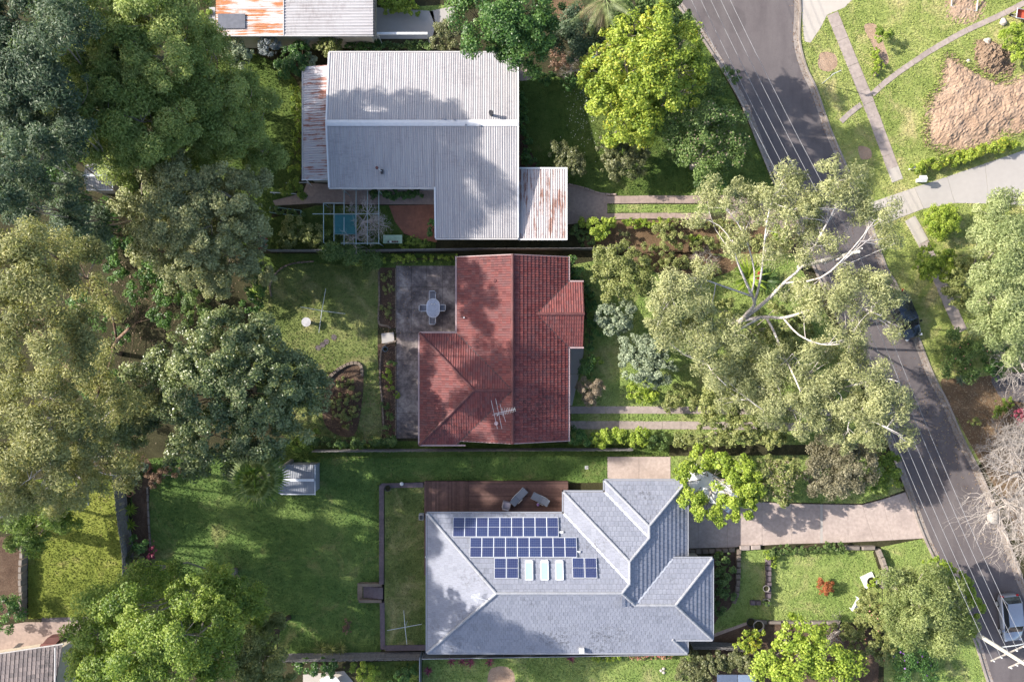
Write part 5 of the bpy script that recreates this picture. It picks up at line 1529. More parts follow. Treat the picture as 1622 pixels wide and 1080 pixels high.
MB().tube([W(1509, -22, .9), W(1551, -22, .9)], .05, 6).build('cross_bar', WHITE_PAINT, gf)
MB().tube([W(1507, 10, .06), W(1547, 18, .06)], .03, 6).build('ground_bar', STEEL, gf)

# ------------------------------------------------------------------ power poles and lines
POLE = plain('pale_pole_timber', (0.42, 0.4, 0.36), 0.8, var=0.15, bump=.3)
def power_pole(label, base, top_h, arm_h, dirv, lamp=False):
    p = thing('power_pole', label, 'power pole', W(*base), 0, 'power poles along the street')
    x, y = W(*base)[:2]
    MB().tube([(x, y, 0), (x, y, top_h * .5), (x, y, top_h)], [.2, .17, .13], 12).build('shaft', POLE, p)
    d = Vector((dirv[0], dirv[1], 0)).normalized()
    for k, (hh, l) in enumerate(((arm_h, 1.5), (arm_h + 1.7, 1.1))):
        MB().tube([(x - d.x * l, y - d.y * l, hh), (x + d.x * l, y + d.y * l, hh)], .07, 6).build('crossarm', WOOD_PALE, p)
        for s in (-.9, -.45, .45, .9):
            MB().cyl((x + d.x * l * s, y + d.y * l * s, hh + .07), .05, .18, 8).build('insulator', WHITE_PAINT, p)
    if lamp:
        e = Vector((-d.y, d.x, 0)); e = -e if e.dot(Vector((1, 0, 0))) < 0 else e
        MB().tube([(x, y, 7.0), (x + 1.0, y + .35, 7.5), (x + 2.0, y + .6, 7.6)], .045, 6).build('lamp_arm', STEEL, p)
        MB().box((x + 2.2, y + .66, 7.6), (.6, .26, .13), .3).build('lamp_head', WHITE_PAINT, p)
    return Vector((x, y, 0))
road_n = (0.91, 0.41)
PA = power_pole('pale power pole with crossarms among the gum branches', (1265, 423), 12.5, 9.1, road_n)
PB = power_pole('pale power pole with a street lamp at the lower right', (1507, 978), 12.5, 8.2, road_n, True)
PC = power_pole('power pole beyond the top edge of the street', (985, -150), 12.5, 9.0, road_n)
d = Vector((road_n[0], road_n[1], 0)).normalized()
k = 0
WIRE = plain('pale_cable', (0.26, 0.26, 0.27), 0.5, 0.4)
labs = ['outermost', 'second', 'third', 'fourth', 'innermost']
for (P0, h0, P1, h1, seg) in ((PC, 9.2, PA, 9.3, 'upper street'), (PA, 9.3, PB, 8.4, 'lower street')):
    for j, s in enumerate((1.4, .72, 0.0, -.72, -1.4)):
        a = P0 + d * s + Vector((0, 0, h0)); b = P1 + d * s + Vector((0, 0, h1))
        pts = []
        for i in range(13):
            t = i / 12
            q = a.lerp(b, t); q.z -= 0.9 * 4 * t * (1 - t)
            pts.append(q)
        tag(MB().tube(pts, .015, 5).build('power_line', WIRE), labs[j] + ' of five overhead power lines along the ' + seg, 'power line', 'overhead power lines')
a, b = PA + Vector((0, 0, 8.6)), Vector(W(1640, 402, 5.0))
tag(MB().tube([a.lerp(b, t / 10) - Vector((0, 0, .7 * 4 * t / 10 * (1 - t / 10))) for t in range(11)], .011, 4).build('service_wire', DARKMETAL), 'thin dark service wire crossing the east verge', 'service wire')
a, b = PB + Vector((0, 0, 8.1)), Vector(W(1690, 1000, 6.0))
tag(MB().tube([a.lerp(b, t / 6) - Vector((0, 0, .2 * 4 * t / 6 * (1 - t / 6))) for t in range(7)], .03, 4).build('service_wire', WIRE), 'pale service cable leaving the lower right pole', 'service wire')

# ------------------------------------------------------------------ cars
def car(label, c, heading, paint, L=4.45, Wd=1.8, Ht=1.48, name='parked_car', roofmat=None, hatch=True):
    t = thing(name, label, 'car', W(*c), heading)
    hl, hw = L / 2, Wd / 2
    # lower body lofted along x (front at +x): x, half width, top z
    st = [(-hl, .62, .72), (-hl + .08, .8, .88), (-hl + .5, .9, .96), (-.9, .9, .97), (.7, .9, .95), (1.15, .9, .92), (hl - .55, .86, .84), (hl - .15, .74, .74), (hl, .55, .6)]
    mb = MB(); n = 9
    for (x, w, z) in st:
        w = w / .9 * hw
        ring = [(-w * .86, .2), (-w, .38), (-w, .62), (-w * .97, z - .1), (-w * .84, z), (0, z + .035), (w * .84, z), (w * .97, z - .1), (w, .62), (w, .38), (w * .86, .2)]
        for (yy, zz) in ring: mb.v.append((x, yy, zz))
    m = 11
    for i in range(len(st) - 1):
        for k in range(m):
            mb.f.append((i * m + k, (i + 1) * m + k, (i + 1) * m + (k + 1) % m, i * m + (k + 1) % m))
    mb.f.append(tuple(range(m))); mb.f.append(tuple((len(st) - 1) * m + k for k in range(m - 1, -1, -1)))
    body = mb.build('body', paint, t, True, True)
    zb = .95; zt = Ht
    rx0, rx1 = (-hl + .55, .45) if hatch else (-hl + 1.0, .4)     # roof ends
    bx0, bx1 = (-hl + .12, 1.2) if hatch else (-hl + .45, 1.2)    # glass feet
    wt, wb = hw * .7, hw * .86
    q = [(rx0, -wt, zt), (rx1, -wt, zt - .02), (rx1, wt, zt - .02), (rx0, wt, zt)]
    b = [(bx0, -wb, zb), (bx1, -wb, zb - .03), (bx1, wb, zb - .03), (bx0, wb, zb)]
    xm_, = ((rx0 + rx1) / 2,)
    mb = MB()
    ring = [(rx0, -wt, zt - .02), (rx0 + .1, -wt - .02, zt), (rx1, -wt - .02, zt - .01), (rx1 + .06, -wt + .05, zt - .04), (rx1 + .06, wt - .05, zt - .04), (rx1, wt + .02, zt - .01), (rx0 + .1, wt + .02, zt), (rx0, wt, zt - .02)]
    ctr = [(rx0 + .1, 0, zt + .035), (rx1, 0, zt + .02)]
    mb.add(ring + ctr, [(0, 8, 1), (0, 7, 8), (7, 6, 8), (1, 8, 9, 2), (6, 5, 9, 8), (2, 9, 3), (3, 9, 4), (4, 9, 5)])
    for (a, c_) in ((0, 3), (3, 0)): pass
    mb.build('roof', roofmat or paint, t, True, True)
    MB().add([q[1], q[2], b[2], b[1]], [(0, 3, 2, 1)]).build('windscreen', GLASS_DK, t, True)
    MB().add([q[3], q[0], b[0], b[3]], [(0, 3, 2, 1)]).build('rear_window', GLASS_DK, t, True)
    MB().add([q[0], q[1], b[1], b[0]], [(0, 3, 2, 1)]).build('side_window', GLASS_DK, t, True)
    MB().add([q[2], q[3], b[3], b[2]], [(0, 3, 2, 1)]).build('side_window', GLASS_DK, t, True)
    for i, (p, r_) in enumerate(((q[0], b[0]), (q[1], b[1]), (q[2], b[2]), (q[3], b[3]))):
        MB().tube([p, r_], .045, 5).build('pillar', paint, t, True)
    for x in (-hl + .85, hl - .85):
        for s in (-1, 1):
            wv = MB().tube([(x, s * (hw - .2), .32), (x, s * (hw + .005), .32)], .32, 18).build('wheel', RUBBER, t, True)
            MB().tube([(x, s * (hw - .05), .32), (x, s * (hw + .015), .32)], .2, 14).build('rim', STEEL, wv, True)
    for s in (-1, 1):
        MB().box((hl - .17, s * hw * .66, .66), (.18, .34, .13), s * -.35).build('headlight', ALU_WHITE, t, True)
        MB().box((-hl + .07, s * hw * .74, .8), (.1, .22, .2), s * .3).build('tail_light', plain('tail_red', (0.45, 0.01, 0.015), 0.3) if 'tail_red' not in bpy.data.materials else bpy.data.materials['tail_red'], t, True)
        MB().box((.95, s * (hw + .1), .98), (.14, .2, .13)).build('mirror', paint, t, True)
    return t
CARBLUE = solid('dark_navy_paint', (0.012, 0.018, 0.032), 0.25, 0.5, 0.3, 1.0)
CARSILV = solid('silver_paint', (0.3, 0.315, 0.36), 0.3, 0.5, 0.35, 1.0)
CARCHAR = solid('charcoal_paint', (0.03, 0.03, 0.034), 0.3, 0.5, 0.3, 1.0)
CARWHITE = solid('white_car_paint', (0.6, 0.6, 0.61), 0.3, 0.5, 0.0, 1.0)
def head(dx, dy): return atan2(-dy, dx)
car('dark navy hatchback parked at the east kerb under gum branches', (1427, 500), head(.4, .92), CARBLUE, 4.5, 1.85, 1.6)
car('silver hatchback driving on the street at the lower right', (1594, 974), head(.1, .99), CARSILV, 4.2, 1.8, 1.5, 'hatchback_car')
cv = thing('caravan', 'white caravan parked under the trees above the wide driveway', 'caravan', W(1121, 768), head(.86, .5))
prof = [(-2.3, .75), (-2.45, 1.5), (-2.2, 2.4), (-1.6, 2.62), (1.4, 2.62), (2.1, 2.3), (2.45, 1.5), (2.3, .6), (-2.2, .55)]
mb = MB(); n = len(prof)
for s in (-1, 1):
    for (x, z) in prof: mb.v.append((x, s * 1.12, z))
mb.f = [tuple(range(n)), tuple(range(2 * n - 1, n - 1, -1))] + [(k, n + k, n + (k + 1) % n, (k + 1) % n) for k in range(n)]
mb.build('body', CARWHITE, cv, True)
MB().box((-.2, 0, 2.68), (.7, .7, .12)).build('roof_hatch', GUTTER_PALE, cv, True)
for s in (-1, 1):
    MB().box((.3, s * 1.13, 1.7), (1.2, .04, .5)).build('window', GLASS_DK, cv, True)
    wv = MB().tube([(-.1, s * .9, .33), (-.1, s * 1.13, .33)], .33, 16).build('wheel', RUBBER, cv, True)
MB().tube([(2.3, .3, .5), (3.3, 0, .5)], .05, 6).tube([(2.3, -.3, .5), (3.3, 0, .5)], .05, 6).build('drawbar', DARKMETAL, cv, True)
# ------------------------------------------------------------------ plants
LM = {}
for nm, d, m, l, kw in (
    ('deep_blue', (.014, .027, .015), (.032, .052, .029), (.068, .09, .052), {}),
    ('feathery', (.05, .075, .016), (.105, .138, .036), (.185, .21, .07), {}),
    ('melaleuca', (.055, .065, .03), (.115, .122, .058), (.195, .2, .105), {}),
    ('gum', (.09, .102, .044), (.178, .188, .088), (.3, .298, .155), {}),
    ('gum_left', (.07, .08, .028), (.15, .155, .06), (.27, .26, .11), dict(accent=(.3, .27, .09), acc_amt=.22)),
    ('glossy', (.03, .046, .018), (.064, .084, .034), (.155, .17, .08), dict(rough=.35, spec=.5)),
    ('bright', (.045, .08, .012), (.1, .145, .022), (.18, .22, .042), {}),
    ('bright_tall', (.04, .07, .012), (.085, .135, .022), (.16, .2, .05), {}),
    ('yellow', (.07, .11, .014), (.15, .195, .025), (.26, .29, .05), dict(accent=(.37, .35, .035), acc_amt=.25)),
    ('lime', (.07, .11, .014), (.15, .2, .025), (.25, .29, .05), {}),
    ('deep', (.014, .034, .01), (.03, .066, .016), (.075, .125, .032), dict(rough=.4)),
    ('mid', (.03, .055, .015), (.062, .1, .028), (.12, .165, .05), {}),
    ('pale', (.07, .085, .034), (.15, .165, .07), (.27, .27, .14), dict(rough=.4)),
    ('silver', (.16, .19, .2), (.26, .29, .32), (.38, .41, .45), {}),
    ('sage', (.075, .095, .06), (.14, .165, .11), (.24, .27, .19), {}),
    ('olive', (.06, .075, .02), (.125, .14, .045), (.22, .225, .09), {}),
    ('beige', (.2, .15, .1), (.3, .235, .17), (.4, .33, .25), {}),
    ('grey_beige', (.12, .11, .065), (.21, .19, .12), (.32, .295, .2), {}),
    ('red', (.12, .02, .02), (.26, .04, .035), (.4, .09, .06), {}),
    ('rust', (.2, .06, .02), (.36, .12, .045), (.48, .2, .09), {}),
    ('crimson', (.08, .015, .03), (.17, .03, .06), (.28, .07, .1), {}),
    ('wattle', (.06, .085, .025), (.125, .15, .05), (.21, .235, .095), {}),
    ('pale_feather', (.09, .115, .045), (.17, .2, .085), (.28, .3, .15), {}),
    ('brown_dry', (.06, .035, .025), (.12, .075, .05), (.2, .13, .09), {}),
    ('frond_dry', (.25, .2, .12), (.38, .32, .22), (.5, .44, .33), {}),
    ('white_flower', (.5, .46, .4), (.62, .6, .55), (.75, .73, .7), {}),
    ('pink_flower', (.5, .12, .14), (.62, .2, .2), (.7, .35, .33), {}),
    ('purple_flower', (.16, .06, .3), (.25, .1, .42), (.35, .18, .5), {}),
):
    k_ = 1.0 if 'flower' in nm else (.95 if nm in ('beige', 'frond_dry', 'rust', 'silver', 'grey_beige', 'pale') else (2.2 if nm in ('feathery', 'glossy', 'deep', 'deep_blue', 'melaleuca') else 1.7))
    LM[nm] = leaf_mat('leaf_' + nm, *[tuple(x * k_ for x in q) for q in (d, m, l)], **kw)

def leaf_mesh(name, C, N, A, Ln, Wd, mat, bend=0.12, tone=None):
    """one rhombic leaf at every point: C centres, N normals, A long axes"""
    n = len(C)
    A = A - (A * N).sum(1, keepdims=True) * N
    A /= np.linalg.norm(A, axis=1, keepdims=True) + 1e-9
    B = np.cross(N, A)
    Ln = np.broadcast_to(np.asarray(Ln, float), (n,))[:, None]
    Wd = np.broadcast_to(np.asarray(Wd, float), (n,))[:, None]
    V = np.empty((n, 4, 3))
    V[:, 0] = C - A * Ln / 2 - N * Ln * bend
    V[:, 1] = C + B * Wd / 2
    V[:, 2] = C + A * Ln / 2 - N * Ln * bend
    V[:, 3] = C - B * Wd / 2
    me = quad_mesh(name, V.reshape(-1, 3), n, mat)
    at = me.attributes.new('tone', 'FLOAT', 'FACE')
    at.data.foreach_set('value', (np.full(n, .5) if tone is None else tone).astype(np.float32))
    return me

def quad_mesh(name, V, n, mat):
    me = bpy.data.meshes.new(name)
    me.vertices.add(4 * n)
    me.vertices.foreach_set('co', V.astype(np.float32).ravel())
    me.loops.add(4 * n)
    me.loops.foreach_set('vertex_index', np.arange(4 * n, dtype=np.int32))
    me.polygons.add(n)
    me.polygons.foreach_set('loop_start', np.arange(0, 4 * n, 4, dtype=np.int32))
    me.update(calc_edges=True)
    me.materials.append(mat)
    return me

def unit(v):
    return v / (np.linalg.norm(v, axis=-1, keepdims=True) + 1e-9)

KIND = {  # leaf length, width, leaves per square metre of crown, clump radius, droop
    'broad': (.24, .15, 300, .62, .1), 'glossy': (.24, .15, 300, .55, .15), 'feather': (.24, .075, 520, .8, .15), 'needle': (.28, .075, 460, .7, .25),
    'gum': (.26, .07, 340, .85, .4), 'shrub': (.16, .105, 470, .34, .1), 'small': (.12, .075, 640, .24, .1), 'big': (.36, .24, 165, .5, .15), 'fuzz': (.15, .05, 620, .3, .1)}

def crown_leaves(lobes, kind, seed, dens=1.0, flat=.72, low=-.45, size=1.0, clump=1.0):
    """leaf centres, normals and axes for a crown made of lobes ((x, y, z), r)"""
    L0, W0, D0, R0, droop = KIND[kind]
    R0 *= clump
    g = np.random.default_rng(seed)
    Cs, Ns, As, Ts, subs = [], [], [], [], []
    for (c, r) in lobes:
        c = np.array(c, float)
        k = max(5, int(2.6 * (r / R0) ** 1.9))
        dirs = unit(g.normal(size=(k * 3, 3)))
        dirs = dirs[dirs[:, 2] > low][:k]
        k = len(dirs)
        rad = r * (1 - .5 * g.random(k) ** 1.7) * g.uniform(.82, 1.08, k)
        sc = c + dirs * rad[:, None] * np.array([1, 1, flat])
        rs = R0 * g.uniform(.35, 1.5, k) * min(1.0, .45 + r / 3)
        n = int(D0 * dens * pi * r * r)
        wts = rs ** 2; wts /= wts.sum()
        idx = g.choice(k, n, p=wts)
        dd = unit(g.normal(size=(n, 3)))
        off = dd * (rs[idx] * g.random(n) ** .42)[:, None]
        off[:, 2] *= .7
        P = sc[idx] + off
        if droop > .5: P[:, 2] -= g.random(n) * .5
        nrm = unit(.5 * dd + .3 * dirs[idx] + np.array([0, 0, .7]) + .5 * g.normal(size=(n, 3)))
        ax = g.normal(size=(n, 3))
        ax[:, 2] -= droop * 2.5
        Ts.append(g.random(k)[idx]); Cs.append(P); Ns.append(nrm); As.append(ax); subs.append((sc, rs))
    C = np.concatenate(Cs); N = np.concatenate(Ns); A = np.concatenate(As)
    n = len(C)
    return C, N, A, L0 * size * g.uniform(.65, 1.25, n), W0 * size * g.uniform(.7, 1.2, n), subs, np.concatenate(Ts)

def bent(a, b, g, amp=.12, n=4, lift=0.0):
    a, b = np.array(a, float), np.array(b, float)
    l = np.linalg.norm(b - a)
    out = []
    o1 = g.normal(size=3) * amp * l
    for i in range(n + 1):
        t = i / n
        p = a + (b - a) * t + o1 * sin(pi * t) * .6 + np.array([0, 0, lift * l * sin(pi * t)])
        out.append(tuple(p))
    return out

TREES = []
def plant(name, label, cat, lobes, kind, leaf, bark=None, base=None, dens=1.0, trunk=None, fine=0, limbs=None, size=1.0, clump=1.0, flat=.72, group=None, low=-.45, accents=None, hs=1.0, extra=0.0, lk=1.0, under=0.0):
    """lobes: (px, py, radius px, height) of the leafy masses, read at their own height"""
    lobes = [(a, b, r, z * hs) for (a, b, r, z) in lobes]
    if limbs: limbs = [([(p[0], p[1], p[2] * hs) for p in path], r0 * lk, r1 * lk) for path, r0, r1 in limbs]
    if extra:
        gg = np.random.default_rng(len(lobes))
        more = []
        for (a, b, r, z) in lobes:
            for _ in range(int(extra) + (gg.random() < extra % 1)):
                th = gg.uniform(0, 2 * pi); d = r * gg.uniform(.8, 1.5)
                more.append((a + d * cos(th), b + d * sin(th), r * gg.uniform(.4, .9), z * gg.uniform(.82, 1.02)))
        lobes = lobes + more
    seed = abs(hash((round(lobes[0][0]), round(lobes[0][1]), len(lobes)))) % 100000
    g = np.random.default_rng(seed)
    wl = []
    for (px, py, rp, z) in lobes:
        k = (1 - z / H) / S
        wl.append((W(px, py, z), rp * k))
    if under:
        gg = np.random.default_rng(len(lobes) + 5)
        for (c, r) in list(wl):
            for _ in range(int(under) + (gg.random() < under % 1)):
                wl.append(((c[0] + gg.normal() * r * .5, c[1] + gg.normal() * r * .5, c[2] * gg.uniform(.4, .78)), r * gg.uniform(.7, 1.05)))
    cx = float(np.mean([w[0][0] for w in wl])); cy = float(np.mean([w[0][1] for w in wl]))
    if base is not None: bx, by = W(*base)[:2]
    else: bx, by = cx, cy
    t = thing(name, label, cat, (bx, by, 0), 0, group)
    C, N, A, Ls, Ws, subs, tone = crown_leaves(wl, kind, seed, dens, flat, low, size, clump)
    C[:, 2] = np.maximum(C[:, 2], .03)
    link('crown' if cat == 'tree' else 'foliage', leaf_mesh('leaves', C, N, A, Ls, Ws, LM[leaf], tone=tone), t)
    bark = bark or BARK_BROWN
    mb = MB()
    zmin = min(w[0][2] for w in wl)
    zmax = max(w[0][2] for w in wl)
    tr = trunk if trunk else max(.03, .018 * zmax + .012 * max(w[1] for w in wl))
    nodes = []
    if limbs:
        for path, r0, r1 in limbs:
            P = spline([W(*p) for p in path], 3)
            rr = np.linspace(r0, r1, len(P))
            mb.tube(P, list(rr), 8)
            nodes += [(p, q) for p, q in zip(P, rr)]
    else:
        fz = zmin * (.45 if zmax > 2.5 else .3)
        top = (bx + (cx - bx) * .4, by + (cy - by) * .4, fz)
        P = bent((bx, by, -.05), top, g, .05, 3)
        mb.tube(P, list(np.linspace(tr * 1.25, tr, len(P))), 8)
        nodes = [(top, tr * .8)]
    for (w, r), (sc, rs) in zip(wl, subs):
        b = min(nodes, key=lambda q: (q[0][0] - w[0]) ** 2 + (q[0][1] - w[1]) ** 2 + (q[0][2] - w[2]) ** 2 + (40 if q[0][2] > w[2] + .6 else 0))
        rr = max(.015, min(b[1] * .8, .02 + .03 * r))
        tgt = (w[0], w[1], w[2] - r * flat * .35)
        P = bent(b[0], tgt, g, .1, 4, .05)
        mb.tube(P, list(np.linspace(rr, rr * .5, len(P))), 6 if rr > .05 else 4, False)
        m = min(len(sc), fine if fine else max(3, int(r * 1.5)))
        for i in g.choice(len(sc), m, replace=False):
            q = P[-1] if g.random() < .5 else P[-2]
            mb.tube(bent(q, sc[i], g, .12, 3), [rr * .45, rr * .35, rr * .25, rr * .12], 4, False)
    mb.build('trunk' if cat == 'tree' else 'stems', bark, t, smooth=True)
    if accents:
        for (an, amt, sz, amat) in accents:
            n = int(len(C) * amt)
            ii = g.choice(len(C), n, replace=False)
            ii = ii[C[ii, 2] > np.median(C[:, 2]) - .2]
            P = C[ii] + unit(N[ii]) * .08 + np.array([0, 0, .1])
            up = unit(np.array([0, 0, 1.0]) + .4 * g.normal(size=(len(ii), 3)))
            link(an, leaf_mesh(an, P, up, g.normal(size=(len(ii), 3)), sz, sz * .8, LM[amat]), t, kind='stuff')
    return t

def rosette(name, label, c, r, n, leaf, z=0.0, trunk_h=0.3, w=.09, droop=.35, cat='plant', group=None, up=.75):
    """a tuft of strap leaves springing from one point"""
    g = np.random.default_rng(int(c[0] * 7 + c[1]))
    x, y = W(*c, z + trunk_h)[:2]
    t = thing(name, label, cat, (x, y, z), 0, group)
    mb = MB()
    for k in range(n):
        a = 2 * pi * k / n * 2.4 + g.uniform(0, .5)
        l = r * g.uniform(.75, 1.1)
        e = g.uniform(.1, up)
        d = np.array([cos(a), sin(a)])
        s = np.array([-d[1], d[0]])
        v = []
        for i, (f, ww) in enumerate(((0, .5), (.35, 1.0), (.7, .8), (1.0, .05))):
            hz = z + trunk_h + l * e * f * 1.2 - l * droop * f * f
            p = np.array([x, y]) + d * l * f * (1 - .25 * e)
            for sg in (-1, 1):
                q = p + s * sg * w / 2 * ww
                v.append((q[0], q[1], max(hz, .03)))
        mb.add(v, [(0, 1, 3, 2), (2, 3, 5, 4), (4, 5, 7, 6)])
    mb.build('leaves', LM[leaf], t)
    MB().cyl((x, y, z - .03), .05 + .03 * r, trunk_h + .06, 8).build('stem', BARK_BROWN, t)
    return t

def fan_palm(label, c, z, base, r, n=26):
    g = np.random.default_rng(5)
    x, y, _ = W(*c, z)
    bx, by, _ = W(*base)
    t = thing('fan_palm', label, 'palm tree', (bx, by, 0))
    MB().tube(bent((bx, by, 0), (x, y, z), g, .03, 5), [.2, .17, .16, .15, .15, .16], 10).build('trunk', BARK_GREY, t)
    for k in range(n):
        a = k * 2.399; e = 1.45 - 1.75 * (k / n)
        d = Vector((cos(a) * cos(e), sin(a) * cos(e), sin(e)))
        o = Vector((x, y, z)); q = o + d * r * .4
        mb = MB().tube([o, o.lerp(q, .5) + Vector((0, 0, .05)), q], .02, 4)
        side = d.cross(Vector((0, 0, 1))).normalized(); nrm = side.cross(d)
        for j in range(15):
            b = radians(-78 + 156 * j / 14)
            dr = (d * cos(b) + side * sin(b)).normalized()
            l = r * .55 * (.75 + .25 * cos(b))
            w = .085
            sd = nrm.cross(dr).normalized() * w
            m_ = q + dr * l * .55
            tip = q + dr * l - Vector((0, 0, .28 * l))
            mb.add([q, m_ + sd, tip, m_ - sd], [(0, 1, 2, 3)])
        mb.build('fan_leaf', LM['wattle'] if k % 3 else LM['bright'], t)
    return t

def bare_tree(label, c, z0, spread, height, bark, levels=5, kids=(5, 4, 4, 3, 3), r0=.14, seed=1, base=None, name='bare_tree', droop=0.0, decay=.72):
    g = np.random.default_rng(seed)
    x, y = W(*(base or c))[:2]
    t = thing(name, label, 'tree', (x, y, 0))
    trunk, twigs = MB(), MB()
    cx, cy, cz = W(*c, z0)
    top = np.array([cx, cy, z0])
    trunk.tube(bent((x, y, 0), top, g, .04, 4), list(np.linspace(r0 * 1.3, r0, 5)), 8)
    def grow(p, d, l, r, lev):
        if lev >= levels: return
        for k in range(kids[lev]):
            nd = d + g.normal(size=3) * (.75 if lev else 1.0)
            nd[2] = nd[2] * .6 + .18 - droop * lev * .2
            nd /= np.linalg.norm(nd)
            ll = l * g.uniform(.7, 1.25)
            st = p - d * l * g.uniform(0, .5) if lev else p
            e = st + nd * ll
            P = bent(st, e, g, .12, 3 if lev < 3 else 2)
            (trunk if lev < 2 else twigs).tube(P, list(np.linspace(r, r * .55, len(P))), 6 if lev < 2 else 3, False)
            grow(np.array(P[-1]), nd, ll * decay, r * .55, lev + 1)
    grow(top, np.array([0, 0, .6]), spread, r0 * .7, 0)
    trunk.build('trunk', bark, t, smooth=True)
    twigs.build('twigs', bark, t, kind='stuff')
    return t

def row(line, r, z, n):
    pts = arc_points(line, max(1e-6, sum(hypot(b[0] - a[0], b[1] - a[1]) for a, b in zip(line[:-1], line[1:])) / n))
    out = []
    for p in pts:
        out.append((p[0] + random.uniform(-.3, .3) * r, p[1] + random.uniform(-.22, .22) * r, r * random.uniform(.65, 1.2), z * random.uniform(.8, 1.12)))
        out.append((p[0] + random.uniform(-.8, .8) * r, p[1] + random.uniform(-.3, .3) * r, r * random.uniform(.4, .75), z * random.uniform(.8, 1.1)))
    return out

# ---- trees on the left
plant('evergreen_tree', 'dark blue-green tree filling the top left corner', 'tree', [(30, 30, 70, 13), (90, 60, 60, 14), (20, 110, 65, 13), (85, 130, 48, 13), (30, 190, 60, 12), (110, 30, 40, 12)], 'needle', 'deep_blue', BARK_GREY, dens=.8, fine=10, hs=1.45, extra=.5, under=1.2)
plant('evergreen_tree', 'dark tree at the left edge below the corner tree', 'tree', [(15, 270, 50, 11), (60, 250, 46, 10), (95, 225, 38, 9), (40, 320, 44, 9), (100, 310, 36, 8), (120, 350, 36, 7)], 'needle', 'deep_blue', BARK_GREY, dens=.8, fine=10, hs=2.0, extra=.7, under=.4)
plant('feathery_tree', 'large feathery green tree left of the top shed', 'tree', [(170, 15, 58, 15), (235, 30, 62, 16), (290, 20, 48, 15), (200, 80, 56, 15), (265, 90, 62, 15), (320, 75, 36, 13), (165, 60, 40, 14), (310, 120, 42, 13), (230, 135, 52, 14)], 'feather', 'feathery', BARK_GREY, dens=.8, fine=8, trunk=.4, hs=1.02, under=.5)
plant('feathery_tree', 'feathery green tree in front of the taller one, left', 'tree', [(110, 140, 48, 13), (150, 130, 44, 13), (95, 175, 32, 12), (160, 180, 50, 13), (220, 190, 48, 13), (180, 225, 44, 12), (240, 240, 42, 11), (280, 180, 44, 12), (200, 265, 34, 10)], 'feather', 'feathery', BARK_GREY, dens=1.0, fine=8, trunk=.32, hs=1.2, extra=.3, under=1)
plant('feathery_tree', 'rounded feathery tree beside the shaded rear lawn', 'tree', [(340, 150, 42, 11), (375, 140, 30, 10), (310, 190, 36, 11), (360, 195, 46, 10), (380, 215, 28, 9), (320, 230, 28, 9)], 'feather', 'feathery', BARK_GREY, dens=1.05, fine=8, hs=1.15, under=.6)
plant('paperbark_tree', 'dense grey-green tree above the left boundary line', 'tree', [(230, 300, 42, 9), (290, 290, 46, 10), (345, 305, 44, 10), (210, 345, 36, 8), (265, 345, 52, 10), (330, 355, 52, 10), (385, 350, 34, 8), (300, 400, 48, 9), (360, 400, 42, 8), (250, 400, 40, 8), (330, 435, 34, 7), (390, 415, 26, 7), (285, 440, 26, 7)], 'shrub', 'melaleuca', BARK_GREY, dens=.8, size=1.15, clump=1.5, fine=5, hs=1.25, under=.6)
GL = [([(190, 560, 0), (180, 555, 3), (185, 540, 6), (205, 520, 8)], .42, .2), ([(180, 555, 3), (172, 585, 6), (160, 610, 9), (150, 640, 11)], .26, .1), ([(182, 548, 4), (130, 525, 8), (90, 520, 11), (40, 510, 13)], .26, .09), ([(185, 540, 5), (170, 470, 9), (120, 430, 12), (70, 395, 14)], .2, .08)]
plant('gum_tree', 'olive gum tree with rust-coloured limbs at the left boundary', 'tree', [(30, 370, 42, 15), (70, 400, 36, 14), (20, 430, 44, 15), (60, 470, 40, 15), (110, 440, 30, 13), (20, 520, 44, 15), (70, 540, 40, 15), (120, 520, 30, 13), (100, 580, 34, 14), (145, 465, 24, 11), (185, 480, 20, 10), (155, 555, 20, 11), (150, 600, 20, 10), (100, 390, 26, 12), (150, 410, 26, 11)], 'gum', 'gum_left', BARK_RED, base=(200, 557), dens=1.0, limbs=GL, fine=10, hs=1.55, extra=.4, lk=.55)
GL = [([(140, 720, 0), (130, 730, 4), (110, 740, 8), (85, 720, 11)], .3, .12), ([(120, 735, 6), (80, 770, 9), (40, 800, 11), (0, 820, 12)], .2, .07), ([(115, 738, 7), (130, 690, 10), (120, 650, 12)], .18, .07), ([(110, 738, 8), (135, 770, 10), (140, 800, 10)], .12, .05)]
plant('gum_tree', 'olive gum tree with pale limbs at the lower left edge', 'tree', [(20, 600, 42, 14), (70, 620, 36, 14), (120, 640, 30, 13), (20, 660, 44, 14), (75, 680, 42, 14), (130, 690, 32, 13), (30, 720, 40, 14), (90, 740, 34, 13), (150, 730, 26, 11), (60, 770, 34, 12), (120, 770, 28, 11), (160, 700, 22, 10), (20, 780, 34, 12), (155, 660, 24, 11), (85, 800, 18, 9), (180, 745, 18, 9), (175, 625, 20, 10)], 'gum', 'gum_left', BARK_WHITE, base=(175, 705), dens=1.0, limbs=GL, fine=10, hs=1.5, extra=.8, lk=.8, under=.4)
for lab, cx_, cy_ in (('tall gum beyond the left edge, the upper of two', -480, 800), ('tall gum beyond the lower left corner, the lower of two', -480, 960)):
    plant('gum_tree', lab, 'tree', [(cx_ + dx, cy_ + dy, r, z) for dx, dy, r, z in ((0, 0, 90, 26), (70, -70, 75, 26), (-60, 60, 85, 25), (60, 60, 80, 25), (-60, -60, 80, 25))], 'needle', 'gum_left', BARK_GREY, dens=.42, size=1.5, group='tall gums beyond the left edge', under=.8)
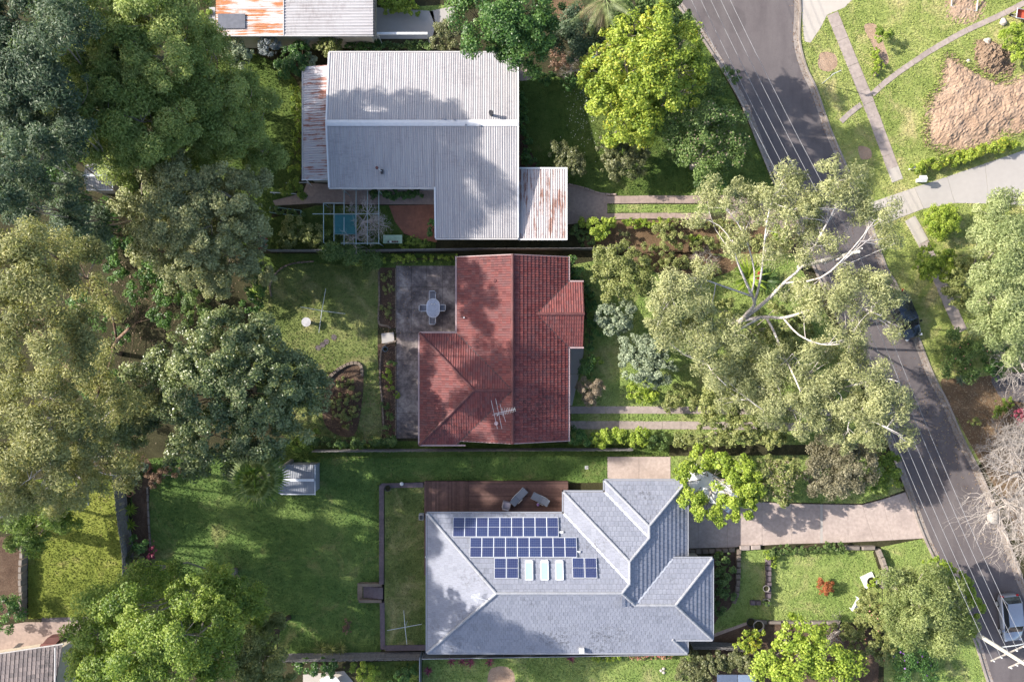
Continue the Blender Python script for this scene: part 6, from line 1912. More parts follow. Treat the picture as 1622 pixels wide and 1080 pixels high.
plant('light_green_tree', 'light green small tree over the lower left lawn', 'tree', [(25, 815, 34, 5), (70, 800, 34, 5.5), (100, 830, 24, 4.5), (60, 845, 26, 4.5), (110, 790, 22, 5), (30, 855, 20, 4)], 'feather', 'bright_tall', BARK_GREY, dens=.9, fine=6)
plant('broad_tree', 'large round grey-green tree in the rear yard of the red house', 'tree', [(345, 560, 60, 8.5), (280, 570, 48, 8), (410, 560, 52, 8), (240, 610, 46, 7.5), (320, 625, 66, 9), (395, 620, 62, 9), (460, 590, 44, 7.5), (490, 620, 34, 6.5), (170, 670, 50, 7.5), (335, 690, 54, 8), (410, 680, 52, 8), (465, 660, 40, 7), (350, 520, 34, 7), (225, 650, 30, 6.5), (300, 720, 36, 7), (380, 725, 34, 7), (215, 690, 26, 6), (420, 520, 24, 6.5)], 'glossy', 'glossy', BARK_BROWN, dens=1.2, size=.85, trunk=.35, fine=4, hs=1.15)
plant('bright_tree', 'bright green spreading tree at the bottom left', 'tree', [(150, 1010, 48, 8), (210, 975, 42, 8.5), (170, 955, 36, 8), (310, 945, 34, 7.5), (220, 1030, 56, 9), (285, 1010, 54, 9), (345, 985, 40, 8), (150, 1060, 46, 8), (220, 1080, 50, 8.5), (290, 1070, 50, 8.5), (345, 1040, 40, 7.5), (130, 1040, 30, 7), (370, 960, 22, 6)], 'broad', 'bright', BARK_GREY, dens=1.3, size=.75, fine=8, trunk=.28, hs=2.05, under=.9)
plant('conifer', 'darker conifer crowns beside the long paling fence', 'tree', [(385, 1020, 34, 6.5), (420, 1040, 36, 7), (370, 1060, 38, 7), (445, 1065, 30, 6), (400, 1085, 36, 7), (440, 1000, 20, 4.5), (405, 990, 20, 5)], 'needle', 'olive', BARK_BROWN, dens=1.0, fine=6, hs=1.4)
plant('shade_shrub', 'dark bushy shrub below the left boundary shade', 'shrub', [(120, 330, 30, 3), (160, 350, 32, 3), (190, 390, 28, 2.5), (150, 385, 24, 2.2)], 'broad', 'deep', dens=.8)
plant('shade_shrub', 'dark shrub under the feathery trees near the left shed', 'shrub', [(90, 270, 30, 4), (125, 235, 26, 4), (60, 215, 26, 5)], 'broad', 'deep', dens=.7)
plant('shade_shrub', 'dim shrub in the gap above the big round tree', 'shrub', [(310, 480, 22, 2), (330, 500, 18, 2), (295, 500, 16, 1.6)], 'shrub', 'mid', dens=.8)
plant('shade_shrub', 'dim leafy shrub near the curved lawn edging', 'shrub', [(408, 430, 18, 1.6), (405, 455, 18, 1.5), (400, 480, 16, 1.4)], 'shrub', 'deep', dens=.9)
rosette('strap_plant', 'light green strap-leaved plant at the lawn edging', (404, 466), .9, 26, 'lime', w=.1)
plant('shade_shrub', 'hanging shrub over the fence at the worn lawn', 'shrub', [(522, 408, 18, 2.2), (545, 404, 18, 2.2), (565, 410, 14, 2), (590, 414, 14, 1.6)], 'feather', 'mid', dens=.8)
plant('red_flowered_shrub', 'grey-green shrub dotted with red flowers near the left boundary', 'shrub', [(408, 372, 16, 2), (420, 382, 14, 1.8), (400, 388, 12, 1.6)], 'shrub', 'sage', dens=.8, accents=[('flowers', .02, .2, 'red')])
plant('spreading_shrub', 'sunlit olive shrub left of the pergola frame', 'shrub', [(470, 362, 20, 1.4), (495, 372, 18, 1.3), (455, 378, 16, 1.2), (505, 385, 14, 1)], 'shrub', 'olive', dens=.8)
plant('spreading_shrub', 'leafy shrubs filling the pergola frame foot', 'shrub', [(545, 376, 13, 1), (532, 382, 12, 1), (520, 372, 10, .8), (565, 380, 12, 1), (585, 380, 12, 1)], 'shrub', 'mid', dens=.8)
rosette('strap_plant', 'pale spiky plant inside the pergola frame', (524, 331), .55, 22, 'pale', trunk_h=.5)
plant('planter_greens', 'trailing greens in the pale green trough', 'plant', row([(432, 333), (478, 339)], 5, .62, 6), 'small', 'mid')
plant('spreading_shrub', 'bright shrub beside the short white rail', 'shrub', [(466, 297, 14, 1.2), (478, 302, 12, 1), (455, 302, 10, .9)], 'shrub', 'bright', dens=.8)
plant('hedge_strip', 'dark low hedge under the white house eave', 'hedge', row([(596, 308), (660, 308)], 8, .9, 6), 'shrub', 'deep')
plant('spreading_shrub', 'dark green shrub beside the red paved court', 'shrub', [(684, 355, 9, 1.2), (686, 368, 8, 1)], 'shrub', 'deep')
plant('spreading_shrub', 'leafy ground cover right of the potting bench', 'shrub', [(655, 381, 10, .8), (672, 383, 10, .8), (640, 390, 8, .6)], 'small', 'bright')
plant('foundation_shrubs', 'yellow-green shrubs along the lean-to wall', 'shrub', row([(470, 140), (473, 180), (471, 225), (470, 265)], 9, 1.3, 8), 'shrub', 'lime', dens=.7)
plant('garden_shrub', 'grey-green shrub at the left end of the top shed', 'shrub', [(365, 78, 22, 2.6), (385, 88, 20, 2.4), (352, 72, 14, 2)], 'shrub', 'sage', dens=.8)
plant('garden_shrub', 'silver-blue shrub below the top shed', 'shrub', [(428, 72, 18, 2.4), (436, 66, 14, 2.2), (420, 80, 12, 2)], 'small', 'silver', dens=.8)
plant('garden_shrub', 'dark green shrub beside the silver-blue one', 'shrub', [(465, 95, 24, 2.6), (450, 110, 18, 2.2), (478, 80, 16, 2.2)], 'shrub', 'deep', dens=.9)
plant('garden_shrub', 'yellow-green round shrub below the top shed roof', 'shrub', [(520, 72, 18, 2.2), (508, 68, 12, 2), (530, 68, 12, 2)], 'shrub', 'olive', dens=.9)
plant('garden_shrub', 'pale-leaved small shrub above the lean-to', 'shrub', [(492, 94, 12, 1.8), (480, 68, 12, 1.6)], 'shrub', 'sage', dens=.8)
plant('garden_shrub', 'dark shrubs along the top boundary wall', 'shrub', row([(555, 72), (600, 74)], 9, 1.3, 4), 'shrub', 'deep')
plant('garden_shrub', 'shrubs under the white beam near the top yard slab', 'shrub', row([(610, 72), (680, 74)], 8, 1.1, 6), 'shrub', 'mid')
plant('box_hedge', 'clipped bright lime hedge at the top yard', 'hedge', row([(614, 4), (650, 4)], 14, 1.0, 4) + row([(612, 12), (652, 14)], 10, .9, 4), 'small', 'lime')
plant('garden_shrub', 'bright shrub left of the top shed', 'shrub', [(318, 50, 18, 2.5), (328, 30, 16, 2.5), (322, 66, 10, 1.5)], 'shrub', 'bright', dens=.8)

# ---- trees along the top
plant('broad_tree', 'dense dark green tree beside the top of the white roof', 'tree', [(750, 20, 34, 8), (790, 15, 38, 9), (835, 15, 36, 9), (765, 50, 34, 8), (810, 50, 38, 9), (850, 50, 34, 8.5), (790, 75, 28, 7), (825, 80, 30, 7.5), (862, 82, 22, 7), (870, 15, 26, 8), (845, 98, 18, 6)], 'broad', 'deep', BARK_BROWN, dens=1.0, clump=1.1, fine=4, size=.85, hs=1.2)
plant('pale_shrub', 'pale leaved shrub left of the dense dark tree', 'shrub', [(702, 52, 20, 3), (718, 42, 18, 3), (695, 68, 14, 2.5), (722, 62, 18, 2.8), (738, 70, 14, 2.5)], 'shrub', 'pale', dens=.8)
plant('dark_tree', 'very dark small-leaved tree left of the leaning palm', 'tree', [(905, 40, 26, 6), (930, 55, 28, 6), (915, 75, 24, 5.5), (895, 65, 20, 5.5), (945, 75, 18, 5), (908, 22, 16, 6)], 'broad', 'deep_blue', BARK_BROWN, dens=.9, size=.8, fine=4)
plant('red_leaf_shrub', 'reddish brown dry shrub beside the dense dark tree', 'shrub', [(882, 82, 14, 2.2), (890, 95, 14, 2), (880, 108, 10, 1.5)], 'shrub', 'brown_dry', dens=.6)
bare_tree('leafless pale shrub below the very dark tree', (905, 112), .6, .8, 2, BARK_TWIG, 4, (7, 4, 4, 3), .05, 3, name='bare_shrub')
plant('mound_shrub', 'small dark clipped shrub at the top of the shaded lawn', 'shrub', [(864, 124, 12, .8), (872, 122, 10, .7)], 'small', 'deep')
plant('mound_shrub', 'dark rounded shrub under the yellow tree edge', 'shrub', [(902, 130, 14, 1.2), (892, 124, 8, .9)], 'shrub', 'deep')
plant('yellow_tree', 'big yellow-green tree at the top beside the street', 'tree', [(960, 75, 26, 6.5), (1000, 55, 32, 8), (1045, 45, 34, 8.5), (1080, 65, 30, 8), (950, 120, 30, 6.5), (995, 100, 36, 8), (1045, 95, 38, 8.5), (1085, 110, 30, 7.5), (965, 155, 28, 6.5), (1010, 145, 36, 7.5), (1055, 145, 34, 7.5), (985, 190, 26, 6), (1025, 190, 26, 6), (1105, 90, 20, 7), (935, 105, 18, 5.5), (1100, 135, 20, 6.5)], 'big', 'yellow', BARK_GREY, dens=1.35, clump=1.0, size=.6, fine=6, hs=1.5, under=1.2)
plant('mid_tree', 'mid green tree at the very top beside the street', 'tree', [(1000, 10, 26, 7), (1040, 8, 28, 7), (1070, 20, 24, 7), (985, 30, 20, 6)], 'broad', 'mid', BARK_GREY, dens=.9, hs=1.45, under=1.2)
plant('pale_shrub', 'camellia-like pale round shrub on the shaded front lawn', 'shrub', [(985, 245, 30, 3), (965, 235, 22, 3), (1008, 240, 22, 3), (975, 265, 22, 2.6), (1000, 262, 22, 2.8), (985, 222, 18, 2.8)], 'shrub', 'pale', dens=.9)
plant('pale_shrub', 'smaller pale shrub above the carport corner', 'shrub', [(885, 240, 18, 2.2), (905, 252, 20, 2.4), (912, 268, 16, 2.2), (893, 262, 14, 2)], 'shrub', 'pale', dens=.8)
plant('street_tree', 'leafy green tree beside the kerb below the yellow tree', 'tree', [(1090, 205, 32, 5), (1125, 195, 34, 5.5), (1155, 205, 30, 5), (1080, 240, 26, 4.5), (1115, 240, 34, 5), (1155, 240, 28, 4.8), (1135, 270, 20, 4), (1170, 225, 18, 4.2)], 'broad', 'mid', BARK_GREY, dens=.9, size=.8, accents=[('dry_tips', .03, .16, 'beige')], hs=1.65, under=.5)
plant('street_shrub', 'bright green shrub at the kerb between two trees', 'shrub', [(1120, 130, 18, 3.5), (1150, 125, 16, 3.5), (1130, 145, 14, 3), (1165, 118, 10, 3)], 'broad', 'mid', dens=.8, size=.7)
plant('wall_shrub', 'dark shrubs along the shaded wall of the white house', 'shrub', row([(828, 150), (830, 200), (834, 250)], 9, 1.0, 7), 'shrub', 'deep')
plant('wall_shrub', 'dark shrub in the corner above the carport', 'shrub', [(838, 255, 12, 1.3), (848, 262, 9, 1)], 'shrub', 'deep')
plant('dark_shrub', 'dark shrub in tree shade near the drive', 'shrub', [(1130, 280, 14, 1.4), (1140, 288, 12, 1.2)], 'shrub', 'deep')
g_ = np.random.default_rng(77)
pts = np.column_stack([g_.normal(925, 14, 170), g_.normal(175, 38, 170)])
P = np.array([W(p[0], p[1], .05) for p in pts])
me = leaf_mesh('fallen_petals', P, unit(np.array([0, 0, 1.0]) + .2 * g_.normal(size=(170, 3))), g_.normal(size=(170, 3)), .1, .08, LM['white_flower'])
tag(link('fallen_petals', me), 'white fallen leaves scattered over the shaded lawn under the yellow tree', 'leaves', None, 'stuff')

# leaning palm at the top edge
pb, ptop = W(945, 96), W(960, -2, 11.5)
lp = thing('feather_palm', 'tall palm with hanging dry fronds at the top edge', 'palm tree', pb)
MB().tube(bent((pb[0], pb[1], 0), ptop, np.random.default_rng(2), .02, 6), [.22, .19, .17, .16, .15, .15, .16], 10).build('trunk', BARK_GREY, lp)
g_ = np.random.default_rng(8)
for k in range(26):
    a = k * 2.399
    dry = k > 14
    e = (.8 - k * .06) if not dry else g_.uniform(-1.3, -.9)
    l = g_.uniform(2.6, 3.4)
    o = np.array(ptop)
    d = np.array([cos(a) * cos(e), sin(a) * cos(e), sin(e)])
    mb = MB()
    path = [o + d * l * t + np.array([0, 0, -1.3 * t * t * (1 if not dry else .3)]) for t in np.linspace(0, 1, 7)]
    mb.tube([tuple(p) for p in path], list(np.linspace(.04, .012, 7)), 4)
    sd = np.cross(d, [0, 0, 1]); sd /= np.linalg.norm(sd) + 1e-9
    for t in np.linspace(.15, 1, 26):
        p = o + d * l * t + np.array([0, 0, -1.3 * t * t * (1 if not dry else .3)])
        for s in (-1, 1):
            q = p + sd * s * .55 * (1.1 - .6 * t) + d * .25 + np.array([0, 0, -.25])
            m_ = (p + q) / 2 + d * .05
            mb.add([tuple(p), tuple(m_ + d * .03), tuple(q), tuple(m_ - d * .03)], [(0, 1, 2, 3)])
    mb.build('frond', LM['frond_dry'] if dry else LM['pale_feather'], lp)

# ---- front garden of the red house
plant('olive_tree', 'olive-yellow bushy tree by the upper corner of the red house', 'tree', [(955, 415, 22, 4), (985, 410, 28, 4.5), (1010, 425, 26, 4.5), (960, 440, 22, 4), (990, 445, 30, 4.5), (975, 462, 18, 3.6), (1020, 450, 18, 4)], 'shrub', 'olive', BARK_GREY, dens=.85, size=1.1, clump=1.3)
plant('garden_tree', 'small green tree beside the street bay of the red house', 'tree', [(962, 500, 20, 3), (985, 495, 20, 3.2), (975, 515, 20, 3), (955, 512, 12, 2.6), (992, 508, 14, 2.8)], 'shrub', 'sage', BARK_GREY, dens=.8, size=1.2)
plant('sage_shrub', 'large pale sage shrub in the front lawn', 'shrub', [(1010, 550, 26, 3.5), (1035, 555, 28, 3.8), (1015, 580, 28, 3.6), (1045, 585, 26, 3.6), (1000, 570, 18, 3), (1028, 600, 20, 3)], 'shrub', 'sage', BARK_GREY, dens=.85, size=1.15)
plant('lime_shrub', 'yellow-green shrub at the foot of the sage shrub', 'shrub', [(1008, 620, 15, 1.6), (1022, 630, 14, 1.5), (1035, 622, 12, 1.5), (1005, 608, 9, 1.3)], 'shrub', 'lime', dens=.8)
plant('dry_shrub', 'round beige dry shrub below the porch slab', 'shrub', [(935, 620, 20, 1.8), (925, 612, 13, 1.6), (945, 612, 13, 1.6), (935, 634, 12, 1.4), (928, 630, 11, 1.3)], 'fuzz', 'beige', BARK_TWIG, dens=.9)
plant('foundation_shrubs', 'dark shrubs between the street bay and the lawn', 'shrub', row([(908, 415), (912, 440), (936, 475), (935, 520), (940, 555), (930, 590)], 13, 1.5, 9), 'shrub', 'deep', dens=.8)
plant('fern_shrub', 'bright fern by the porch slab', 'shrub', [(944, 575, 9, 1), (950, 570, 7, 1)], 'small', 'bright')
plant('trimmed_hedge', 'yellow-green hedge below the red house drive', 'hedge', row([(950, 694), (985, 692), (1015, 696)], 14, 1.6, 6), 'shrub', 'lime')
plant('corner_shrub', 'dark shrub at the lower corner of the red house', 'shrub', [(912, 690, 14, 1.3), (925, 698, 12, 1.2), (905, 700, 10, 1)], 'shrub', 'deep')
plant('hedge_shrub', 'dark shrubs right of the yellow-green hedge', 'shrub', [(1035, 698, 13, 1.3), (1052, 700, 12, 1.2)], 'shrub', 'mid')
plant('mid_shrub', 'olive shrub in the shade below the large gum', 'shrub', [(1075, 625, 20, 2), (1100, 632, 16, 1.8), (1060, 640, 12, 1.4)], 'shrub', 'olive', dens=.7)
rosette('yucca', 'large spiky yellow-green yucca under the white gum', (1185, 440), 2.0, 60, 'lime', trunk_h=.8, w=.16, cat='plant')
rosette('yucca', 'second spiky plant lower right of the large yucca', (1215, 445), 1.5, 46, 'mid', trunk_h=.7, w=.15)
plant('bromeliad_flower', 'red flower head beside the spiky yucca', 'plant', [(1204, 433, 5, 1.3), (1202, 437, 4, 1.2)], 'small', 'red')
rosette('strap_plant', 'pale tan tussock left of the spiky yucca', (1133, 422), .6, 40, 'beige', w=.05, droop=.2)
plant('bed_shrub', 'grey-green shrub in the dry bed, left', 'shrub', [(1000, 400, 14, 1.2), (1030, 395, 12, 1), (1055, 398, 12, 1)], 'shrub', 'olive', dens=.7)
plant('bed_shrub', 'lime shrub right of the carport, nearest it', 'shrub', [(945, 358, 16, 1.4), (930, 354, 12, 1.1), (955, 368, 14, 1.3), (965, 355, 12, 1.2)], 'shrub', 'lime')
plant('bed_shrub', 'dark shrub patch under the lime shrub by the carport', 'shrub', [(915, 368, 14, 1), (925, 376, 12, .9), (938, 380, 10, .8)], 'small', 'mid')
plant('hedge_strip', 'low yellow-green hedge along the lower wheel track', 'hedge', row([(995, 354), (1035, 354), (1060, 356)], 8, .8, 7), 'small', 'lime')
plant('hedge_strip', 'low mid green hedge continuing along the wheel track', 'hedge', row([(1065, 354), (1110, 354), (1165, 356)], 8, .8, 9), 'small', 'olive')
plant('bed_shrub', 'pale variegated shrub beside the dry bed', 'shrub', [(990, 375, 8, .9), (985, 366, 6, .8)], 'small', 'pale')
plant('bed_shrub', 'olive bush in the middle of the dry bed', 'shrub', [(1055, 372, 18, 1.5), (1075, 380, 16, 1.4), (1040, 366, 12, 1.2)], 'shrub', 'olive', dens=.7)
plant('bed_shrub', 'small lime bush in the dry bed', 'shrub', [(1098, 377, 9, .8), (1108, 379, 8, .7)], 'small', 'lime')
plant('bed_shrub', 'yellowish bush at the street end of the dry bed', 'shrub', [(1232, 372, 12, 1.2), (1240, 362, 10, 1)], 'shrub', 'lime')
plant('bed_shrub', 'straggly olive shrubs along the lower side of the dry bed', 'shrub', row([(1110, 390), (1160, 372), (1205, 385), (1245, 388)], 12, 1.1, 9), 'shrub', 'olive', dens=.6)
plant('bed_shrub', 'sparse grey-green ground cover in the soil patch below the fence', 'shrub', row([(1030, 420), (1080, 416), (1130, 432)], 11, .6, 7), 'shrub', 'olive', dens=.5)
bare_tree('tangled dry shrub in the soil below the boundary fence', (1118, 412), .4, .7, 1.5, BARK_TWIG, 4, (7, 4, 4, 3), .04, 21, name='bare_shrub')

# the big white gum
plant('olive_tree', 'olive understorey shrubs below the white gum trunk', 'shrub', [(1140, 530, 22, 2.4), (1165, 545, 20, 2.2), (1195, 535, 20, 2.4), (1225, 525, 20, 2.6), (1250, 545, 20, 2.4), (1275, 520, 18, 2.4), (1205, 570, 20, 2.2), (1120, 555, 18, 2), (1235, 480, 16, 2), (1260, 500, 16, 2.2), (1150, 490, 16, 2), (1120, 480, 16, 2)], 'shrub', 'olive', BARK_GREY, dens=.7, size=1.2)
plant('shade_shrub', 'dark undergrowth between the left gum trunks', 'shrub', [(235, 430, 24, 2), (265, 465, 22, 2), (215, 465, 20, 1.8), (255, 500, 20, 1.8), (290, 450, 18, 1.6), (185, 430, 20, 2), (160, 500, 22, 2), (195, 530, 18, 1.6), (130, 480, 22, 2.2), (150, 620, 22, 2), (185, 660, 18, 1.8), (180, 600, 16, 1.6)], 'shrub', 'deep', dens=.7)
GL = [([(1160, 511, 0), (1172, 509, 2.6), (1184, 496, 4.2), (1195, 482, 5.6), (1190, 466, 7), (1168, 415, 9), (1160, 380, 10.5)], .36, .07),
      ([(1176, 506, 3), (1212, 478, 5.5), (1242, 448, 7.5), (1272, 420, 9.5), (1300, 372, 11.5), (1330, 315, 13)], .28, .06),
      ([(1178, 507, 3), (1212, 502, 5), (1243, 503, 6.5), (1285, 490, 8.5), (1335, 478, 10.5), (1395, 500, 12)], .25, .05),
      ([(1214, 503, 5), (1228, 530, 6.5), (1240, 560, 8), (1256, 592, 9.5), (1268, 620, 10.5)], .18, .06),
      ([(1205, 503, 4.8), (1170, 523, 6.5), (1143, 545, 8), (1120, 575, 9), (1150, 610, 10)], .15, .04),
      ([(1193, 470, 6.8), (1150, 455, 8.5), (1100, 440, 10), (1060, 455, 11)], .14, .04),
      ([(1195, 480, 5.8), (1205, 440, 8), (1210, 395, 10), (1215, 350, 11.5), (1225, 310, 12.5)], .17, .05),
      ([(1245, 448, 7.6), (1300, 440, 10), (1345, 400, 12), (1385, 350, 13)], .14, .04),
      ([(1190, 466, 7), (1195, 430, 8.5), (1178, 370, 10), (1150, 330, 11)], .12, .04),
      ([(1240, 503, 6.5), (1265, 530, 9), (1300, 545, 11), (1330, 545, 12)], .12, .04)]
plant('gum_tree', 'large white-limbed gum tree reaching over the street', 'tree',
      [(1245, 295, 24, 13), (1225, 310, 18, 12), (1265, 310, 20, 13), (1330, 285, 26, 14), (1345, 310, 20, 13.5), (1315, 300, 16, 13), (1355, 335, 18, 13), (1400, 345, 16, 13), (1410, 375, 14, 12), (1290, 330, 16, 12), (1270, 345, 18, 12), (1150, 315, 22, 11), (1180, 320, 18, 11), (1120, 330, 18, 10.5), (1320, 380, 14, 12), (1285, 375, 18, 11), (1275, 400, 14, 11), (1240, 355, 18, 11.5), (1200, 350, 16, 11),
       (1165, 385, 18, 10), (1215, 395, 16, 10.5), (1060, 450, 22, 11), (1085, 470, 26, 11), (1050, 485, 22, 11), (1110, 450, 18, 10), (1080, 510, 26, 10.5), (1050, 530, 20, 10), (1100, 545, 24, 10), (1120, 500, 18, 9.5), (1130, 585, 20, 10), (1160, 545, 16, 9),
       (1345, 455, 22, 12), (1375, 465, 22, 12), (1400, 455, 18, 12), (1320, 470, 20, 11.5), (1410, 490, 18, 12), (1415, 520, 12, 11), (1345, 490, 14, 11.5), (1300, 470, 18, 11), (1290, 500, 18, 10.5), (1380, 505, 12, 11.5), (1365, 530, 12, 11), (1265, 470, 16, 10), (1330, 525, 14, 11), (1170, 530, 18, 10), (1225, 560, 16, 9.5), (1290, 560, 18, 10.5)],
      'gum', 'gum', BARK_WHITE, base=(1160, 511), dens=.72, limbs=GL, fine=22, extra=2.8, lk=.68)
GL = [([(1270, 615, 0), (1285, 618, 3), (1300, 622, 6), (1320, 628, 8)], .24, .12), ([(1300, 622, 6), (1350, 610, 9), (1400, 600, 11), (1425, 605, 11.5)], .14, .04), ([(1312, 626, 7), (1350, 660, 9.5), (1390, 670, 10.5), (1430, 690, 11)], .12, .04), ([(1300, 622, 6), (1270, 580, 8), (1255, 560, 9)], .1, .04), ([(1300, 622, 6), (1250, 640, 8), (1210, 650, 9)], .1, .04)]
plant('gum_tree', 'second gum tree leaning over the kerb below the white one', 'tree',
      [(1345, 600, 24, 10), (1375, 610, 24, 11), (1400, 620, 22, 11), (1425, 625, 14, 11), (1335, 630, 26, 10), (1370, 645, 26, 10.5), (1400, 650, 20, 10.5), (1310, 600, 22, 9.5), (1285, 630, 24, 9.5), (1330, 575, 20, 9.5), (1310, 560, 18, 9), (1170, 610, 22, 9), (1240, 640, 24, 9), (1270, 660, 24, 9), (1310, 665, 24, 9), (1345, 685, 24, 9), (1385, 690, 22, 9.5), (1425, 650, 14, 10.5), (1435, 695, 12, 10), (1210, 660, 22, 8.5), (1345, 550, 16, 9), (1180, 600, 22, 8), (1215, 592, 22, 8.5), (1160, 578, 18, 8), (1200, 625, 22, 8), (1150, 610, 18, 7.5), (1250, 585, 18, 8.5), (1190, 560, 16, 7.5)],
      'gum', 'gum', BARK_WHITE, base=(1270, 615), dens=.78, limbs=GL, fine=18, extra=1.8, lk=.7)
plant('olive_tree', 'olive bushy tree between the gum and the drive tracks', 'tree', [(1130, 625, 26, 5), (1165, 630, 28, 5.5), (1150, 655, 26, 5), (1185, 655, 24, 5.5), (1200, 625, 22, 5.5), (1120, 650, 18, 4.5), (1175, 600, 20, 5)], 'shrub', 'olive', BARK_GREY, dens=.75, size=1.2, clump=1.3)
plant('lime_tree', 'olive shrubby tree at the lower boundary under the gums', 'tree', [(1105, 695, 18, 3.5), (1135, 690, 20, 3.8), (1165, 692, 20, 4), (1195, 690, 20, 4), (1225, 690, 22, 4.2), (1080, 698, 14, 3)], 'shrub', 'olive', BARK_GREY, dens=.85, size=1.2)
plant('lime_tree', 'yellow-green tree partly hiding the white caravan', 'tree', [(1085, 740, 20, 4), (1110, 730, 20, 4.2), (1080, 765, 16, 3.8), (1095, 790, 20, 4.2), (1120, 805, 22, 4.5), (1150, 810, 22, 4.5), (1160, 775, 26, 5), (1175, 745, 26, 5), (1150, 740, 20, 4.8), (1190, 770, 24, 5), (1180, 800, 20, 4.5), (1140, 730, 16, 4.4)], 'shrub', 'lime', BARK_GREY, dens=.85, size=1.25, clump=1.2)
plant('olive_tree', 'greyish olive tree right of the caravan tree', 'tree', [(1215, 745, 22, 4.5), (1245, 745, 24, 4.8), (1230, 770, 22, 4.5), (1170, 765, 18, 4.2), (1210, 775, 18, 4.2), (1245, 785, 16, 4)], 'shrub', 'olive', BARK_GREY, dens=.7, size=1.15, accents=[('dry_tips', .05, .16, 'beige')])
plant('grey_tree', 'grey-beige round tree at the lower street boundary', 'tree', [(1305, 715, 26, 5), (1335, 715, 26, 5), (1305, 745, 30, 5.2), (1340, 745, 32, 5.4), (1370, 735, 22, 5), (1330, 768, 24, 4.8), (1360, 762, 22, 4.8), (1295, 765, 18, 4.4)], 'small', 'grey_beige', BARK_GREY, dens=.6, size=1.5, clump=2.0)
plant('dry_shrub', 'pinkish dry shrub left of the grey-beige tree', 'shrub', [(1282, 755, 14, 2), (1290, 770, 12, 1.8)], 'fuzz', 'beige', BARK_TWIG, dens=.7)
plant('kerb_shrub', 'green and yellow shrub at the kerb above the wide driveway', 'shrub', [(1395, 740, 20, 2.6), (1410, 760, 18, 2.4), (1390, 765, 16, 2.2), (1415, 735, 14, 2.2), (1400, 720, 14, 2.4)], 'shrub', 'bright', dens=.9, accents=[('yellow_leaves', .01, .2, 'yellow')])

# ---- lower right gardens
plant('wattle_tree', 'feathery light green tree at the lower right verge', 'tree', [(1425, 930, 30, 6), (1460, 920, 34, 6.5), (1495, 935, 30, 6.5), (1420, 965, 30, 6), (1460, 960, 38, 7), (1500, 970, 34, 6.5), (1450, 1000, 30, 6), (1490, 1005, 28, 6), (1525, 1000, 20, 5.5)], 'feather', 'wattle', BARK_GREY, dens=1.0, fine=5)
plant('lime_tree', 'yellow-green tree behind the feathery verge tree at the kerb', 'tree', [(1490, 905, 20, 4), (1515, 915, 20, 4.2), (1530, 940, 20, 4.2), (1540, 965, 18, 4), (1535, 990, 16, 3.8), (1470, 898, 12, 3.2)], 'shrub', 'lime', BARK_GREY, dens=.9, size=1.3)
plant('front_shrub', 'mixed olive shrub beside the white garden bench', 'shrub', [(1375, 955, 22, 2.6), (1395, 975, 22, 2.8), (1370, 980, 20, 2.4), (1400, 1000, 18, 2.5)], 'shrub', 'olive', dens=.85, accents=[('flowers', .004, .14, 'pink_flower')])
plant('front_shrub', 'grey-olive shrubs in the lower bed right of the dark gap', 'shrub', [(1350, 1005, 18, 2), (1335, 1000, 14, 1.8), (1375, 1020, 22, 2.4), (1400, 1030, 20, 2.4), (1355, 1030, 14, 2)], 'shrub', 'olive', dens=.8, accents=[('flowers', .004, .14, 'pink_flower')])
plant('dark_shrub', 'dark shrub with purple flowers near the kerb corner', 'shrub', [(1425, 1040, 20, 2.2), (1450, 1045, 22, 2.2), (1470, 1060, 18, 2), (1440, 1065, 20, 2)], 'broad', 'deep', dens=.8, size=.7, accents=[('flowers', .006, .2, 'purple_flower')])
plant('bright_tree', 'bright yellow-green spreading tree at the bottom right of centre', 'tree', [(1250, 1010, 26, 4.5), (1285, 1005, 26, 4.8), (1220, 1040, 28, 4.5), (1265, 1040, 34, 5.2), (1310, 1035, 32, 5.2), (1345, 1050, 28, 5), (1230, 1075, 30, 4.8), (1280, 1080, 34, 5.2), (1330, 1085, 32, 5), (1250, 985, 14, 4), (1205, 1060, 18, 4)], 'big', 'lime', BARK_GREY, dens=1.0, size=.65, accents=[('yellow_leaves', .02, .2, 'yellow')])
plant('yellow_shrub', 'yellow-leaved shrub beside the short dark paling fence', 'shrub', [(1180, 1010, 14, 2.4), (1195, 1015, 14, 2.4), (1205, 1005, 12, 2.2), (1185, 1025, 12, 2.2), (1172, 1018, 9, 2)], 'shrub', 'yellow', dens=.8)
plant('clipped_hedge', 'broad clipped pale green hedge at the bottom edge', 'hedge', row([(1090, 1048), (1140, 1043), (1188, 1040)], 15, 2.0, 6) + row([(1086, 1068), (1110, 1070)], 16, 2.0, 3) + row([(1120, 1052), (1188, 1055)], 12, 2.0, 4), 'shrub', 'pale', flat=.5)
plant('bed_shrubs', 'mixed dark shrubs in the grey house corner bed', 'shrub', [(1142, 888, 14, 1.2), (1150, 905, 14, 1.1), (1138, 915, 14, 1.1), (1148, 930, 13, 1), (1138, 945, 13, 1), (1148, 880, 10, 1), (1135, 962, 12, .9), (1155, 945, 9, .8)], 'shrub', 'mid', dens=.8)
plant('orange_shrub', 'round orange-red shrub on the sunny front lawn', 'shrub', [(1303, 928, 13, .9), (1311, 930, 11, .9), (1298, 922, 8, .8), (1306, 936, 9, .7)], 'small', 'rust', dens=.9)
plant('driveway_border', 'flowering border along the wide driveway', 'shrub', row([(1222, 872), (1265, 872), (1300, 869), (1330, 867)], 8, .8, 9), 'small', 'mid', accents=[('flowers', .03, .1, 'pale')])
plant('lime_plant', 'two small lime plants at the wall end by the driveway', 'plant', [(1214, 874, 7, .8), (1222, 886, 8, .8), (1226, 894, 6, .7)], 'small', 'lime')
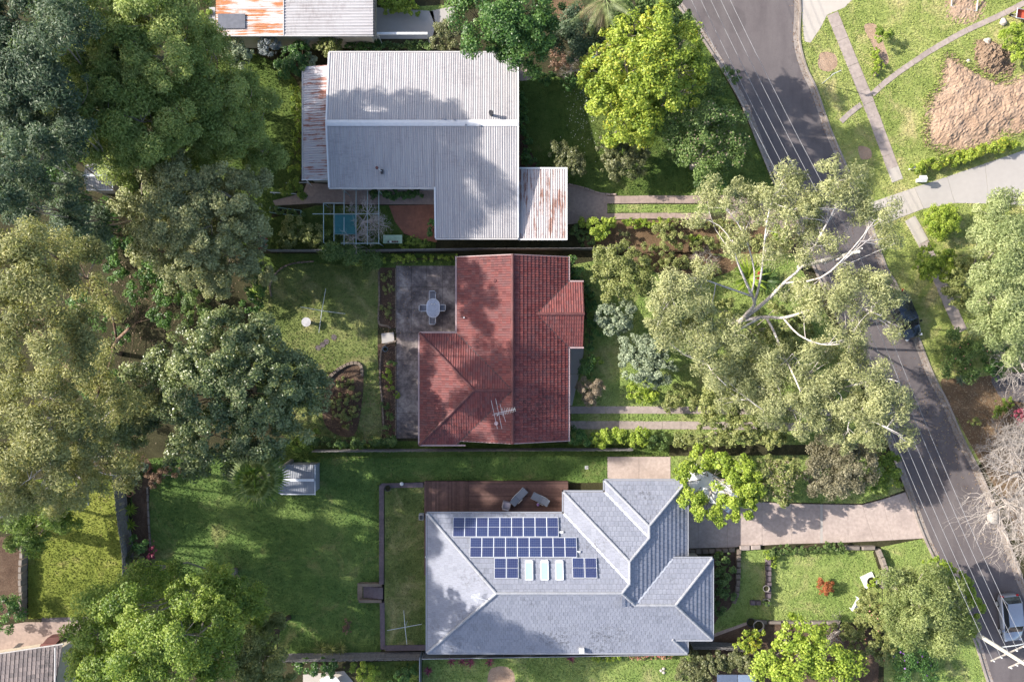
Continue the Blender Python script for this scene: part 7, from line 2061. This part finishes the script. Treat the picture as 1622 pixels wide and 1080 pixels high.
rosette('strap_plant', 'small spiky plant casting a shadow on the front lawn', (1241, 877), .4, 20, 'mid', trunk_h=.4, w=.05)
plant('pot_plant', 'green plant growing in the white pot', 'plant', [(1386, 922, 8, .9), (1380, 926, 6, .8)], 'small', 'lime')
plant('pot_plant', 'small plant in the round grey pot on the lawn', 'plant', [(1214.5, 955, 5, .7)], 'small', 'mid')
plant('yellow_plant', 'tiny yellow plant by the driveway edging', 'plant', [(1142, 876, 6, .7)], 'small', 'yellow')
bare_tree('tangle of dry branches in the dark lower bed', (1330, 1000), .5, .9, 2, BARK_TWIG, 4, (7, 4, 4, 3), .05, 31, name='bare_shrub')

# ---- over the road
plant('golden_hedge', 'long golden clipped hedge beside the pale driveway', 'hedge', row([(1448, 268), (1500, 254), (1560, 238), (1606, 226)], 9.5, .85, 22), 'shrub', 'yellow', flat=.6)
plant('ball_shrub', 'large round clipped shrub beside the crossover', 'shrub', [(1490, 350, 29, 1.3), (1484, 346, 22, 1.4), (1498, 346, 22, 1.4), (1490, 358, 22, 1.3)], 'small', 'lime', dens=1.0, flat=.8)
plant('young_tree', 'young yellow-green tree over the lower footpath', 'tree', [(1460, 415, 18, 3), (1480, 405, 20, 3.2), (1495, 420, 20, 3.2), (1465, 430, 14, 2.8), (1485, 435, 16, 2.8), (1505, 405, 12, 2.8)], 'shrub', 'lime', BARK_GREY, dens=.8, size=1.2)
plant('olive_tree', 'dim olive tree right of the lower footpath', 'tree', [(1515, 430, 20, 3.5), (1530, 450, 22, 3.6), (1515, 470, 20, 3.4), (1545, 420, 18, 3.6), (1540, 480, 18, 3.2)], 'shrub', 'olive', BARK_GREY, dens=.75, size=1.2)
plant('feathery_tree', 'big pale feathery tree at the right edge', 'tree', [(1585, 345, 36, 7), (1615, 380, 40, 8), (1570, 385, 32, 7), (1590, 425, 40, 8), (1560, 440, 26, 6.5), (1620, 450, 40, 8), (1580, 475, 36, 7.5), (1610, 505, 38, 7.5), (1570, 520, 28, 6.5), (1600, 545, 30, 6.5), (1550, 500, 18, 5.5), (1640, 330, 40, 7), (1555, 350, 16, 5.5)], 'feather', 'pale_feather', BARK_GREY, dens=.75, fine=5)
plant('mixed_shrub', 'mixed green shrubs at the kerb below the feathery tree', 'shrub', [(1515, 545, 20, 2), (1540, 560, 22, 2.4), (1515, 575, 20, 2), (1545, 585, 18, 2), (1505, 560, 14, 1.6), (1500, 590, 10, 1.2), (1560, 545, 16, 2.2)], 'broad', 'mid', dens=.8, size=.75, accents=[('flowers', .006, .14, 'pink_flower')])
rosette('strap_plant', 'pale aloe-like rosette at the kerb shrubs', (1521, 602), .65, 26, 'sage', w=.12)
plant('mixed_shrub', 'dark green shrub near the dark driveway patch', 'shrub', [(1570, 575, 16, 1.8), (1578, 590, 14, 1.6), (1585, 560, 14, 1.8)], 'shrub', 'deep', dens=.8)
bare_tree('pale leafless tree at the right edge above the dark driveway', (1615, 565), 2.5, 1.7, 5, BARK_TWIG, 5, (6, 4, 4, 3, 2), .1, 41)
bare_tree('large pale leafless tree spreading over the street at right', (1630, 755), 3.0, 3.0, 8, BARK_TWIG, 6, (9, 5, 4, 4, 3, 2), .2, 42, decay=.7)
bare_tree('second leafless tree behind the large one at the right edge', (1625, 690), 2.5, 2.2, 6, BARK_TWIG, 5, (7, 5, 4, 4, 3), .14, 43)
bare_tree('leafless tree lowest at the right edge beside the street', (1640, 830), 2.5, 2.2, 6, BARK_TWIG, 5, (7, 5, 4, 4, 3), .14, 44)
bare_tree('leafless grey tree standing in the pergola frame', (575, 351), 1.9, 1.15, 3, BARK_TWIG, 5, (9, 5, 4, 3, 2), .1, 45)
plant('ground_shrub', 'green low shrub on the bare brown ground', 'shrub', [(1585, 642, 12, 1), (1578, 655, 10, .9), (1598, 638, 10, 1)], 'small', 'bright')
plant('ground_shrub', 'yellowish mound plant on the bare brown ground', 'shrub', [(1540, 667, 9, .6), (1548, 668, 7, .5)], 'small', 'olive')
plant('ground_shrub', 'dark crimson shrub at the right edge on brown ground', 'shrub', [(1612, 655, 10, 1.2), (1620, 665, 10, 1.2)], 'small', 'crimson')
plant('verge_shrub', 'young shrub on the earthy strip of the far verge', 'shrub', [(1398, 60, 12, 1.3), (1408, 54, 8, 1.1), (1393, 52, 8, 1)], 'shrub', 'bright')
plant('verge_shrub', 'low leafy tuft beside the narrow curving path', 'shrub', row([(1386, 80), (1392, 100), (1388, 112)], 7, .5, 4), 'small', 'lime')
plant('bank_shrubs', 'yellow-green shrubs above the rubble heap', 'shrub', [(1600, 58, 16, 1.4), (1618, 70, 16, 1.4), (1610, 45, 12, 1.2), (1625, 50, 14, 1.4), (1612, 90, 12, 1.1), (1628, 90, 12, 1.2)], 'shrub', 'lime')

# ---- small beds around the lawns
fan_palm('green fan palm beside the small grey shed', (410, 758), 9.2, (462, 730), 2.7)
plant('bed_foliage', 'dark foliage in the top of the fence bed', 'shrub', [(205, 742, 12, 1.2), (222, 740, 12, 1.2), (215, 755, 10, 1)], 'shrub', 'sage')
rosette('strap_plant', 'yellow-green strap plant beside the paling fence, upper', (207, 807), .75, 30, 'lime', w=.1)
rosette('strap_plant', 'yellow-green strap plant beside the paling fence, lower', (207, 830), .8, 30, 'lime', w=.1)
rosette('strap_plant', 'deep green strap plant at the boundary end of the fence bed', (222, 752), .6, 24, 'mid', w=.09)
plant('bed_foliage', 'dark glossy shrub below the strap plants', 'shrub', [(218, 855, 14, 1.2), (220, 872, 12, 1)], 'shrub', 'deep')
plant('bed_foliage', 'white-flecked shrub at the lower fence bed', 'shrub', [(210, 880, 12, 1.1), (220, 884, 8, 1)], 'shrub', 'pale')
plant('bed_foliage', 'salmon pink flowering shrub in the fence bed', 'shrub', [(206, 895, 9, .9), (215, 892, 8, .8)], 'small', 'pink_flower')
plant('bed_foliage', 'crimson-leaved shrub along the lawn side of the fence bed', 'shrub', [(236, 862, 9, .9), (242, 870, 7, .8), (238, 880, 8, .7)], 'small', 'crimson')
plant('bed_foliage', 'olive shrub at the foot of the fence bed', 'shrub', [(218, 910, 13, 1.1), (225, 925, 11, 1), (212, 925, 10, .9)], 'shrub', 'olive')
plant('bed_foliage', 'rusty brown dry ferns above the deep green lawn', 'shrub', [(245, 752, 14, .9), (262, 750, 12, .8), (282, 748, 10, .7), (240, 768, 9, .6)], 'fuzz', 'brown_dry', BARK_TWIG)
plant('orange_shrub', 'tiny rust-coloured conifer on the deep green lawn', 'shrub', [(550, 990, 7, .7), (549, 998, 7, .6), (551, 983, 5, .6)], 'small', 'brown_dry')
rosette('grass_tussock', 'yellow-green tussock at the long paling fence, left', (508, 1026), .9, 50, 'olive', w=.05)
rosette('grass_tussock', 'yellow-green tussock at the long paling fence, middle', (524, 1028), .9, 50, 'olive', w=.05)
rosette('grass_tussock', 'yellow-green tussock at the long paling fence, right', (540, 1026), .9, 50, 'olive', w=.05)
plant('fence_shrub', 'dark shrub below the long paling fence, left', 'shrub', [(490, 1056, 14, 1.5), (510, 1056, 14, 1.5), (530, 1060, 14, 1.5), (470, 1058, 12, 1.4)], 'shrub', 'deep', accents=[('flowers', .008, .1, 'white_flower')])
plant('fence_shrub', 'lime shrub below the long paling fence', 'shrub', [(582, 1066, 15, 1.4), (575, 1056, 10, 1.2), (590, 1060, 10, 1.2)], 'shrub', 'lime')
plant('fence_shrub', 'small lime shrub left of the larger one by the fence', 'shrub', [(552, 1056, 10, 1.1)], 'shrub', 'bright')
plant('fence_shrub', 'dark rounded shrub in the shaded corner by the steel fence', 'shrub', [(636, 1070, 14, 1.3), (648, 1062, 12, 1.2), (628, 1080, 12, 1.2)], 'shrub', 'deep')
for k, (px, py, lab) in enumerate(((715, 1046, 'crimson spiky plant at the steel fence, first from the left'), (732, 1047, 'crimson spiky plant at the steel fence, second from the left'), (745, 1049, 'crimson spiky plant at the steel fence, third from the left'), (776, 1048, 'largest crimson spiky plant, below the left of the grey roof'), (905, 1042, 'crimson spiky plant below the middle of the grey roof'), (678, 1062, 'crimson spiky plant beside the narrow steel fence'))):
    rosette('cordyline', lab, (px, py), .55, 26, 'crimson', w=.06, group='crimson plants along the steel fence')
plant('fence_flowers', 'pinkish flowering border at the right end of the steel fence', 'shrub', row([(995, 1038), (1030, 1037), (1062, 1036)], 6, .6, 8), 'small', 'olive', accents=[('flowers', .08, .1, 'pink_flower')])
plant('fence_flowers', 'yellow reed-like plants at the steel fence', 'shrub', row([(942, 1044), (955, 1042), (980, 1041)], 5, .6, 5), 'small', 'lime')
plant('bed_foliage', 'weedy green patch beside the patio, upper', 'shrub', [(612, 440, 10, .35), (614, 460, 10, .35), (612, 485, 10, .3), (616, 500, 8, .3)], 'small', 'olive', dens=.6)
plant('bed_foliage', 'yellow-green bush in the bed along the patio', 'shrub', [(612, 592, 9, .7), (616, 600, 7, .6)], 'small', 'lime')
plant('bed_foliage', 'small bright plant below the yellow-green patio bush', 'shrub', [(618, 614, 7, .5), (628, 626, 6, .4)], 'small', 'bright')
plant('bed_foliage', 'low dark foliage at the lower end of the patio bed', 'shrub', [(612, 640, 9, .4), (616, 660, 9, .4), (614, 680, 10, .5), (622, 575, 8, .4)], 'small', 'mid', dens=.7)
plant('bed_foliage', 'shrubby growth at the foot of the worn lawn', 'shrub', row([(500, 698), (540, 702), (590, 700), (620, 702)], 10, .9, 8), 'shrub', 'mid', dens=.7)
plant('bed_foliage', 'green ferny plants beside the big round tree foot', 'shrub', [(485, 700, 13, 1), (500, 690, 10, .8), (470, 704, 12, 1)], 'shrub', 'bright', dens=.8)
plant('bed_foliage', 'moss and weeds over the brown rockery bed', 'shrub', [(545, 630, 12, .25), (560, 650, 11, .25), (535, 655, 12, .25), (555, 610, 10, .25), (530, 635, 10, .2), (548, 670, 12, .3), (562, 628, 9, .25), (540, 605, 9, .2)], 'small', 'olive', dens=.7)
plant('bed_foliage', 'grassy growth along the fence above the patio', 'shrub', row([(610, 410), (650, 410), (690, 409), (722, 409)], 7, .35, 9), 'small', 'lime', dens=.7)
plant('bed_foliage', 'dark shrub left of the low block wall at the left edge', 'shrub', [(10, 960, 20, 1.8), (25, 970, 16, 1.6), (5, 985, 16, 1.5)], 'broad', 'deep', dens=.8, size=.7)

# ---- grass blades over the lawns
by_mat = {}
for w, z, mat, dens in LAWNS:
    A = np.array([p[:2] for p in w])
    x0, y0 = A.min(0); x1, y1 = A.max(0)
    x0, x1 = max(x0, -48), min(x1, 48); y0, y1 = max(y0, -33), min(y1, 33)
    if x1 <= x0 or y1 <= y0: continue
    n = int((x1 - x0) * (y1 - y0) * 95 * dens)
    P = np.column_stack([rng.uniform(x0, x1, n), rng.uniform(y0, y1, n)])
    P = P[inside(P, A)]
    for E_ in EXCL:
        a_, b_ = E_.min(0), E_.max(0)
        bb_ = (P[:, 0] > a_[0]) & (P[:, 0] < b_[0]) & (P[:, 1] > a_[1]) & (P[:, 1] < b_[1])
        ii = np.nonzero(bb_)[0]
        if len(ii):
            kill = ii[inside(P[ii], E_)]
            P = np.delete(P, kill, 0)
    by_mat.setdefault(mat.name, []).append(np.column_stack([P, np.full(len(P), z)]))
for nm, L_ in by_mat.items():
    P = np.concatenate(L_)
    n = len(P)
    a = rng.uniform(0, 2 * pi, n)
    hgt = rng.uniform(.05, .12, n); lean = rng.uniform(.03, .13, n)
    d = np.column_stack([np.cos(a), np.sin(a), np.zeros(n)]); s = np.column_stack([-np.sin(a), np.cos(a), np.zeros(n)])
    wd = rng.uniform(.02, .05, n)[:, None]
    V = np.empty((n, 4, 3))
    up = np.array([0, 0, 1.0])
    V[:, 0] = P - s * wd; V[:, 1] = P + s * wd
    tip = P + d * lean[:, None] + up * hgt[:, None]
    V[:, 2] = tip + s * wd * .3; V[:, 3] = tip - s * wd * .3
    o = link('grass', quad_mesh('grass', V.reshape(-1, 3), n, bpy.data.materials[nm]))
    tag(o, 'short blades of grass over the ' + nm.replace('grass_', '') + ' lawns', 'grass', None, 'stuff')

# ---- litter: leaves blown along the gutters, on roofs and under the trees; clods round the bare earth
def scatter(name, label, pts, size, mat, z=.02):
    n = len(pts)
    P = np.column_stack([pts, np.full(n, z) + rng.uniform(0, .015, n)]) if np.asarray(pts).shape[1] == 2 else np.asarray(pts)
    me = leaf_mesh(name, P, unit(np.array([0, 0, 1.0]) + .25 * rng.normal(size=(n, 3))), rng.normal(size=(n, 3)), size * rng.uniform(.6, 1.3, n), size * .6 * rng.uniform(.7, 1.2, n), mat)
    tag(link(name, me), label, 'leaves', None, 'stuff')
def along(line, n, a, b):
    L = np.array(arc_points(line, .25)); i = rng.integers(0, len(L) - 1, n)
    t = L[i + 1] - L[i]; t /= np.hypot(*t.T)[:, None] + 1e-9
    return L[i] + np.column_stack([-t[:, 1], t[:, 0]]) * rng.uniform(a, b, n)[:, None] + rng.normal(0, .1, (n, 2))
clus = lambda cx, cy, sx, sy, n: np.column_stack([rng.normal(cx, sx, n), rng.normal(cy, sy, n)])
scatter('gutter_litter', 'brown fallen leaves blown along both gutters of the street', np.concatenate([along(RWw, 1300, .0, .4), along(REw, 1500, -.5, .0)]), .13, LM['brown_dry'])
p = np.array([W(a, b)[:2] for a, b in np.concatenate([clus(1440, 640, 40, 60, 250), clus(1330, 450, 60, 70, 350), clus(1500, 690, 30, 60, 250), clus(1120, 420, 60, 14, 500), clus(1400, 790, 30, 25, 300)])])
scatter('fallen_leaves', 'tan fallen leaves lying on the road and verge under the gums', p, .12, LM['brown_dry'], .03)
p = np.array([W(a, b)[:2] for a, b in np.concatenate([clus(1565, 650, 50, 40, 1800), clus(1600, 760, 26, 55, 1500)])])
scatter('fallen_leaves', 'thick pale leaf litter under the leafless trees', p, .16, LM['beige'], .03)
p = np.array([W(a, b)[:2] for a, b in np.concatenate([clus(250, 460, 70, 60, 1600), clus(540, 630, 30, 40, 700), clus(615, 600, 8, 60, 500), clus(180, 700, 20, 60, 500), clus(640, 470, 14, 40, 250)])])
scatter('fallen_leaves', 'brown leaf litter in the rear yard of the red house', p, .13, LM['brown_dry'], .07)
p = np.array([W(a, b)[:2] for a, b in np.column_stack([rng.uniform(1440, 1640, 1500), rng.uniform(60, 250, 1500)])])
A_ = np.array(PX(spline([(1497, 93), (1510, 90), (1528, 104), (1560, 122), (1600, 128), (1660, 110), (1680, 200), (1606, 214), (1580, 224), (1530, 240), (1490, 238), (1468, 225), (1466, 195), (1472, 160), (1490, 130)], 4, True)))
big = A_.mean(0) + (A_ - A_.mean(0)) * 1.1
sm = A_.mean(0) + (A_ - A_.mean(0)) * .93
ring = p[inside(p, big)]
scatter('dirt_crumbs', 'crumbs of sandy earth scattered round the raked bare patch', ring, .2, DIRT, .1)
p = p[inside(p, big) & ~inside(p, sm)]
p = np.concatenate([p + rng.normal(0, .2, p.shape) for _ in range(6)])
n = len(p); a = rng.uniform(0, 2 * pi, n); d = np.column_stack([np.cos(a), np.sin(a), np.zeros(n)]); s_ = np.column_stack([-np.sin(a), np.cos(a), np.zeros(n)])
B = np.column_stack([p, np.full(n, .02)]); V = np.empty((n, 4, 3)); tip = B + d * .15 + np.array([0, 0, 1]) * rng.uniform(.15, .4, n)[:, None]
V[:, 0] = B - s_ * .04; V[:, 1] = B + s_ * .04; V[:, 2] = tip + s_ * .01; V[:, 3] = tip - s_ * .01
tag(link('grass', quad_mesh('grass', V.reshape(-1, 3), n, GR_VERGE)), 'ragged weeds along the edge of the raked bare patch', 'grass', None, 'stuff')
